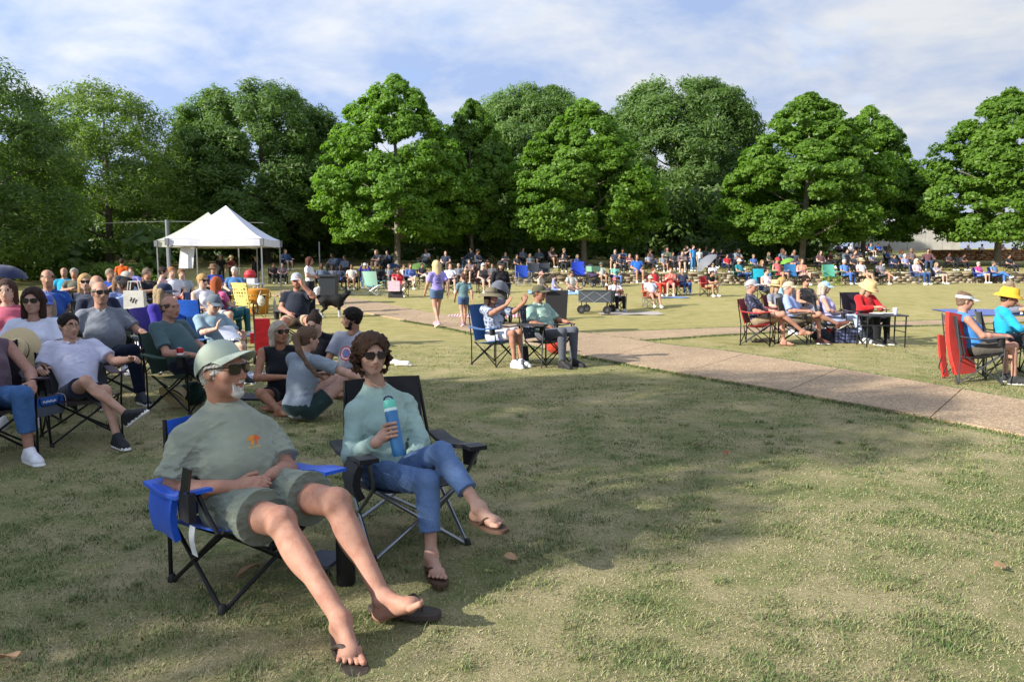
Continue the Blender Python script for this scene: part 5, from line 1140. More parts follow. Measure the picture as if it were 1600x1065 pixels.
# ---- man in teal t-shirt with a can
J = pose('sit', neck=(0, -.24, .93), head=(0, -.21, 1.09), shR=(.19, -.24, .88), shL=(-.19, -.24, .88), elR=(.29, -.02, .63), wrR=(.14, .22, .60), wrL=(-.10, .2, .6), knR=(.13, .42, .54), anR=(.12, .50, .09), toR=(.12, .66, .03))
R = med('balding man in teal t-shirt seen in profile with a red can', 290, 459, 7.9, 72, J, dict(top='tee', sleeve=.80, tcol=cloth('#41585c', .88, .010), bottom='pants', bcol='#1b2232', skin='#ae826f', hair='bald', hcol='#57483c', glasses='clear', fat=1.22, look=(.05, 1, -.06), scol='#222222', folds=.008, seed=51, nohandL=0), .009)
chair_for(R, '#16402f', '#141416', 'green camp chair under the man in teal t-shirt', key=(.28, .82, .60))
c_ = wpt(R, (.31, .17, .60)); cn = empty('soda_can', c_); tag(cn, 'red soda can in the armrest holder of the green chair', 'can'); MB().lathe([(.001, 0), (.026, 0), (.033, .01), (.033, .105), (.027, .118)], (0, 0, -.02), 14).build('side', plain('#a5121c', .3, .4), cn); MB().lathe([(.027, .118), (.025, .113), (.001, .113)], (0, 0, -.02), 14).build('top', plain('#b8bcc0', .3, .9), cn); MB().lathe([(.0334, .045), (.0334, .065)], (0, 0, -.02), 14).build('stripe', plain('#e8e4e0', .4), cn)
h_ = gr(270, 640); ho = link('straw_hat', straw_mesh(.19, .115, .015, .01), [plain('#c9b78e', .85, 0, .1, 120, None, .003), cloth('#2a2118', .8)], None, (h_[0], h_[1], .10), (-.7, .45, 0)); tag(ho, 'straw hat lying on the grass beside the green chair', 'hat')
gb = Blob(); g0 = gr(300, 632); gb.ell((g0[0], g0[1], .10), (.16, .12, .12), None, 0, .03); gb.cone((g0[0] - .08, g0[1], .18), (g0[0] + .05, g0[1], .21), .04, .05, 0, .05); tag(link('bag', blob_mesh('bag', gb, .012, .02, 3, 1.2), cloth('#123a2c', .7, .008)), 'crumpled green bag on the grass under the green chair', 'bag')
# ---- woman in purple with navy cap, and her neighbours
R = med('woman in purple top and navy cap seen from the side', 258, 441, 10.2, 92, pose('sit_fwd', neck=(0, -.08, .95), head=(0, -.02, 1.10), shR=(.17, -.1, .90), shL=(-.17, -.1, .90), elR=(.22, -.02, .66), wrR=(.13, .22, .58)), dict(top='tee', sleeve=.8, tcol='#36288a', bottom='pants', bcol='#8a93a8', skin=LT, hair='bob', hcol='#a58e6c', hat=('cap', '#1b2742', '#131a2b'), fem=1, seed=61, s=.95), .012)
chair_for(R, '#3b2c86', '#1a1a1c', 'violet camp chair under the woman in purple top')
R = med('person in grey cap reading a white paper on the lap', 338, 458, 9.8, 50, pose('sit_phone', neck=(0, -.14, .94), head=(0, -.08, 1.09), wrR=(.12, .20, .76), wrL=(-.2, .34, .60), elL=(-.26, .06, .66)), dict(top='tee', sleeve=.85, tcol='#7f97a3', bottom='shorts', bcol='#39506e', skin=LT, hair='short', hcol='#9c9488', hat=('cap', '#5d6670', '#444c55'), glasses='sun', look=(-.1, 1, -.35), seed=62, s=.95), .012)
chair_for(R, '#2f5f9b', '#1a1a1c', 'blue camp chair under the person reading a paper')
pp = MB(); pp.sheet([[wpt(R, (-.12 + .24 * i / 4, .20 + .22 * j / 3, .62 + .16 * (1 - j / 3) + .015 * math.sin(i))) for j in range(4)] for i in range(5)], .002); tag(pp.build('paper', plain('#c9ccd6', .9)), 'white paper lying on the lap of the person in grey cap', 'paper')
# ---- the group sitting on the grass
J = pose('ground', wrR=(.02, .26, .36), elR=(.26, .06, .34), wrL=(-.20, .30, .46), elL=(-.25, .1, .33), neck=(0, -.06, .64), head=(.0, -.03, .81), shR=(.18, -.05, .6), shL=(-.18, -.05, .6), knR=(.26, .36, .22), anR=(.12, .52, .07), toR=(.02, .63, .04), knL=(-.30, .30, .30))
R = med('smiling silver haired woman in black tank top sitting on the grass', 437, 501, 8.0, 26, J, dict(top='tank', tcol='#0f1118', bottom='short', bcol='#191b22', skin='#9d7057', hair='bob', hcol='#b5aa98', glasses='sun', fem=.9, look=(-.3, 1, .02), smile=1.5, shoe='bare', seed=71, s=.95), .009, .93)
J = pose('ground', neck=(.0, .06, .66), head=(.02, .10, .82), shR=(.17, .05, .61), shL=(-.16, .06, .61), pel=(0, -.06, .14), elR=(.38, .20, .50), wrR=(.60, .36, .40), elL=(-.2, .16, .40), wrL=(-.1, .34, .42), knR=(.28, .40, .42), anR=(.42, .70, .10), toR=(.48, .82, .05), knL=(.02, .46, .36), anL=(.24, .74, .09), toL=(.30, .88, .05))
J['tail'] = np.array([(.01, -.0, .87), (.01, -.06, .84), (.10, -.10, .72), (.20, -.10, .60), (.29, -.07, .50), (.36, -.05, .46)])
R = med('girl with long ponytail and grey t-shirt sitting with her back turned', 467, 511, 7.25, 150, J, dict(top='tee', sleeve=.75, tcol=cloth('#7e8894', .88, .010), bottom='short', bcol='#1d3130', skin='#b38d7c', hair='pony', hcol='#6b5240', fem=.8, look=(.25, 1, -.12), shoe='bare', seed=72, s=.97, folds=.008, hvol=.008), .009, .94)
J = pose('ground', neck=(0, .06, .63), head=(0, .12, .77), wrR=(.25, .30, .2), elL=(-.34, .05, .42), wrL=(-.55, .02, .40))
R = med('youth in black t-shirt looking down among the group on the grass', 497, 486, 9.3, -8, J, dict(top='tee', sleeve=.7, tcol='#101218', bottom='shorts', bcol='#20222a', skin='#b39282', hair='bun', hcol='#2d1d17', look=(.05, 1, -.55), seed=73, shoe='bare', s=.95), .011, .90)
J = pose('ground', neck=(0, -.08, .68), head=(0, -.05, .85), shR=(.19, -.07, .63), shL=(-.19, -.07, .63))
R = med('dark bearded man in grey t-shirt with a round red print', 545, 480, 8.9, -22, J, dict(top='tee', sleeve=.7, tcol=cloth('#8b8f9c', .88, .009), bottom='shorts', bcol='#c9683c', skin='#96715c', hair='short', hcol='#17100d', hvol=.016, beard='full', look=(.75, .66, -.1), seed=74, shoe='bare'), .010, .98)
bpy.context.view_layer.update()
def rings(a, b):
    r = math.hypot(a, b); return None if r > 1 else (0 if r > .80 else (1 if r > .62 else (0 if r > .50 else 2)))
decal('round_print', R['shirt_o'], (0, .0, .45), (0, 1, .15), (1, 0, 0), .085, rings, [plain('#a8474a', .85), plain('#b9bcc6', .85), plain('#5a6a9c', .85)], 26)
# things around them
wg = empty('folding_wagon', gr(412, 568), .35); tag(wg, 'red fabric wagon standing upright with black handle and wheels', 'wagon')
RED = cloth('#b0161b', .7, .008)
MB().box((0, 0, .42), (.24, .16, .56), 0, None, .92).build('body', RED, wg); MB().box((-.15, .02, .40), (.07, .12, .16)).build('side_pocket', RED, wg); MB().box((.20, .05, .34), (.18, .14, .30)).build('fabric_fold', RED, wg)
for x, y in ((-.13, -.10), (.15, -.10), (-.13, .14), (.18, .16)):
    M_ = np.array([[0, 0, 1], [0, 1, 0], [-1, 0, 0]], float); w_ = MB().lathe([(.05, -.018), (.085, -.02), (.092, 0), (.085, .02), (.05, .018)], (x, y, .095), 18, 0, None, M_).build('wheel', plain('#141416', .8), wg); MB().lathe([(.001, -.012), (.052, -.014), (.052, .014), (.001, .012)], (x, y, .095), 14, 0, None, M_).build('rim', plain('#a9abb0', .5), w_)
MB().tube([(-.11, -.06, .15), (-.12, -.05, .70), (-.125, -.05, .80), (-.12, -.05, .92), (-.075, -.05, .95), (-.06, -.05, .90), (-.075, -.05, .80), (-.11, -.05, .78)], .014, 7).build('handle', plain('#121214', .5), wg)
bk = MB(); b0 = gr(402, 590); bk.sheet([[(b0[0] - .30 + .7 * i / 8, b0[1] - .28 + .6 * j / 6, float(terr(*b0[:2])) + .018 + .010 * math.sin(i * 1.7) * math.cos(j * 2.1)) for j in range(7)] for i in range(9)], .012)
def striped(c1, c2, scale, axis='X', name='striped'):
    m, n, b = nodes(name); b.inputs['Roughness'].default_value = .85; w = n.nodes.new('ShaderNodeTexWave'); w.inputs['Scale'].default_value = scale; w.bands_direction = axis; w.inputs['Distortion'].default_value = .6; c = n.nodes.new('ShaderNodeTexCoord'); n.links.new(c.outputs['Object'], w.inputs['Vector']); r = ramp(n, w.outputs['Fac'], [(.45, lin(c1)), (.55, lin(c2))]); n.links.new(r.outputs[0], b.inputs['Base Color']); return m
tag(bk.build('blanket', striped('#c9c9d4', '#50557a', 9)), 'blue and white striped blanket under the sitting group', 'blanket')
mt_ = MB(); b0 = gr(395, 622); mt_.sheet([[(b0[0] - .3 + .7 * i / 4, b0[1] - .15 + .35 * j / 3, .018) for j in range(4)] for i in range(5)], .014); tag(mt_.build('mat', cloth('#1a1d2a', .8)), 'dark mat on the grass behind the man\'s cap', 'mat')
for i, (px_, py_) in enumerate(((612, 570), (630, 572))):
    g0 = gr(px_, py_); X = Blob(); X.cone((g0[0] - .09, g0[1], .05), (g0[0] + .07, g0[1] - .02, .04), .036, .042, 0, .02); X.cone((g0[0] - .09, g0[1], .055), (g0[0] - .07, g0[1], .085), .034, .030, 0, .02); X.ell((g0[0] - .06, g0[1], .10), (.04, .026, .03), None, 0, .01, op=1); X.cone((g0[0] - .10, g0[1], .02), (g0[0] + .11, g0[1] - .02, .02), .03, .036, 1, .005, sq=(vec(0, 0, 1), 2)); X.ell((g0[0], g0[1] - .03, .05), (.02, .02, .015), None, 2, .004)
    tag(link('shoe', blob_mesh('shoe', X, .009), [plain('#d5d2cc', .7), plain('#e0ddd6', .7), plain('#d0622c', .7)]), ('left' if i == 0 else 'right') + ' one of the two empty white shoes on the grass', 'shoe')
# ---- man in navy tee in a chair, dog, yellow chair
J = pose('sit', elL=(-.28, .08, .86), wrL=(-.10, .12, 1.06), hdL=(.3, .0, 1), knR=(.18, .42, .50), knL=(-.20, .40, .50), anR=(.16, .44, .09), anL=(-.2, .44, .09))
R = med('man in navy t-shirt and white cap raising a hand to his face', 462, 427, 13.4, 12, J, dict(top='tee', tcol='#161d2c', bottom='shorts', bcol='#a58f74', skin='#ad7d6b', hair='short', hcol='#5b3a26', beard='full', hat=('cap', '#9ba0a8', '#2b3140'), fat=1.25, scol='#2a2322', seed=81), .014)
chair_for(R, '#23252b', '#1a1a1c', 'black camp chair under the man in navy t-shirt')
yc = gr(392, 500); YEL = None
m, n, b = nodes('polka'); b.inputs['Roughness'].default_value = .8; v = n.nodes.new('ShaderNodeTexVoronoi'); v.inputs['Scale'].default_value = 11; v.inputs['Randomness'].default_value = .15; c = n.nodes.new('ShaderNodeTexCoord'); n.links.new(c.outputs['Object'], v.inputs['Vector']); r = ramp(n, v.outputs['Distance'], [(.30, (.10, .08, .03)), (.34, (.62, .50, .16))]); n.links.new(r.outputs[0], b.inputs['Base Color']); YEL = m
folding_chair(yc, face_rot(152), 1.0, YEL, '#b9a05a', 'empty yellow camp chair with dark polka dots', 1, (.29, 1.0, .66))
hb = Blob(); q = at(408, 470, yc[1] - .35); hb.ell(q, (.10, .07, .14), None, 0, .02); hb.cone(q + vec(-.05, 0, .12), q + vec(.0, 0, .26), .015, .012, 0, .02); tag(link('hand_bag', blob_mesh('hand_bag', hb, .014, .015, 4), cloth('#b9b3a4', .8)), 'pale cloth bag hanging from the yellow polka dot chair', 'bag')
um = MB(); q = gr(430, 500); um.lathe([(.001, .02), (.03, .06), (.05, .25), (.03, .50), (.006, .56), (.006, .68)], (q[0], q[1], float(terr(*q[:2]))), 14); tag(um.build('umbrella', striped('#16171c', '#c9c9cc', 22, 'Z')), 'folded black and white striped umbrella beside the yellow chair', 'umbrella')
# dog: black and white, standing side on
dg = gr(520, 496); X = Blob(); D_ = lambda x, y, z: (x, y, z)
X.ell((-.20, 0, .50), (.21, .15, .18), None, 0, .08); X.ell((.15, 0, .50), (.22, .16, .21), None, 0, .08); X.cone((-.15, 0, .52), (.2, 0, .54), .13, .14, 0, .06)
X.cone((.28, 0, .58), (.42, 0, .70), .10, .085, 0, .05); X.ell((.46, 0, .74), (.10, .075, .075), None, 0, .04); X.cone((.50, 0, .72), (.63, 0, .69), .05, .032, 2, .03); X.ell((.645, 0, .70), (.02, .02, .018), None, 0, .005)
for s_ in (-1, 1): X.ell((.40, .065 * s_, .79), (.035, .018, .05), None, 0, .02)
for s_ in (-1, 1):
    X.cone((.20, .08 * s_, .45), (.19, .08 * s_, .22), .065, .038, 0, .04); X.cone((.19, .08 * s_, .22), (.20, .08 * s_, .04), .036, .030, 1, .02); X.cone((.20, .08 * s_, .03), (.25, .08 * s_, .028), .032, .030, 1, .015)
    X.cone((-.26, .08 * s_, .47), (-.20, .09 * s_, .29), .095, .055, 0, .05); X.cone((-.20, .09 * s_, .29), (-.33, .09 * s_, .17), .05, .033, 0, .03); X.cone((-.33, .09 * s_, .17), (-.30, .09 * s_, .04), .031, .028, 1, .02); X.cone((-.30, .09 * s_, .03), (-.24, .09 * s_, .028), .030, .028, 1, .015)
P_ = [(-.36, 0, .55), (-.45, 0, .68), (-.44, 0, .82), (-.38, 0, .90)]
for i in range(3): X.cone(P_[i], P_[i + 1], (.05, .085, .09)[i], (.085, .09, .04)[i], (0, 1, 1)[i], .03)
X.ell((.30, 0, .50), (.08, .10, .13), None, 1, .03)
tag(link('dog', blob_mesh('dog', X, .016, .018, 9, 1.6), [hairm('#141416'), hairm('#c9c9c8'), hairm('#8d8d90')], None, (dg[0], dg[1], float(terr(*dg[:2]))), .15, .92), 'black and white long haired dog standing by the path', 'dog')
# ---- middle couple
J = pose('sit', neck=(0, -.13, .96), head=(.01, -.10, 1.12), shR=(.18, -.12, .91), shL=(-.18, -.12, .91), elR=(.26, .12, .86), wrR=(.16, .34, 1.00), elL=(-.26, .14, .86), wrL=(-.24, .38, 1.02), hdR=(-.15, .5, .8), hdL=(.0, .4, .9), hnR=(-.8, .3, 0), hnL=(.8, .3, 0), knR=(.10, .42, .55), knL=(-.10, .40, .55), anR=(.10, .46, .09), anL=(-.08, .45, .09), toR=(.12, .61, .03), toL=(-.08, .60, .03))
R = med('woman in wide brimmed hat raising both hands in a camp chair', 776, 452, 11.3, 50, J, dict(top='tee', sleeve=.9, tcol=cloth('#9aa2b3', .85, .008, ('#39445e', 26, .54)), bottom='shorts', hemf=.85, bcol='#c5c8d6', skin='#a17561', hair='bob', hcol='#3a2a22', hat=('sun', '#6f6650', '#4a4436'), glasses='sun', fem=1, scol='#d9d8d8', curlR=.15, curlL=.15, look=(-.1, 1, 0), seed=91, laces=0), .012)
c1 = chair_for(R, '#1a4f86', '#17181b', 'blue camp chair under the woman with raised hands', (.28, .98, .62))
J = pose('sit', elR=(.26, -.1, .66), wrR=(.14, .10, .62), elL=(-.28, -.06, .68), wrL=(-.28, .17, .66), knR=(.12, .42, .55), knL=(-.14, .42, .55))
R = med('man in olive cap and pale green tropical shirt beside the raised hands', 856, 446, 11.3, 44, J, dict(top='tee', collar=1, sleeve=.9, tcol=cloth('#7f9c90', .85, .008, ('#a9b9a4', 14, .55)), bottom='pants', bcol='#4d5058', skin='#986b57', hair='short', hcol='#5d4e42', hat=('cap', '#4e4d39', '#393829'), glasses='sun', fat=1.12, scol='#17171a', solecol='#1a1a1c', look=(-.35, 1, 0), seed=92), .012)
chair_for(R, cloth('#1f2740', .7, .005, ('#9da3b8', 40, .60)), '#17181b', 'navy patterned camp chair under the man in tropical shirt', (.28, .92, .62))
g0 = gr(818, 566); bb = MB(); bb.box((g0[0], g0[1], .15), (.17, .11, .22), 0, None, .8); bb.tube([(g0[0] - .04, g0[1], .25), (g0[0] - .02, g0[1], .42), (g0[0] + .03, g0[1], .42), (g0[0] + .04, g0[1], .25)], .006, 5); tag(bb.build('bag', cloth('#34363c', .8)), 'small grey bag hanging between the middle couple\'s chairs', 'bag')
g0 = gr(868, 553); rb = Blob(); rb.ell((g0[0], g0[1], .13), (.16, .13, .13), None, 0, .02); tag(link('bag', blob_mesh('bag', rb, .015, .015, 2), cloth('#a5351f', .8)), 'orange red bag on the grass under the navy patterned chair', 'bag')
tb = MB(); q = wpt(R, (.48, .14, .66)); tb.box(q, (.42, .20, .02), 0, np.array([[.9, .4, 0], [-.4, .9, 0], [0, 0, 1]])); [tb.tube([q + vec(x, y, -.01), q + vec(x * .8, y, -q[2])], .008, 5) for x in (-.16, .16) for y in (-.05, .05)]; tag(tb.build('side_table', plain('#1d1e22', .6)), 'small dark side table between the middle couple', 'table')
# ---- walkers on the path
J = pose('walk', head=(0, .03, 1.61)); R = med('woman with long blond hair and lavender t-shirt walking on the path', 682, 407, 18.0, 208, J, dict(top='tee', sleeve=.7, tcol=cloth('#958bd2', .85, .008), bottom='short', bcol=denim('#4f6382'), skin='#b28b75', hair='long', hlen=-.22, hcol='#d9c08e', fem=1, hvol=.02, shoe='sneaker', scol='#c98a94', seed=95, loose=.016), .014, 1.735)
bpy.context.view_layer.update(); decal('back_print', R['shirt_o'], (0, -.1, 1.24), (0, -1, .1), (-1, 0, 0), .10, lambda a, b: 0 if (max(abs(a) * 1.2, abs(b)) > .78 or (math.hypot(a, b * .9) < .5 and math.hypot(a, b) > .25)) and abs(a) < .8 else None, [plain('#4a4466', .85)], 16)
R = med('girl with ponytail and teal t-shirt walking beside the blond woman', 724, 433, 18.0, 196, pose('walk'), dict(top='tee', tcol='#5f7d84', bottom='short', bcol=denim('#43597c'), skin='#b28b75', hair='pony', hcol='#4d3323', scol='#b06a86', look=(-.6, 1, .1), seed=96), .016, 1.735, sc=.73)
# ---- table group on the right
J = pose('sit_cross', elR=(.27, -.05, .66), wrR=(.2, .2, .6), wrL=(-.05, .25, .64), anR=(-.16, .74, .28), toR=(-.2, .88, .24))
R = med('man in dark floral shirt and red band cap with bare feet', 1190, 437, 14.1, 62, J, dict(top='tee', collar=1, sleeve=.85, tcol=cloth('#23243a', .85, .008, ('#6d6a80', 30, .58)), bottom='shorts', bcol='#8f8066', skin='#b1816e', hair='short', hcol='#9d948c', hat=('cap', '#9b9ba2', '#b3222c'), shoe='bare', fat=1.15, look=(-.05, 1, 0), seed=101), .013)
chair_for(R, '#a3151b', '#17171a', 'red and black camp chair under the man in floral shirt', (.28, .86, .64))
g0 = gr(1192, 535); tw = MB()
for i in range(26): a = rnd.uniform(0, 6.28); tw.tube([(g0[0] + rnd.uniform(-.25, .2), g0[1] + rnd.uniform(-.1, .1), rnd.uniform(.01, .06)), (g0[0] + rnd.uniform(-.25, .3), g0[1] + rnd.uniform(-.1, .1), rnd.uniform(.02, .10))], .008, 4)
tag(tw.build('carry_sack', cloth('#4a4236', .8)), 'crumpled dark carry sack under the red chair', 'sack')
J = pose('sit_cross', anR=(-.20, .74, .40), toR=(-.24, .90, .44), elL=(-.28, 0, .68), wrL=(-.24, .26, .62), wrR=(.16, .2, .66))
R = med('man in pale blue shirt and tan cap with crossed legs', 1248, 440, 14.4, 60, J, dict(top='tee', collar=1, sleeve=.9, tcol='#8fa0cc', bottom='shorts', bcol='#6d6250', skin='#b1836f', hair='short', hcol='#b5afa8', hat=('cap', '#b3a288', '#8f8270'), glasses='clear', scol='#5a3329', fat=1.1, seed=102), .013)
chair_for(R, '#5a4a36', '#17171a', 'brown camp chair under the man in tan cap')
J = pose('sit', knR=(.1, .42, .52), knL=(-.1, .42, .52), anR=(.10, .58, .09), anL=(-.08, .60, .09), toR=(.11, .74, .03), toL=(-.08, .75, .03))
R = med('woman in pale blue cap and lavender sleeveless top by the table', 1304, 440, 14.7, 70, J, dict(top='tank', tcol='#a7a3cf', bottom='pants', bcol='#a9b4d2', skin='#b68e7c', hair='bob', hcol='#b0a494', hat=('cap', '#8fb4d6', '#7394b4'), fem=1, fat=1.12, scol='#c9c9c9', seed=103), .013)
chair_for(R, '#33344a', '#17171a', 'dark camp chair under the woman in lavender top')
J = pose('sit_fwd', neck=(0, .0, .93), head=(0, .06, 1.07), shR=(.18, -.02, .88), shL=(-.18, -.02, .88), elR=(.26, .14, .68), elL=(-.26, .14, .68), wrR=(.08, .32, .72), wrL=(-.12, .34, .70))
R = med('woman in red shirt and straw sun hat bent over the folding table', 1354, 441, 14.6, 22, J, dict(top='long', cuff=.85, tcol='#b01a1e', bottom='pants', bcol='#15161a', skin='#b28b75', hair='bob', hcol='#a59678', hat=('bucket', '#cfae78', '#cfae78'), look=(.0, 1, -.5), fem=1, fat=1.1, scol='#222222', seed=104), .013, 1.19)
add = None
for o_ in list(R['root'].children):
    if o_.name.startswith('hat'): o_.scale = [v * 1.25 for v in o_.scale]
bpy.context.view_layer.update(); decal('flag_print', R['shirt_o'], (-.02, .12, .70), (0, 1, .25), (-1, 0, 0), .07, lambda a, b: (0 if (a < -.1 and b > 0) else (1 if int((b + 1) * 4.5) % 2 else 2)) if abs(b) < .6 and abs(a) < .9 else None, [plain('#27305e', .85), plain('#d5d0cc', .85), plain('#a32028', .85)], 18)
chair_for(R, '#22162a', '#17171a', 'dark purple camp chair under the woman in red shirt', (.29, .98, .64))
tp = at(1378, 492, 13.9); ft = empty('folding_table', (tp[0], tp[1], 0), -.05); tag(ft, 'small folding table with white plates in front of the red shirt', 'table'); zt = tp[2]
MB().box((0, 0, zt), (.75, .5, .025)).build('table_top', plain('#3a3a3e', .5), ft)
for x in (-.34, .34):
    for y in (-.22, .22): MB().tube([(x, y, 0), (x, y, zt - .01)], .013, 6).build('leg', plain('#18181a', .4), ft)
    MB().tube([(x, -.22, .28), (x, .22, .28)], .010, 5).build('cross_bar', plain('#18181a', .4), ft)
MB().box((0, -.24, .40), (.88, .06, .02)).build('foot_rail', plain('#202024', .4), ft)
for i, (x, y, r_) in enumerate(((-.10, 0, .13), (.12, .05, .11))): tag(MB().lathe([(.001, .004), (r_ * .65, .004), (r_, .02), (r_ * .97, .022), (r_ * .63, .008), (.001, .008)], (tp[0] + x, tp[1] + y, zt + .012), 18).build('plate', plain('#d9d9de', .5)), ('white paper plate nearer the red shirt on the folding table', 'smaller white plate at the right of the folding table')[i], 'plate')
tag(MB().lathe([(.001, 0), (.035, 0), (.042, .12), (.038, .12), (.03, .005), (.001, .005)], (tp[0] + .24, tp[1] + .0, zt + .014), 12).build('cup', plain('#cfd5e2', .3)), 'clear plastic cup standing on the folding table', 'cup')
g0 = gr(1352, 530); tag(MB().lathe([(.001, 0), (.05, 0), (.055, .02), (.055, .40), (.045, .43), (.001, .43)], (g0[0], g0[1], .27), 14).build('tumbler', plain('#7fb3b0', .4)), 'pale teal tumbler on the dark tub under the folding table', 'tumbler')
tub = MB(); tub.box((g0[0] + .08, g0[1] + .05, .15), (.36, .30, .30), 0, None, 1.06); tag(tub.build('tub', plain('#2e3034', .7)), 'dark storage tub under the folding table', 'tub')
g0 = gr(1317, 535); bsk = empty('basket', (g0[0], g0[1], 0)); tag(bsk, 'navy basket with white lattice pattern full of things on the grass', 'basket')
m, n, b = nodes('lattice'); w1 = n.nodes.new('ShaderNodeTexChecker'); w1.inputs['Scale'].default_value = 22; mp = n.nodes.new('ShaderNodeMapping'); mp.inputs['Rotation'].default_value = (0, .78, 0); c = n.nodes.new('ShaderNodeTexCoord'); n.links.new(c.outputs['Object'], mp.inputs[0]); n.links.new(mp.outputs[0], w1.inputs[0]); w1.inputs[1].default_value = (.03, .04, .10, 1); w1.inputs[2].default_value = (.13, .15, .28, 1); n.links.new(w1.outputs[0], b.inputs['Base Color'])
MB().box((0, 0, .13), (.42, .28, .26), 0, None, 1.1).build('body', m, bsk); MB().tube([(-.2, 0, .26), (-.1, 0, .42), (.1, 0, .42), (.2, 0, .26)], .008, 5).build('handle', plain('#20243a', .7), bsk)
bb = Blob(); bb.ell((g0[0] - .42, g0[1] - .02, .13), (.20, .14, .13), None, 0, .02); bb.ell((g0[0] - .30, g0[1], .20), (.10, .1, .08), None, 1, .02); tag(link('backpack', blob_mesh('backpack', bb, .014, .015, 7), [cloth('#23262f', .8), cloth('#c2301f', .8)]), 'dark backpack with red top beside the navy basket', 'bag')
# ---- couple at the right edge
J = pose('sit', elR=(.22, -.02, .66), wrR=(.16, .26, .66), elL=(-.22, -.02, .66), wrL=(-.12, .26, .64))
R = med('woman in white visor and blue tank top at the right edge', 1532, 457, 9.7, 78, J, dict(top='tank', tcol='#3f7fc4', bottom='shorts', bcol='#57524a', skin='#b28571', hair='bun', hcol='#7a6350', hat=('visor', '#c9cad2', '#c9cad2'), fem=1, look=(-.1, 1, -.12), scol='#333333', seed=111, s=.98), .011)
chair_for(R, '#26272c', '#5b5d62', 'grey camp chair under the woman in blue tank top', (.28, .92, .64)); RC = R
R = med('person in yellow sun hat and turquoise shirt at the right edge', 1578, 451, 10.4, 66, pose('sit_fwd', neck=(0, -.06, .95), head=(0, 0, 1.10), shR=(.18, -.07, .9), shL=(-.18, -.07, .9), elR=(.26, .08, .68), elL=(-.26, .08, .68), wrR=(.1, .3, .64), wrL=(-.1, .3, .64)), dict(top='long', tcol='#1f9bc2', bottom='pants', bcol='#3c4048', skin='#a0715d', hair='short', hcol='#4a3a30', hat=('bucket', '#d9a92c', '#2a2620'), look=(0, 1, -.2), seed=112), .012)
chair_for(R, '#1d1f24', '#1a1a1c', 'black camp chair under the person in yellow hat')
for o_ in list(R['root'].children):
    if o_.name.startswith('hat'): o_.scale = [v * 1.15 for v in o_.scale]
rb = empty('stadium_seat', (0, 0, 0)); tag(rb, 'red padded folding seat hung upright behind the grey chair', 'seat'); RR = cloth('#c5362c', .6, .003)
G = []
for i in range(9):
    t = i / 8; G.append([at(1480 + 30 * u - 5 * math.sin(PI * t) * (1 - u) + t * 12, 487 + 98 * t + 6 * u * (1 if t < .5 else -.5), 9.6 + .10 * u) for u in np.linspace(0, 1, 5)])
MB().sheet(G, .06).build('pad', RR, rb); MB().sheet([[p + vec(-.05, .12, -.30 * (i / 8) + .0) for p in row[:2]] for i, row in enumerate(G[3:8])], .03).build('side_flap', RR, rb)
q = at(1479, 555, 9.55); MB().tube([q + vec(-.06, 0, 0), q + vec(-.09, 0, -.15), q + vec(-.03, 0, -.24), q + vec(.02, 0, -.1)], .008, 5).build('strap', plain('#1a1a1c', .7), rb)
# ---- person cut by the left edge
J = pose('sit', elL=(-.30, .0, .66), wrL=(-.26, .28, .60), knL=(-.16, .44, .54), anL=(-.18, .46, .09), toL=(-.21, .62, .03))
R = med('person in blue jeans and white sneakers cut by the left edge', -28, 470, 5.95, 42, J, dict(top='tank', tcol='#5c4a56', bottom='capri', bcol=denim('#3f618f'), skin='#a17766', hair='short', hcol='#3a2a20', scol='#d8d8dc', fem=1, fat=1.15, leg=1.1, seed=121), .010, sc=.98)
chair_for(R, '#231a26', '#1a1a1c', 'dark camp chair at the left edge under the person in jeans')
# ================================================================== the seated crowd, near to far
SIT = 'sit'
def C(label, *a, **k):
    return crowd(label, *a, **k)
# left crowd, in the shade
C('woman in pink top and glasses at the far left edge', 4, 437, 8.9, 'sit', 25, 'tee', '#b0546a', 'pants', '#2a2e3a', LT, 'bob', '#4a3328', None, ('#2f4a3e', '#1a1a1c', 'dark green'), 'the woman in pink top', gl='clear', fem=1, h=.014)
C('woman in light blue cap behind the white blouse', 66, 462, 8.9, 'sit_phone', 20, 'tee', '#7f8fae', 'pants', '#33384a', LT, 'bob', '#a08f7a', ('cap', '#4a63b0', '#3a4d8a'), ('#1f3b2d', '#1a1a1c', 'plain dark'), 'the woman in light blue cap', fem=1, h=.014)
C('big man in royal blue polo and rust shorts', 72, 421, 11.6, 'sit_arms', 28, 'tee', '#17458f', 'shorts', '#93402c', TN, 'bald', '#3a2a22', None, ('#23252b', '#1a1a1c', 'wide black'), 'the man in royal blue polo', fat=1.3, h=.015)
C('bald man in turquoise t-shirt near the far flower bed', 97, 418, 21, 'sit', 20, 'tee', '#1790b5', 'shorts', '#55606a', TN, 'bald', '#8a8078', None, ('#1d4fa0', '#1a1a1c', 'small blue'), 'the bald man in turquoise')
C('grey haired man in olive t-shirt with folded arms', 113, 419, 20, 'sit_clasp', 20, 'tee', '#5b5a4c', 'shorts', '#6d675a', TN, 'short', '#97918a', None, ('#2a2c33', '#1a1a1c', 'small black'), 'the man in olive t-shirt')
C('blond woman in sunglasses behind the grey polo man', 133, 428, 12.4, 'sit', 30, 'tee', '#3b4153', 'pants', '#23283a', LT, 'long', '#b08f5f', None, ('#7c1f28', '#1a1a1c', 'dark red'), 'the blond woman in sunglasses', gl='sun', fem=1, h=.015)
C('bald man in navy shirt just behind the grey polo man', 156, 430, 10.6, 'sit', 40, 'tee', '#151d33', 'pants', '#39506e', TN, 'bald', '#9c938a', None, ('#23352d', '#1a1a1c', 'low green'), 'the bald man in navy shirt', fat=1.2, h=.015)
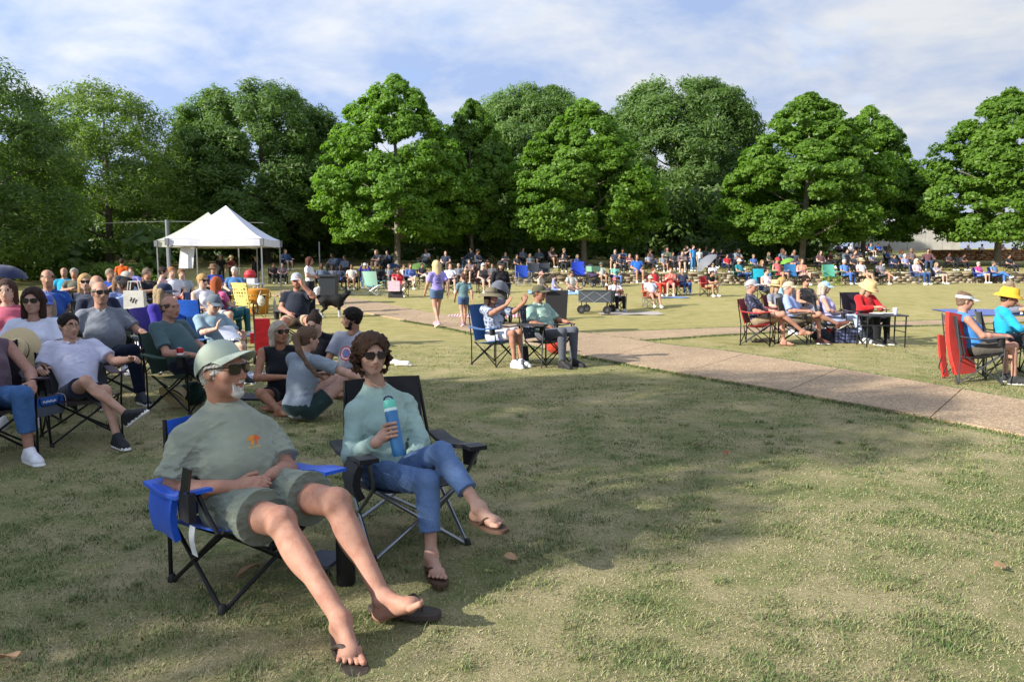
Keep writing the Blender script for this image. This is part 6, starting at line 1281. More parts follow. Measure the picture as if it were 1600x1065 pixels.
C('man in bright blue shirt holding both hands at his face', 176, 420, 18.5, 'sit_phone', 45, 'tee', '#1c4fae', 'pants', '#7d95b5', TN, 'short', '#8c7d68', None, ('#1a2c4a', '#1a1a1c', 'navy'), 'the man in bright blue shirt', fem=0)
C('person in orange dress standing with a shoulder strap', 190, 404, 25, 'stand', 190, 'tee', '#d05a14', 'skirt', '#d05a14', TN, 'short', '#3a2a20')
C('woman in white cap and pale blue shirt near the tote bag', 196, 431, 14, 'sit', 60, 'tee', '#6f82b5', 'pants', '#39465e', LT, 'bob', '#7a5c46', ('cap', '#20242e', '#c9c9cc'), ('#2a3140', '#1a1a1c', 'slate'), 'the woman near the tote bag', fem=1)
C('dark haired woman with a white tote bag on her lap', 213, 434, 12.2, 'sit', 70, 'tee', '#8f9fc4', 'pants', '#4f6f9f', DK, 'bun', '#120d0b', None, ('#6d706e', '#8a8c90', 'grey'), 'the woman with the tote bag', gl='clear', fem=1, h=.015)
C('white haired person in pale blue between the dark chairs', 211, 424, 16.5, 'sit', 80, 'tee', '#8ca0c0', 'pants', '#444c60', LT, 'short', '#b5b2ac', None, ('#23252b', '#1a1a1c', 'narrow black'), 'the white haired person in pale blue')
C('man in black shirt with crossed arms near the tent corner', 238, 419, 19, 'sit_clasp', 60, 'tee', '#12151f', 'shorts', '#2a2e3a', TN, 'short', '#6d5f52', None, ('#17181c', '#1a1a1c', 'low black'), 'the man in black near the tent')
C('girl with dark bun standing in a pale pink top', 254, 415, 15.2, 'stand', 95, 'tank', '#c9a3a8', 'pants', '#4a5066', LT, 'bun', '#2a1a14', scale=.84, fem=.6)
C('person in orange vest half hidden by the tent leg', 228, 425, 22, 'sit', 40, 'tee', '#c2511d', 'shorts', '#3a3f4c', MD, 'short', '#1a1310', None, ('#23252b', '#1a1a1c', 'folded black'), 'the person in orange vest')
C('small child in lilac shirt sitting behind the tote', 202, 417, 24, 'sit', 10, 'tee', '#8a86c0', 'shorts', '#46506a', LT, 'short', '#5a4634', None, ('#1d3f86', '#1a1a1c', 'little blue'), 'the child in lilac')
# tote
tq = at(211, 468, 11.7); t_ = MB(); t_.box(tq, (.32, .10, .28), 0, None, .95); [t_.tube([tq + vec(-.09, y, .15), tq + vec(-.07, y, .28), tq + vec(.07, y, .28), tq + vec(.09, y, .15)], .01, 5) for y in (-.04, .04)]
tote = t_.build('tote_bag', cloth('#c2bfb6', .85, .008)); tag(tote, 'white cotton tote bag with dark print on a lap', 'bag'); pr = MB()
for i in range(7): pr.box(tq + vec(-.05 + .016 * i, -.0525, .03 * math.sin(i * 2.1) - .01), (.010, .004, .03 + .02 * (i % 2)))
pr.build('print', plain('#22262e', .8), tote)
# around the tents
C('small boy in white shirt under the tent edge', 272, 417, 20, 'sit', 40, 'tee', '#c5c6cf', 'shorts', '#8f2a28', LT, 'short', '#9a6a44', None, ('#1f2026', '#1a1a1c', 'dark low'), 'the small boy in white')
C('second small child beside the boy under the tent', 286, 420, 20.5, 'sit', 35, 'tee', '#9aa0a8', 'shorts', '#4f5868', LT, 'short', '#7d5a3c', None, ('#24262c', '#1a1a1c', 'second dark low'), 'the second small child')
C('blond woman in sunglasses and white top by the table', 326, 428, 14.6, 'sit', 55, 'tank', '#cfcdd2', 'shorts', '#c0bfc6', LT, 'short', '#b3905c', None, ('#2f3f6a', '#1a1a1c', 'blue grey'), 'the blond woman by the table', gl='sun', fem=1)
C('man in royal blue shirt and brown hat under the tent', 337, 413, 23, 'sit', 40, 'tee', '#1c3f9a', 'pants', '#2a2e3a', TN, 'short', '#5a4634', ('bucket', '#6a5038', '#4a3828'), ('#23252b', '#1a1a1c', 'tall black'), 'the man in brown hat')
C('little girl in pink with red hair at the table', 351, 432, 15.5, 'sit', 150, 'tee', '#c45a86', 'pants', '#1f5f6a', LT, 'long', '#a5562c', None, ('#157a80', '#1a1a1c', 'teal'), 'the little girl in pink', fem=.3)
C('white haired woman in blue floral blouse behind the table', 364, 417, 22.5, 'sit', 10, 'tee', '#3f6a9c', 'pants', '#33384a', LT, 'short', '#cfccc6', None, ('#2a2c33', '#1a1a1c', 'grey black'), 'the white haired woman in floral blouse', fem=1)
C('man in black t-shirt standing in the dark behind the tent', 344, 397, 33, 'stand', 10, 'tee', '#0e1016', 'pants', '#1a1c22', TN, 'short', '#8a8178')
C('man in rust shirt and tan hat standing behind the tent', 361, 399, 33.5, 'stand_arms', 60, 'tee', '#6a2c1e', 'pants', '#3a3630', TN, 'short', '#5a4634', ('bucket', '#8a7a5a', '#5a4d38'))
C('man in dark jacket standing at the tent\'s right leg', 400, 400, 33, 'stand', -20, 'long', '#10131c', 'pants', '#15171c', TN, 'short', '#2a2018')
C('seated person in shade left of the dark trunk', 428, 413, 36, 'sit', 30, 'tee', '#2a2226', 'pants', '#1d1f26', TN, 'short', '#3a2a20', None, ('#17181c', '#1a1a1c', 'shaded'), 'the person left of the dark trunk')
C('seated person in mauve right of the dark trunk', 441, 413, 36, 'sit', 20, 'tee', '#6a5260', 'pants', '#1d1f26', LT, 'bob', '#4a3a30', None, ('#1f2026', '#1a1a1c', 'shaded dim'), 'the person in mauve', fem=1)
C('auburn haired woman in white t-shirt and black skirt standing sideways', 483, 401, 21.5, 'stand_arms', 85, 'tee', '#cfcdd4', 'skirt', '#14141a', TN, 'bob', '#4f2a1c', fem=1, gl='sun', h=.016)
C('bearded man in slate shirt sitting behind the dark bin', 503, 411, 31, 'sit', 20, 'tee', '#4f5a6a', 'shorts', '#5f6674', DK, 'bald', '#1a1310', None, ('#23252b', '#1a1a1c', 'broad black'), 'the bearded man in slate', fat=1.2)
C('man in grey hoodie next to the dark bin', 519, 415, 33, 'sit', 10, 'long', '#5a5e68', 'shorts', '#3a4f8a', DK, 'short', '#17110d', None, ('#2a2c33', '#1a1a1c', 'dim grey'), 'the man in grey hoodie')
C('youth in navy shirt and blue shorts with white shoes', 531, 414, 32, 'sit', 5, 'long', '#272e42', 'shorts', '#3f55a8', DK, 'short', '#17110d', None, ('#1a1c24', '#1a1a1c', 'dull navy'), 'the youth in navy')
C('man in white t-shirt and cream shorts with white shoes', 549, 412, 31.5, 'sit', 8, 'tee', '#b5b0a6', 'shorts', '#b0a894', MD, 'short', '#17110d', None, ('#22252b', '#1a1a1c', 'broad dark'), 'the man in white with cream shorts')
C('person in purple shirt and white cap lifting a hand', 570, 411, 32.5, 'sit_up', 10, 'long', '#3a2a86', 'pants', '#2f5f9a', TN, 'short', '#4a3a30', ('cap', '#cfcdc8', '#8a8a8a'), ('#2a2c33', '#1a1a1c', 'slim black'), 'the person in purple shirt')
C('man in black t-shirt behind the turquoise striped chair', 594, 412, 33, 'sit', 15, 'tee', '#0f1118', 'pants', '#14161c', DK, 'short', '#120d0b', None, ('#1a1c22', '#1a1a1c', 'plain black'), 'the man in black behind the striped chair')
C('grey haired man in grey shirt by the maple trunk', 609, 416, 34.5, 'sit', 25, 'tee', '#7d8088', 'pants', '#4c505c', TN, 'short', '#9a948c', None, ('#3a3d46', '#1a1a1c', 'mid grey'), 'the grey haired man by the trunk')
C('woman in red dress with crossed legs beside a pink bag', 624, 417, 27.5, 'sit_crossL', 35, 'tee', '#b8222c', 'skirt', '#b8222c', LT, 'long', '#3a1f18', None, ('#2a1a1c', '#1a1a1c', 'dark maroon'), 'the woman in red dress', gl='sun', fem=1)
C('person in white shirt right behind the red dress', 632, 413, 34, 'sit', 20, 'tee', '#c2b5ae', 'pants', '#5a4a4a', TN, 'short', '#5a4030', None, ('#24262c', '#1a1a1c', 'shadowed'), 'the person in white behind the red dress')
C('woman in blue denim jacket with crossed legs', 643, 411, 32, 'sit_crossL', 30, 'long', '#4a5f96', 'shorts', '#b3a89a', LT, 'bob', '#4a2f24', None, ('#23252b', '#1a1a1c', 'matt black'), 'the woman in denim jacket', fem=1)
C('dark clothed person sitting left of the blond walker', 661, 417, 36, 'sit_cross', 25, 'tee', '#23252b', 'pants', '#b0aca6', TN, 'short', '#2a2018', None, ('#15161a', '#1a1a1c', 'faint black'), 'the dark clothed person')
C('brown haired woman in white blouse and dark skirt', 704, 411, 30, 'sit', 10, 'tee', '#d2d0d8', 'skirt', '#2a1f2a', LT, 'bob', '#5a3526', None, ('#23252b', '#1a1a1c', 'open black'), 'the brown haired woman in white blouse', fem=1)
C('grey haired person behind the white blouse', 717, 415, 36, 'sit', 10, 'tee', '#6d717a', 'pants', '#3a3d46', TN, 'short', '#a39c94', None, ('#1c1d22', '#1a1a1c', 'hidden black'), 'the grey haired person')
C('white haired woman in black and pink top', 757, 411, 29.5, 'sit', 15, 'tank', '#1d1a20', 'shorts', '#4a4a52', LT, 'bob', '#c9c4bc', None, ('#5a2028', '#1a1a1c', 'wine red'), 'the white haired woman in black top', gl='sun', fem=1)
C('person in wine shirt in the shade right of the trunk', 744, 415, 37, 'sit', 10, 'tee', '#4a3430', 'pants', '#24262c', MD, 'short', '#1a1310', None, ('#23352d', '#1a1a1c', 'shaded green'), 'the person in wine shirt')
C('person in grey shirt behind the stroller woman', 769, 413, 36, 'sit', 0, 'tee', '#585a60', 'pants', '#2a2c33', TN, 'short', '#4a3a30', None, ('#1a1c22', '#1a1a1c', 'rear black'), 'the person behind the stroller woman')
C('woman in black jacket and dark cap standing behind a stroller', 782, 407, 19.6, 'stand', 18, 'long', '#131318', 'shorts', '#101014', LT, 'long', '#2a1a14', ('cap', '#1f1a1c', '#141214'), fem=1, h=.016, scol='#333333')
# right of the stroller to the wall
C('man in pink cap sitting on the blue blanket', 845, 424, 30, 'ground', 60, 'tee', '#b9a58c', 'shorts', '#6a8fc0', TN, 'short', '#6a5240', ('cap', '#d58f86', '#c9c2bc'))
C('person in lilac grey shirt bent over on the blue blanket', 866, 428, 29.5, 'ground', 80, 'tee', '#8a8aa5', 'shorts', '#5f7fb5', LT, 'short', '#3a2a20')
C('man in white shirt and sunglasses sitting on the blanket', 893, 422, 30.5, 'ground', 20, 'tee', '#b8b3a8', 'shorts', '#a08a70', TN, 'short', '#3a2a20', gl='sun')
C('man in grey hat and pale shirt sitting by the wall', 941, 410, 35.2, 'sit', 8, 'tee', '#aab0a6', 'shorts', '#a99878', TN, 'short', '#7a6a58', ('bucket', '#4f5550', '#3a3f3a'), ('#2c3a30', '#1a1a1c', 'dark moss'), 'the man in grey hat')
C('woman in mint shirt and blue trousers by the wall', 963, 412, 34.8, 'sit', 15, 'tee', '#6fae9c', 'pants', '#5a74a8', LT, 'short', '#a89a86', None, ('#24304a', '#1a1a1c', 'dark blue'), 'the woman in mint shirt', fem=1)
C('man in dark shirt behind the mint shirt', 970, 404, 39.5, 'sit', 20, 'tee', '#3a3d48', 'pants', '#23262e', TN, 'bald', '#3a2a20', None, ('#1c1d22', '#1a1a1c', 'upper black'), 'the man behind the mint shirt')
C('woman with long black hair in blue shirt sitting on the stone wall', 997, 391, 37.2, 'dangle', 5, 'tee', '#1f5fb8', 'shorts', '#2a3f7a', TN, 'long', '#15100e', fem=1.1, fat=1.2)
C('person in pink cap, white t-shirt and black trousers by the wagon', 964, 433, 22.5, 'sit_clasp', 12, 'tee', '#cdbfc4', 'pants', '#15151a', MD, 'short', '#1a1310', ('cap', '#c05a6a', '#a04450'), ('#8f2424', '#1a1a1c', 'dark scarlet'), 'the person in pink cap', gl='sun', fem=.8)
C('heavy man in white polo and tan cap with white shoes', 1019, 431, 23.6, 'sit_out', 12, 'tee', '#c6c8d6', 'shorts', '#8f4a38', TN, 'short', '#8a7f74', ('cap', '#c2b59c', '#a5987f'), ('#c2501c', '#8a8c90', 'orange'), 'the heavy man in white polo', gl='sun', fat=1.25)
C('child in red shirt behind the white polo man', 1026, 429, 28, 'sit', 30, 'tee', '#b0202a', 'pants', '#b83a2c', LT, 'short', '#6a3f2a', None, ('#9c1c24', '#1a1a1c', 'small red'), 'the child in red shirt', scale=.85)
C('child in coral shirt holding a blue cup', 1048, 430, 28, 'sit_phone', -10, 'tee', '#c45a52', 'shorts', '#b04a48', LT, 'short', '#8a4a30', None, ('#a83038', '#1a1a1c', 'small coral'), 'the child in coral shirt', scale=.84)
C('man in navy patterned shirt and jeans in a red chair', 1069, 420, 28.6, 'sit_arms', 10, 'tee', '#252b42', 'pants', '#2f4f86', TN, 'bald', '#7a6f64', None, ('#a81f28', '#1a1a1c', 'bright red'), 'the man in navy patterned shirt', fat=1.15)
C('man in black t-shirt and tan shorts looking down at his phone', 1109, 423, 27.6, 'sit_fwd', 25, 'tee', '#0f1014', 'shorts', '#a38a6a', TN, 'short', '#1a1310', None, ('#b02028', '#1a1a1c', 'red and black'), 'the man looking at his phone', fat=1.15)
C('woman in white blouse sitting under the grey umbrella', 1116, 410, 35.5, 'sit', 12, 'tee', '#cfccd4', 'pants', '#c9b88a', LT, 'bob', '#2a1a14', None, ('#23252b', '#1a1a1c', 'black'), 'the woman under the umbrella', gl='sun', fem=1)
C('woman with dark hair standing among the children on the terrace', 1073, 386, 42, 'stand_phone', 40, 'tee', '#15161c', 'pants', '#3f6fa8', LT, 'long', '#3a2418', fem=1)
C('child in bright blue standing on the terrace', 1083, 394, 41.5, 'stand', 30, 'tee', '#3f86c8', 'pants', '#4a8ac0', LT, 'short', '#5a4030', scale=.82)
C('child in white standing on the terrace beside the blue child', 1093, 397, 41.5, 'stand', 10, 'tee', '#b9c2c4', 'shorts', '#8fa0a8', LT, 'short', '#4a3626', scale=.72)
C('person in grey seated on the terrace left of the children', 1037, 405, 41, 'sit', 10, 'tee', '#7a8088', 'shorts', '#45506a', TN, 'short', '#8a8078', ('cap', '#8a8a92', '#55565c'), ('#8a7a2c', '#1a1a1c', 'mustard'), 'the grey person left of the children')
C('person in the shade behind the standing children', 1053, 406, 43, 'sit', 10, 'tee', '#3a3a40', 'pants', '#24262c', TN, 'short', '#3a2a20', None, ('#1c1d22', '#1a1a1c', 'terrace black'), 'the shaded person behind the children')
C('person in red shirt sitting on the terrace right of the umbrella', 1138, 402, 40.5, 'sit', 10, 'tee', '#a8202a', 'pants', '#2a2c36', TN, 'short', '#3a2a20', None, ('#1f3f8a', '#1a1a1c', 'royal blue'), 'the person in red shirt')
C('man in teal shirt and white cap in a green chair', 1160, 404, 35.8, 'sit', 35, 'tee', '#1a7684', 'pants', '#35558a', TN, 'short', '#8a8078', ('cap', '#d2cfca', '#b5b2ac'), ('#2c5a44', '#1a1a1c', 'forest green'), 'the man in teal shirt', fat=1.15)
C('person in blue vest behind the teal shirt', 1180, 402, 40, 'sit', 15, 'tee', '#3f5f96', 'pants', '#3a3d46', TN, 'short', '#8a7a66', None, ('#5f8a4a', '#1a1a1c', 'leaf green'), 'the person in blue vest')
C('woman in black top and jeans beside the teal shirt', 1194, 406, 36, 'sit', 10, 'tee', '#15161a', 'pants', '#3f5f96', LT, 'long', '#8a6a44', None, ('#2f6a4a', '#1a1a1c', 'bottle green'), 'the woman in black top', fem=1)
C('woman in white floral top before the turquoise chair', 1203, 419, 25.5, 'sit', 20, 'tank', '#c9b8bc', 'pants', '#3a3d46', LT, 'bun', '#2a1a14', None, ('#3a4a6a', '#1a1a1c', 'slate blue'), 'the woman in white floral top', fem=1)
C('man in red and white cap and pink shirt', 1219, 402, 35.6, 'sit_arms', 20, 'tank', '#b85a5c', 'shorts', '#8a3038', TN, 'short', '#5a4634', ('cap', '#c22a34', '#d5d2cc'), ('#1f7a4a', '#1a1a1c', 'emerald'), 'the man in red and white cap')
C('woman in peach top and shorts beside the red cap', 1256, 404, 35.4, 'sit', 5, 'tee', '#c2846a', 'shorts', '#c29a8a', LT, 'bob', '#6a4a34', None, ('#7a2a30', '#1a1a1c', 'brick'), 'the woman in peach top', fem=1)
C('woman in straw hat and grey top behind the floral shirt man', 1222, 440, 16.6, 'sit', 30, 'tee', '#7a7d86', 'pants', '#4a4e5a', LT, 'bob', '#a58a64', ('straw', '#c2a878', '#8a744c'), ('#6a2430', '#1a1a1c', 'burgundy'), 'the woman in straw hat', fem=1, h=.016)
C('woman with long blond hair next to the straw hat', 1234, 433, 19, 'sit', 60, 'tee', '#8aa5b0', 'pants', '#55657a', LT, 'long', '#b8945c', None, ('#3a3f4a', '#1a1a1c', 'dark grey'), 'the woman with long blond hair', fem=1)
C('woman in black tank top and grey trousers behind the table group', 1268, 431, 17.4, 'sit', 15, 'tank', '#121216', 'pants', '#7a7f8c', TN, 'bun', '#1f1410', None, ('#7d8290', '#8a8c90', 'pale grey'), 'the woman in black tank top', fem=1, gl='sun', h=.016)
C('man in blue t-shirt and jeans with white hair', 1324, 405, 36, 'sit', 20, 'tee', '#4f7cc0', 'pants', '#3f65a8', TN, 'short', '#c5c2bc', None, ('#23252b', '#1a1a1c', 'sunlit black'), 'the man in blue t-shirt')
C('person in dark shirt right of the white haired man', 1336, 407, 39.5, 'sit', 10, 'tee', '#2a2c34', 'pants', '#1d1f26', TN, 'short', '#3a2a20', None, ('#1c1d22', '#1a1a1c', 'slope black'), 'the person right of the white haired man')
C('man in straw hat, white t-shirt and tan shorts by the wall', 1350, 404, 35.4, 'sit_out', 15, 'tee', '#c8c6c4', 'shorts', '#a5937a', TN, 'short', '#5a4a3a', ('straw', '#c9b58c', '#3a3228'), ('#24161a', '#1a1a1c', 'dark plum'), 'the man in straw hat')
C('woman in black and white print top with crossed legs', 1380, 406, 36, 'sit_cross', 12, 'tee', '#77757a', 'shorts', '#5f5d62', TN, 'bob', '#1f1410', None, ('#23252b', '#1a1a1c', 'print top'), 'the woman in print top', gl='sun', fem=1)
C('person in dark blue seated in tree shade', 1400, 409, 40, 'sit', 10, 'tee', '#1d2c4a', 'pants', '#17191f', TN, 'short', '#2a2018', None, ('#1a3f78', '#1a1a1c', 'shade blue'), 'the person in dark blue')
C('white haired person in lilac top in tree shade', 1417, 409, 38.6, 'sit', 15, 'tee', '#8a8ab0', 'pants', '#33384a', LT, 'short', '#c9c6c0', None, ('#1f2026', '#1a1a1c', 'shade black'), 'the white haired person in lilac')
C('woman in pale pink blouse and jeans by the wall', 1438, 404, 35.8, 'sit', 22, 'tee', '#c9aebc', 'pants', '#2f4a7a', LT, 'bob', '#c2b59c', None, ('#4a5a8a', '#8a8c90', 'blue and silver'), 'the woman in pale pink blouse', gl='sun', fem=1)
C('woman in grey stripes holding a phone to her face', 1468, 410, 36.4, 'sit_phone', 20, 'tee', '#8a8c98', 'shorts', '#b5ac98', LT, 'bob', '#9a8468', None, ('#24304a', '#1a1a1c', 'ink blue'), 'the woman holding a phone', fem=1)
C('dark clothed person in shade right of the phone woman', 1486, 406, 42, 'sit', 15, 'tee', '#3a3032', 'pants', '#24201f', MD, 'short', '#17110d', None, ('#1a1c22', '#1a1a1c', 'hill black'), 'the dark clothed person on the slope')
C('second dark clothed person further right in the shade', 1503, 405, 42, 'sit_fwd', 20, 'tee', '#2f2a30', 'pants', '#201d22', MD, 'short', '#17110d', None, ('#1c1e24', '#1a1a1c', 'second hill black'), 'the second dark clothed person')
C('woman in magenta shirt and blue skirt in a blue chair', 1534, 409, 37.6, 'sit', 22, 'tee', '#b03a82', 'skirt', '#5a7fc0', LT, 'short', '#b5ad9e', None, ('#1f4fb0', '#1a1a1c', 'vivid blue'), 'the woman in magenta shirt', gl='sun', fem=1)
C('man in grey blue shirt and jeans beside the magenta shirt', 1558, 408, 37.8, 'sit_cross', 25, 'tee', '#5a7a9a', 'pants', '#3f6fb0', TN, 'short', '#6a5a4a', None, ('#1c3f9a', '#1a1a1c', 'deep blue'), 'the man in grey blue shirt')
C('person in black at the right end of the wall row', 1580, 411, 39.5, 'sit', 10, 'tee', '#17181d', 'pants', '#1d1f26', TN, 'short', '#2a2018', None, ('#1a1c22', '#1a1a1c', 'end black'), 'the person in black at the right end')
C('man in pale grey shirt near the blue mat', 1578, 438, 21.5, 'ground', 60, 'tee', '#a5a8b0', 'shorts', '#6a6e7a', TN, 'short', '#8a7a66')
# people high on the slope, small and shaded
up_cols = [('#a83a3a', 'red'), ('#3a3d48', 'charcoal'), ('#5f7fb0', 'pale blue'), ('#b5b2b8', 'white'), ('#6a3a5a', 'plum'), ('#8f9aa8', 'grey'), ('#c2c4cc', 'snow white'), ('#45506a', 'slate'), ('#a8586a', 'rose'), ('#2f6f9c', 'sea blue'), ('#1f4fae', 'cobalt'), ('#5a4a3a', 'brown')]
for i, (c_, nm) in enumerate(up_cols):
    px_ = 1268 + i * 10.5 + (i % 3) * 2; d_ = 58 + (i % 3) * 1.2
    C(f'tiny seated figure in {nm} in the upper row under the maples', px_, 386 + (i % 2) * 2, d_, ('sit', 'sit_cross', 'sit_fwd')[i % 3], 10, 'tee', c_, 'shorts' if i % 2 else 'pants', ('#3a3d46', '#8a8270')[i % 2], (LT, TN, MD)[i % 3], 'short', ('#3a2a20', '#8a8078')[i % 2], ('cap', '#c9c9c9', '#999999') if i in (6, 3) else None, ('#23252b', '#1a1a1c', f'far {nm} row'), f'the tiny figure in {nm}', h=.026)
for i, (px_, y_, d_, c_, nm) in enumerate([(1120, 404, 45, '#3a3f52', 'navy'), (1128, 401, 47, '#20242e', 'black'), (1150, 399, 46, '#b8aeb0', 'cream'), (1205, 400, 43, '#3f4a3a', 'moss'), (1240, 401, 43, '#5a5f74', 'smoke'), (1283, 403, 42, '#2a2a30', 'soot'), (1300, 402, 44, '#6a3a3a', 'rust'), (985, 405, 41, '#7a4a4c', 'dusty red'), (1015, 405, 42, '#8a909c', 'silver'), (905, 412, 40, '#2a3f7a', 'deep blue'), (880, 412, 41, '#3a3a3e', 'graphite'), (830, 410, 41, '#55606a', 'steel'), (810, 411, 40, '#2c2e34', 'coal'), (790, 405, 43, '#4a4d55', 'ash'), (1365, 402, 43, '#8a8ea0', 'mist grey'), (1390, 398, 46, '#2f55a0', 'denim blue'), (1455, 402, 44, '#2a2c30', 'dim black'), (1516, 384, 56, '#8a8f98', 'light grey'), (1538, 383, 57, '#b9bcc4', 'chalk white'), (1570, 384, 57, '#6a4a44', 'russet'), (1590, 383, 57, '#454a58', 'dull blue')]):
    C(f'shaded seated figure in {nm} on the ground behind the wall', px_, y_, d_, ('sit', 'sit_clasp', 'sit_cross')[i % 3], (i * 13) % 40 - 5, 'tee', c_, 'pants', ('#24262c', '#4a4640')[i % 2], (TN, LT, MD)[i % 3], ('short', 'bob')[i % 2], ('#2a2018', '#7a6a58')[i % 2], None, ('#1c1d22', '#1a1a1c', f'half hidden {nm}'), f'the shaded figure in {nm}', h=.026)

# dim figures in the shaded rows under the trees, too dark and small to tell apart
rr_ = random.Random(77)
for i in range(38):
    left = i < 10; px_ = rr_.uniform(440, 760) if left else rr_.uniform(770, 1470); d_ = rr_.uniform(36.5, 43) if left else rr_.uniform(39.5, 47)
    if not left and px_ > 1300: d_ = rr_.uniform(40, 44)
    P_ = (px_ - 800) / FPX * d_; yt = YH - ((float(terr(P_, d_)) + rr_.uniform(1.15, 1.3)) - CAMH) * FPX / d_
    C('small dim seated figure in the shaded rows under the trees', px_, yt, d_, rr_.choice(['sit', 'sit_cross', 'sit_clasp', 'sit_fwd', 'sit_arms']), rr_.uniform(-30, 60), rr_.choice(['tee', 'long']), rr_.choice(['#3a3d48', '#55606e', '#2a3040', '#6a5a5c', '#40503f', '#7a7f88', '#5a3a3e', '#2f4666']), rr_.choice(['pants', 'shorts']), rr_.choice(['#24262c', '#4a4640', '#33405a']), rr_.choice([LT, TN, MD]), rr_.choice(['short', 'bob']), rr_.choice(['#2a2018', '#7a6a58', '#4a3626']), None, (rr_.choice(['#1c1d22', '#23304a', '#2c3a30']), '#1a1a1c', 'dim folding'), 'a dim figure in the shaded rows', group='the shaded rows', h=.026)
# ================================================================== tents, chairs, carts and small things
def tent(cx, cy, w, rot, eave, peak, m, label, gz, banner=False):
    r = empty('canopy_tent', (cx, cy, gz), rot); tag(r, label, 'tent'); h = w / 2; n = 9; S4 = []
    for k in range(4):
        a = k * PI / 2; Rz = np.array([[math.cos(a), -math.sin(a), 0], [math.sin(a), math.cos(a), 0], [0, 0, 1]]); G = []
        for i in range(n):
            t = i / (n - 1); z = eave + (peak - eave) * (t ** 1.25); row = []
            for j in range(n):
                u = 2 * j / (n - 1) - 1; row.append(Rz @ vec(u * h * (1 - t), -h * (1 - t), z - .03 * math.sin(PI * (u + 1) / 2) * (1 - t)))
            G.append(row)
        MB().sheet(G, .006).build('roof_panel', m, r)
        V = [[Rz @ vec(u * h * 1.003, -h * 1.003 - .012 * math.sin(9 * u + k + 2 * v), eave - .02 - .24 * v - .012 * math.sin(PI * (u + 1) / 2)) for v in (0, .5, 1)] for u in np.linspace(-1, 1, 13)]
        MB().sheet(V, .004).build('valance', m, r); c = Rz @ vec(h * 1.004, -h * 1.004, 0); MB().box((c[0], c[1], eave - .13), (.12, .12, .235)).build('corner_patch', plain('#74767c', .7), r)
        MB().box((c[0] * .985, c[1] * .985, (eave - .02) / 2), (.045, .045, eave - .02)).build('leg', plain('#9c9ea4', .4, .6), r); MB().box((c[0] * .985, c[1] * .985, .01), (.11, .11, .02)).build('foot', plain('#8a8c90', .5, .4), r)
        for q in (0, 1):
            a0 = Rz @ vec(-h * .96, -h * .96, eave - .30); a1 = Rz @ vec(0, -h * .96, eave - .06 - .20 * q); a2 = Rz @ vec(h * .96, -h * .96, eave - .30); MB().tube([a0 + vec(0, 0, .26 * (q)), a1, a2 + vec(0, 0, .26 * q)], .012, 5).build('truss_bar', plain('#85878c', .4, .6), r)
    return r
WHT = plain('#dcdce6', .6, 0, .04, 3, 'canopy', .006); OLV = plain('#b4b6a6', .6, 0, .06, 3, 'canopy_olive', .006)
tx, ty = at(357, 430, 27.8)[:2]; gz_t = float(terr(tx, ty)) - .02
tent(tx, ty, 3.15, .10, 2.10, 3.32, WHT, 'white peaked canopy tent standing in front of the dark oak', gz_t)
tent(tx - 2.0, ty + 3.4, 3.1, .10, 2.12, 3.30, OLV, 'olive grey canopy tent half hidden behind the white one', gz_t)
bn = MB(); q0 = at(290, 402, 26.4); bn.sheet([[q0 + vec(-.26 + .50 * j / 3 + .10 * (1 - i / 4), .02 * math.sin(j * 2), .36 - .74 * i / 4) for j in range(4)] for i in range(5)], .006); tag(bn.build('banner', plain('#d8d8de', .8)), 'blank white banner hanging on the left leg of the white tent', 'banner')
lpz = at(265, 430, 33); tag(MB().tube([(lpz[0], 33, float(terr(lpz[0], 33))), (lpz[0], 33, 3.35)], .09, 10).build('post', plain('#6f7378', .5, .3)), 'round grey post standing behind the olive tent', 'post')
wr_ = MB(); wr_.tube(bez((lpz[0] - 3, 33, 3.2), (lpz[0], 33, 3.28), (lpz[0] + 4, 33.5, 3.25), n=6), .012, 4); tag(wr_.build('cable', plain('#8a8c86', .6)), 'thin cable strung from the grey post behind the tents', 'cable')
tag(MB().tube([(*at(500, 430, 40)[:2], .5), (*at(500, 430, 40)[:2], 2.6)], .035, 6).build('pole', plain('#8f9194', .5, .3)), 'thin pale pole in front of the dark wood left of the tall maple', 'pole')
# table, cooler and gift box under the tent
tx2, ty2 = at(372, 440, 23.5)[:2]; tz = float(terr(tx2, ty2)); tt = empty('folding_table', (tx2, ty2, tz)); tag(tt, 'white folding table under the canopy tent', 'table'); MB().box((0, 0, .74), (1.5, .7, .04)).build('table_top', plain('#b9bac0', .6), tt)
for x in (-.65, .65):
    for y in (-.28, .28): MB().tube([(x, y, 0), (x, y, .73)], .016, 6).build('leg', plain('#55575c', .4, .5), tt)
bxr = MB(); bxr.box((tx2 + .38, ty2, tz + .84), (.36, .3, .16), 1); bxr.lathe([(.001, .0), (.16, .01), (.19, .10), (.13, .22), (.001, .26)], (tx2 + .38, ty2, tz + .93), 12, 0); tag(bxr.build('gift_basket', [plain('#b0202c', .6, 0, .5, 30), plain('#c5c6cc', .6)]), 'red and white gift basket on the tent table', 'basket')
tag(MB().lathe([(.001, 0), (.035, 0), (.035, .18), (.012, .24), (.012, .28), (.001, .28)], (tx2 + .05, ty2, tz + .762), 10).build('bottle', plain('#a86a74', .4)), 'pink bottle standing on the tent table', 'bottle')
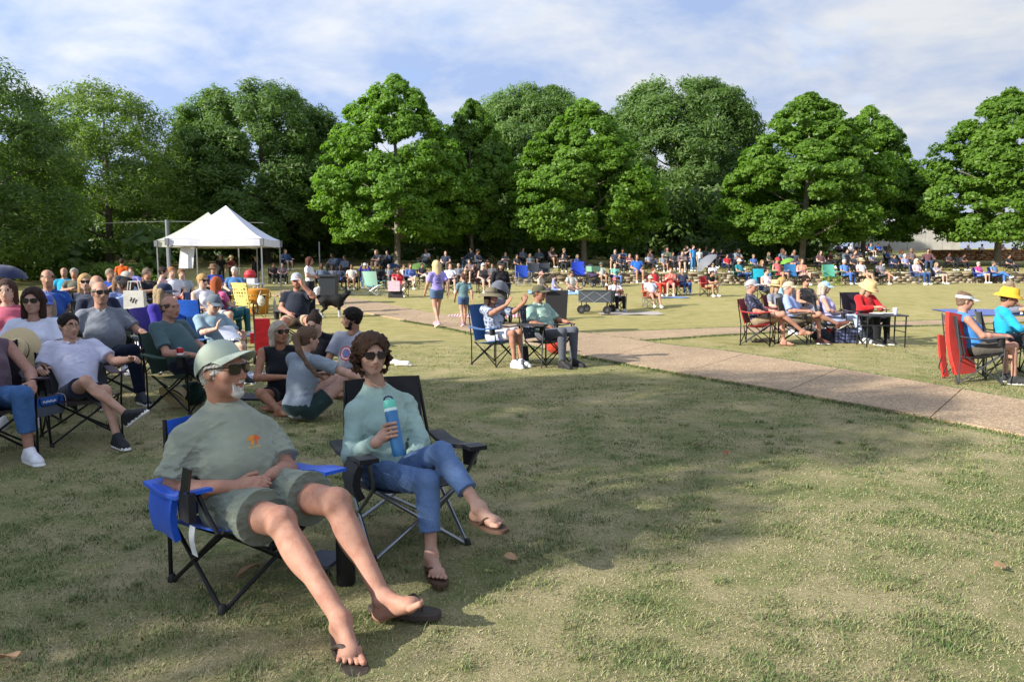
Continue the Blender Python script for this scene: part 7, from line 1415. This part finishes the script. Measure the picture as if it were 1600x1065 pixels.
bx_, by_ = at(403, 450, 21.8)[:2]; bz_ = float(terr(bx_, by_)); cl_ = empty('drink_barrel', (bx_, by_, bz_)); tag(cl_, 'orange plastic drink barrel beside the tent table', 'barrel'); MB().lathe([(.001, 0), (.24, 0), (.27, .04), (.30, .62), (.31, .64), (.31, .70), (.28, .72), (.001, .74)], (0, 0, 0), 18).build('body', plain('#b5761c', .5), cl_); MB().tube([(.29, 0, .45), (.36, 0, .47), (.36, 0, .60), (.29, 0, .62)], .015, 5).build('handle', plain('#8f5c18', .5), cl_)
# dark rubbish bin
bx_, by_ = at(514, 450, 24.5)[:2]; bz_ = float(terr(bx_, by_)); bn_ = empty('rubbish_bin', (bx_, by_, bz_)); tag(bn_, 'dark blue grey rubbish bin near the path left of the dog\'s head', 'bin'); MB().box((0, 0, .46), (.46, .48, .92), 0, None, 1.18).build('body', plain('#20262e', .6), bn_); MB().box((0, -.02, .95), (.58, .62, .06)).build('lid', plain('#252c35', .6), bn_); MB().tube([(-.22, .32, .90), (.22, .32, .90)], .02, 6).build('handle', plain('#1a1d22', .6), bn_)
for x in (-.26, .26): MB().lathe([(.001, -.03), (.11, -.03), (.11, .03), (.001, .03)], (x, .25, .11), 12, 0, None, np.array([[0, 0, 1], [0, 1, 0], [-1, 0, 0.]])).build('wheel', plain('#121214', .8), bn_)
# empty chairs
g0 = at(300, 470, 10.6); bc = folding_chair((g0[0], g0[1], 0), face_rot(172), 1.06, cloth('#1f5fc4', .6, .005), '#1a1a1c', 'empty bright blue camp chair seen from behind by the grey cap', 1, (.31, .98, .64), cup=False)
g0 = at(585, 455, 28.2); folding_chair((g0[0], g0[1], float(terr(g0[0], g0[1]))), face_rot(160), .98, striped('#2f9fc0', '#b5c27a', 9, 'Z', 'beach_stripe'), '#c9ccd0', 'turquoise and lime striped beach chair standing empty on the lawn', 1, (.30, .92, .55), cup=False)
g0 = at(906, 430, 35.5); folding_chair((g0[0], g0[1], float(terr(g0[0], g0[1]))), face_rot(10), 1.2, '#1f3fae', '#1a1a1c', 'tall royal blue chair standing empty behind the blanket', 0)
for px_, d_, c_, nm in ((1188, 29, '#1696b0', 'turquoise camp chair standing empty behind the straw hat'), (1240, 35.2, '#2a6a9c', 'steel blue empty camp chair by the wall left of the peach top'), (1300, 34.8, '#4f9a86', 'aqua and lime empty chair on the lawn edge')):
    g0 = at(px_, 440, d_); folding_chair((g0[0], g0[1], float(terr(g0[0], g0[1]))), face_rot(160 if d_ < 30 else 8), 1.08, c_, '#8ab02c' if 'lime' in nm else '#1a1a1c', nm, 0)
for px_, d_, nm in ((835, 37, 'left one of two dark empty chairs behind the blanket'), (852, 37.3, 'right one of two dark empty chairs behind the blanket')):
    g0 = at(px_, 440, d_); folding_chair((g0[0], g0[1], float(terr(g0[0], g0[1]))), face_rot(10), 1.1, '#30343c', '#8a8c90', nm, 0)
g0 = at(818, 440, 34.5); folding_chair((g0[0], g0[1], float(terr(g0[0], g0[1]))), face_rot(15), 1.05, '#1f44a0', '#9a9ca0', 'empty blue chair left of the two dark empty chairs', 0)
# pink bag, blankets, mats
g0 = at(616, 458, 27); z0 = float(terr(g0[0], g0[1])); t_ = MB(); t_.box((g0[0], g0[1], z0 + .42), (.42, .16, .36), 0); t_.tube([(g0[0] - .1, g0[1], z0 + .58), (g0[0] - .08, g0[1], z0 + .74), (g0[0] + .08, g0[1], z0 + .74), (g0[0] + .1, g0[1], z0 + .58)], .012, 5); t_.box((g0[0] + .03, g0[1] + .2, z0 + .13), (.5, .35, .25), 1); tag(t_.build('shopping_bag', [cloth('#c9b0bc', .8, .01), plain('#2a2a2e', .7)]), 'pale pink shopping bag on a dark box beside the red dress', 'bag')
def flat_cloth(name, c, w, d_, m, label, cat, seed=0):
    z0 = lambda x, y: float(terr(x, y)) + .022 + .012 * math.sin(7 * x + seed) * math.cos(6 * y); b = MB(); b.sheet([[(c[0] - w / 2 + w * i / 10, c[1] - d_ / 2 + d_ * j / 6, z0(c[0] - w / 2 + w * i / 10, c[1] - d_ / 2 + d_ * j / 6)) for j in range(7)] for i in range(11)], .012); return tag(b.build(name, m), label, cat)
flat_cloth('blanket', at(885, 447, 29.8), 3.0, 2.2, cloth('#5a94c8', .85, .01, ('#9cc0dc', 5, .52)), 'light blue blanket spread on the lawn under three people', 'blanket')
flat_cloth('blanket', at(760, 472, 21), 2.2, .9, striped('#a8505a', '#c9c4c4', 4), 'red and white striped blanket on the lawn behind the wide hat', 'blanket', 2)
flat_cloth('mat', at(1545, 456, 22), 2.3, 1.8, cloth('#1a3f8f', .8, .006), 'dark blue mat spread on the lawn at the far right', 'mat', 3)
flat_cloth('mat', at(1046, 465, 27), 1.3, .5, cloth('#4a6f9c', .8, .006), 'small blue mat on the grass by the child in coral', 'mat', 4)
flat_cloth('blanket', at(985, 488, 21.8), 1.8, .7, cloth('#9a9088', .85, .02), 'crumpled beige blanket behind the grey wagon', 'blanket', 5)
# stroller of the standing woman
def stroller(c, rz, col, label, s=1.0, canopy=True):
    r = empty('stroller', (c[0], c[1], float(terr(c[0], c[1]))), rz, s); tag(r, label, 'stroller'); fm = cloth(col, .8, .008); bk = plain('#17181b', .5)
    sb = Blob(); sb.ell((0, 0, .52), (.22, .34, .12), None, 0, .05); sb.cone((0, -.22, .55), (0, -.34, .85), .18, .16, 0, .08, sq=(vec(0, 1, 0), 1.8)); link('seat', blob_mesh('seat', sb, .025, .01, 2), fm, r)
    if canopy:
        cnp = MB(); cnp.sheet([[(.25 * math.cos(a), -.28 + .42 * math.sin(e) * math.sin(a) ** .6, .72 + .36 * math.sin(a) * math.cos(e * .9)) for a in np.linspace(.05, PI - .05, 11)] for e in np.linspace(-.5, 1.25, 9)], .01); cnp.build('canopy', fm, r)
    else: MB().box((0, 0, .80), (.42, .5, .24), 0, None, 1.1).build('basket', plain('#6f9a80', .7), r)
    for sx in (-1, 1):
        MB().tube([(sx * .24, .42, .14), (sx * .24, -.1, .52), (sx * .24, -.62, 1.0)], .014, 6).build('frame_bar', bk, r); MB().tube([(sx * .24, -.42, .14), (sx * .24, .1, .55)], .014, 6).build('frame_bar', bk, r)
        for y, rr in ((.42, .12), (-.42, .15)):
            M_ = np.array([[0, 0, 1], [0, 1, 0], [-1, 0, 0.]]); w = MB().lathe([(rr * .75, -.02), (rr, -.02), (rr, .02), (rr * .75, .02)], (sx * .26, y, rr), 16, 0, None, M_).build('wheel', plain('#131315', .8), r); MB().lathe([(.001, -.012), (rr * .75, -.006), (rr * .75, .006), (.001, .012)], (sx * .26, y, rr), 12, 0, None, M_).build('rim', plain('#5f6166', .5), w)
    MB().tube([(-.24, -.62, 1.0), (.24, -.62, 1.0)], .018, 6).build('handle', bk, r); MB().box((0, .0, .25), (.36, .5, .16)).build('lower_basket', plain('#222428', .8), r); return r
g0 = at(776, 480, 18.9); stroller(g0, face_rot(-12), '#5b5e68', 'grey hooded stroller pushed by the woman in the dark cap', 1.0)
g0 = at(927, 440, 33.5); stroller(g0, face_rot(20), '#3a2f4a', 'stroller with pale green basket beside the blanket', 1.0, False)
# grey folding wagon
def wagon(c, rz, label):
    r = empty('folding_wagon', (c[0], c[1], float(terr(c[0], c[1]))), rz); tag(r, label, 'wagon'); fm = cloth('#3b4046', .8, .008); bk = plain('#141517', .5)
    for e, cc_ in (((.95, .015, .32), (0, -.25, .50)), ((.95, .015, .32), (0, .25, .50)), ((.015, .5, .32), (-.47, 0, .50)), ((.015, .5, .32), (.47, 0, .50)), ((.93, .48, .02), (0, 0, .345))): MB().box(cc_, e).build('fabric_panel', fm, r)
    for y in (-.262, .262):
        for x0, x1 in ((-.46, 0), (0, .46)): MB().tube([(x0, y, .34), (x1, y, .66)], .010, 5).build('cross_bar', plain('#7d8086', .4, .5), r); MB().tube([(x0, y, .66), (x1, y, .34)], .010, 5).build('cross_bar', plain('#7d8086', .4, .5), r)
        MB().tube([(-.48, y, .66), (.48, y, .66)], .014, 6).build('rail', bk, r)
        for x in (-.38, .38):
            M_ = np.array([[1, 0, 0], [0, 0, 1], [0, -1, 0.]]); w = MB().lathe([(.05, -.03), (.12, -.035), (.125, 0), (.12, .035), (.05, .03)], (x, y * 1.12, .125), 16, 0, None, M_).build('wheel', plain('#121214', .8), r); MB().lathe([(.001, -.02), (.055, -.02), (.055, .02), (.001, .02)], (x, y * 1.12, .125), 12, 0, None, M_).build('rim', plain('#3a3c40', .6), w); MB().tube([(x, y, .15), (x, y, .36)], .014, 6).build('leg', bk, r)
    MB().tube([(.48, 0, .3), (.56, 0, .7), (.58, 0, 1.0)], .014, 6).build('handle', bk, r); MB().tube([(.58 + .0, .11 * math.sin(a), 1.11 + .11 * -math.cos(a)) for a in np.linspace(0, 2 * PI, 13)], .014, 5).build('grip', bk, r); return r
g0 = gr(932, 490); wagon(g0, -.35, 'charcoal folding wagon with a ring handle on the sunny lawn')
# dark bin-like cart behind the tropical shirt
g0 = at(862, 490, 16.5); r = empty('utility_cart', (g0[0], g0[1], 0)); tag(r, 'tall black utility cart behind the man in olive cap', 'cart'); MB().box((.1, 0, .62), (.42, .4, .62), 0, None, 1.15).build('bin', plain('#1d1e20', .7), r)
for x in (-.28, -.12): MB().tube([(x, -.1, 0), (x + .05, -.1, .92)], .014, 6).build('leg', plain('#3a3b3e', .4, .5), r)
MB().box((-.18, -.1, .93), (.4, .4, .03)).build('tray', plain('#202124', .6), r); MB().tube([(.1, 0, 0), (.1, 0, .34)], .05, 8).build('stem', plain('#17181a', .6), r)
# umbrellas
def umbrella(base, top, R_, tilt, col, label, n=8):
    r = empty('umbrella', tuple(base)); tag(r, label, 'umbrella'); ax = nrm(np.asarray(top) - base); M_ = frm(np.cross(ax, (0, 1, .1)), ax); M_ = np.stack([M_[:, 0], np.cross(ax, M_[:, 0]), ax], 1); L_ = np.linalg.norm(np.asarray(top) - base); m = cloth(col, .6, .004)
    for k in range(n):
        G = [[M_ @ vec(R_ * math.sin(t * 1.15) / math.sin(1.15) * math.cos(a) * (1 - .05 * math.sin(PI * u) * t), R_ * math.sin(t * 1.15) / math.sin(1.15) * math.sin(a) * (1 - .05 * math.sin(PI * u) * t), L_ - R_ * .55 * (1 - math.cos(t * 1.15)) / (1 - math.cos(1.15)) + .03 * math.sin(PI * u) * t) for u, a in ((u, 2 * PI * (k + u) / n) for u in np.linspace(0, 1, 4))] for t in np.linspace(.02, 1, 6)]
        MB().sheet(G, .004).build('panel', m, r)
    MB().tube([(0, 0, 0), tuple(ax * (L_ + .06))], .010, 6).build('shaft', plain('#1a1a1c', .4), r); return r
q = at(1110, 440, 35.2); umbrella(at(1120, 428, 34.6), at(1098, 404, 34.6), .58, 0, '#6c6d74', 'tilted grey umbrella shading the woman in white by the wall')
q = at(4, 460, 15.0); umbrella(q, at(6, 414, 15.0), .44, 0, '#1b2547', 'navy umbrella opened at the far left edge')
q = at(1232, 415, 38); umbrella(q, at(1228, 404, 38), .36, 0, '#5f8f30', 'small lime green umbrella behind the red and white cap')
q = at(655, 425, 40); umbrella(q, at(652, 411, 40), .55, 0, '#4a6a2c', 'dull green umbrella in the shade behind the denim jacket')
q = at(612, 425, 42); umbrella(q, at(612, 411, 42), .55, 0, '#23406a', 'dim blue umbrella in the shade by the maple trunk')
# dry leaves on the front grass
LF = MB(); LF.sheet([[(-.035 + .07 * i / 4, .028 * (2 * j / 3 - 1) * math.sin(PI * (.12 + .8 * i / 4)), .012 + .012 * abs(2 * j / 3 - 1) + .006 * math.sin(i)) for j in range(4)] for i in range(5)], .001); lfm = LF.mesh('dry_leaf')
for i, (px_, py_, s_, lb) in enumerate(((797, 878, 1.0, 'curled tan leaf on the grass near the woman\'s sandal'), (1090, 700, 1.0, 'small orange leaf in the middle of the shaded grass'), (10, 1045, 1.5, 'brown leaf at the lower left corner'), (390, 905, 1.6, 'large dry leaf under the blue chair'), (1134, 712, .8, 'tiny reddish leaf beside the small orange leaf'), (1560, 895, 1.1, 'pale leaf at the right on the sunny grass'))):
    g0 = gr(px_, py_); o = link('dry_leaf', lfm, plain('#a88460', .8), None, (g0[0], g0[1], .012), (.3, .2, i * 1.3), s_); tag(o, lb, 'leaf')
    if i in (1, 4): o.material_slots[0].link = 'OBJECT'; o.material_slots[0].material = plain('#8f5536', .8)
# ================================================================== grass blades on the near lawn
def grass_mesh():
    rs = np.random.RandomState(2); P = []
    for d0, d1, dens in ((2.1, 3.2, 14000), (3.2, 4.6, 8500), (4.6, 6.5, 4300), (6.5, 9.5, 2000), (9.5, 14, 700)):
        a = (d1 * d1 - d0 * d0) * .74; n = int(a * dens); d = np.sqrt(rs.uniform(d0 * d0, d1 * d1, n)); P.append(np.stack([rs.uniform(-.74, .74, n) * d, d], 1))
    P = np.concatenate(P)
    # clumps: keep more where a patchy field is high
    f = (.55 * np.sin(P[:, 0] * 2.1 + 1.7 * np.sin(P[:, 1] * 1.3)) * np.sin(P[:, 1] * 2.7 + 1.1 * np.sin(P[:, 0] * 1.9)) + .75 * np.sin(P[:, 0] * 6.3 + P[:, 1] * 4.1) * np.sin(P[:, 1] * 7.7 - P[:, 0] * 3.3) + .85 * np.sin(P[:, 0] * 15 + 3 * np.sin(P[:, 1] * 6)) * np.sin(P[:, 1] * 17 + 2 * np.sin(P[:, 0] * 7)))
    keep = rs.uniform(0, 1, len(P)) < np.clip(.66 + .34 * f, .25, 1); P = P[keep]; f = f[keep]
    # weed tufts
    nt_ = 150; dt = np.sqrt(rs.uniform(2.3 ** 2, 7.5 ** 2, nt_)); tx_ = rs.uniform(-.7, .7, nt_) * dt; TP = np.concatenate([np.stack([tx_[i] + rs.normal(0, .018 + .01 * (i % 4), 45), dt[i] + rs.normal(0, .016 + .01 * (i % 4), 45)], 1) for i in range(nt_)]); P = np.concatenate([P, TP]); f = np.concatenate([f, np.full(len(TP), 3.0)])
    # not on the path
    def inside(A, B):
        m = np.zeros(len(P), bool); x = P[:, 0]; o = np.argsort(A[:, 0]); oa = np.interp(x, A[o, 0], A[o, 1]); o = np.argsort(B[:, 0]); ob = np.interp(x, B[o, 0], B[o, 1]); return (P[:, 1] > np.minimum(oa, ob) - .01) & (P[:, 1] < np.maximum(oa, ob) + .01) & (x > A[:, 0].min())
    m = inside(PATH_A, PATH_B) | inside(BR_A, BR_B); P = P[~m]; f = f[~m]
    # a denser, taller fringe along the path edges
    E = []; 
    for A, s in ((PATH_A, -1), (PATH_B, 1), (BR_A, -1), (BR_B, 1)):
        A = A[A[:, 1] < 20]; n = 9000; i = rs.randint(0, len(A) - 1, n); t = rs.uniform(0, 1, (n, 1)); q = A[i] + (A[i + 1] - A[i]) * t; dr = A[i + 1] - A[i]; nn = np.stack([-dr[:, 1], dr[:, 0]], 1); nn /= np.linalg.norm(nn, axis=1, keepdims=True) + 1e-9; nn *= np.where((nn[:, 1:2] * s) > 0, 1, -1); E.append(q + nn * np.abs(rs.normal(0, .07, (n, 1))))
    E = np.concatenate(E); nE = len(E); P = np.concatenate([P, E]); f = np.concatenate([f, np.full(nE, .9)]); n = len(P)
    edge = np.zeros(n, bool); edge[-nE:] = True; d = P[:, 1]
    tuft = f > 2.5; f = np.where(tuft, .9, f); tall = (rs.uniform(0, 1, n) < .012) | tuft
    tint = np.clip(.53 - .27 * f + rs.normal(0, .22, n), 0, 1); tint[tall] = rs.uniform(.15, .5, tall.sum()); tint[edge] = np.clip(rs.normal(.25, .15, nE), 0, 1)
    flatb = tint > .55; h = rs.uniform(.006, .016, n) * (1 + .45 * np.clip(f, -1, 1)) * np.where(tall, 1.8, 1) * np.where(edge, 1.8, 1) * np.where(flatb & ~edge, .6, 1); w = (.0008 + .00032 * d) * rs.uniform(.6, 1.3, n)
    an = rs.uniform(0, 2 * PI, n); ln = np.where(flatb, rs.uniform(1.2, 4.2, n), rs.uniform(.3, 1.7, n)) * h; z = terr(P[:, 0], P[:, 1]); dirx, diry = np.cos(an), np.sin(an); px_, py_ = -diry * w, dirx * w
    b0 = np.stack([P[:, 0] - px_, P[:, 1] - py_, z - .003], 1); b1 = np.stack([P[:, 0] + px_, P[:, 1] + py_, z - .003], 1)
    m0 = np.stack([P[:, 0] + dirx * ln * .35 - px_ * .8, P[:, 1] + diry * ln * .35 - py_ * .8, z + h * .62], 1); m1 = np.stack([P[:, 0] + dirx * ln * .35 + px_ * .8, P[:, 1] + diry * ln * .35 + py_ * .8, z + h * .62], 1)
    t0 = np.stack([P[:, 0] + dirx * ln, P[:, 1] + diry * ln, z + h], 1)
    near = d < 4.8; V = []; F = []; 
    A = np.stack([b0, b1, m1, m0, t0], 1).reshape(-1, 3); base = np.arange(n) * 5
    T = np.concatenate([np.stack([base, base + 1, base + 2], 1), np.stack([base, base + 2, base + 3], 1), np.stack([base + 3, base + 2, base + 4], 1)])
    me = np_mesh('grass', A, T); at_ = me.attributes.new('tint', 'FLOAT', 'POINT'); at_.data.foreach_set('value', np.repeat(tint, 5).astype(np.float32)); return me
def blade_material():
    m, n, b = nodes('grass_blade'); b.inputs['Roughness'].default_value = .7; b.inputs['Specular IOR Level'].default_value = .2; a = n.nodes.new('ShaderNodeAttribute'); a.attribute_name = 'tint'
    r = ramp(n, a.outputs['Fac'], [(.0, (.070, .120, .035)), (.25, (.135, .180, .062)), (.46, (.235, .238, .100)), (.68, (.37, .315, .175)), (1, (.45, .38, .25))]); n.links.new(r.outputs[0], b.inputs['Base Color']); return m
tag(link('grass', grass_mesh(), blade_material()), 'short patchy grass of the near lawn', 'grass', kind='stuff')
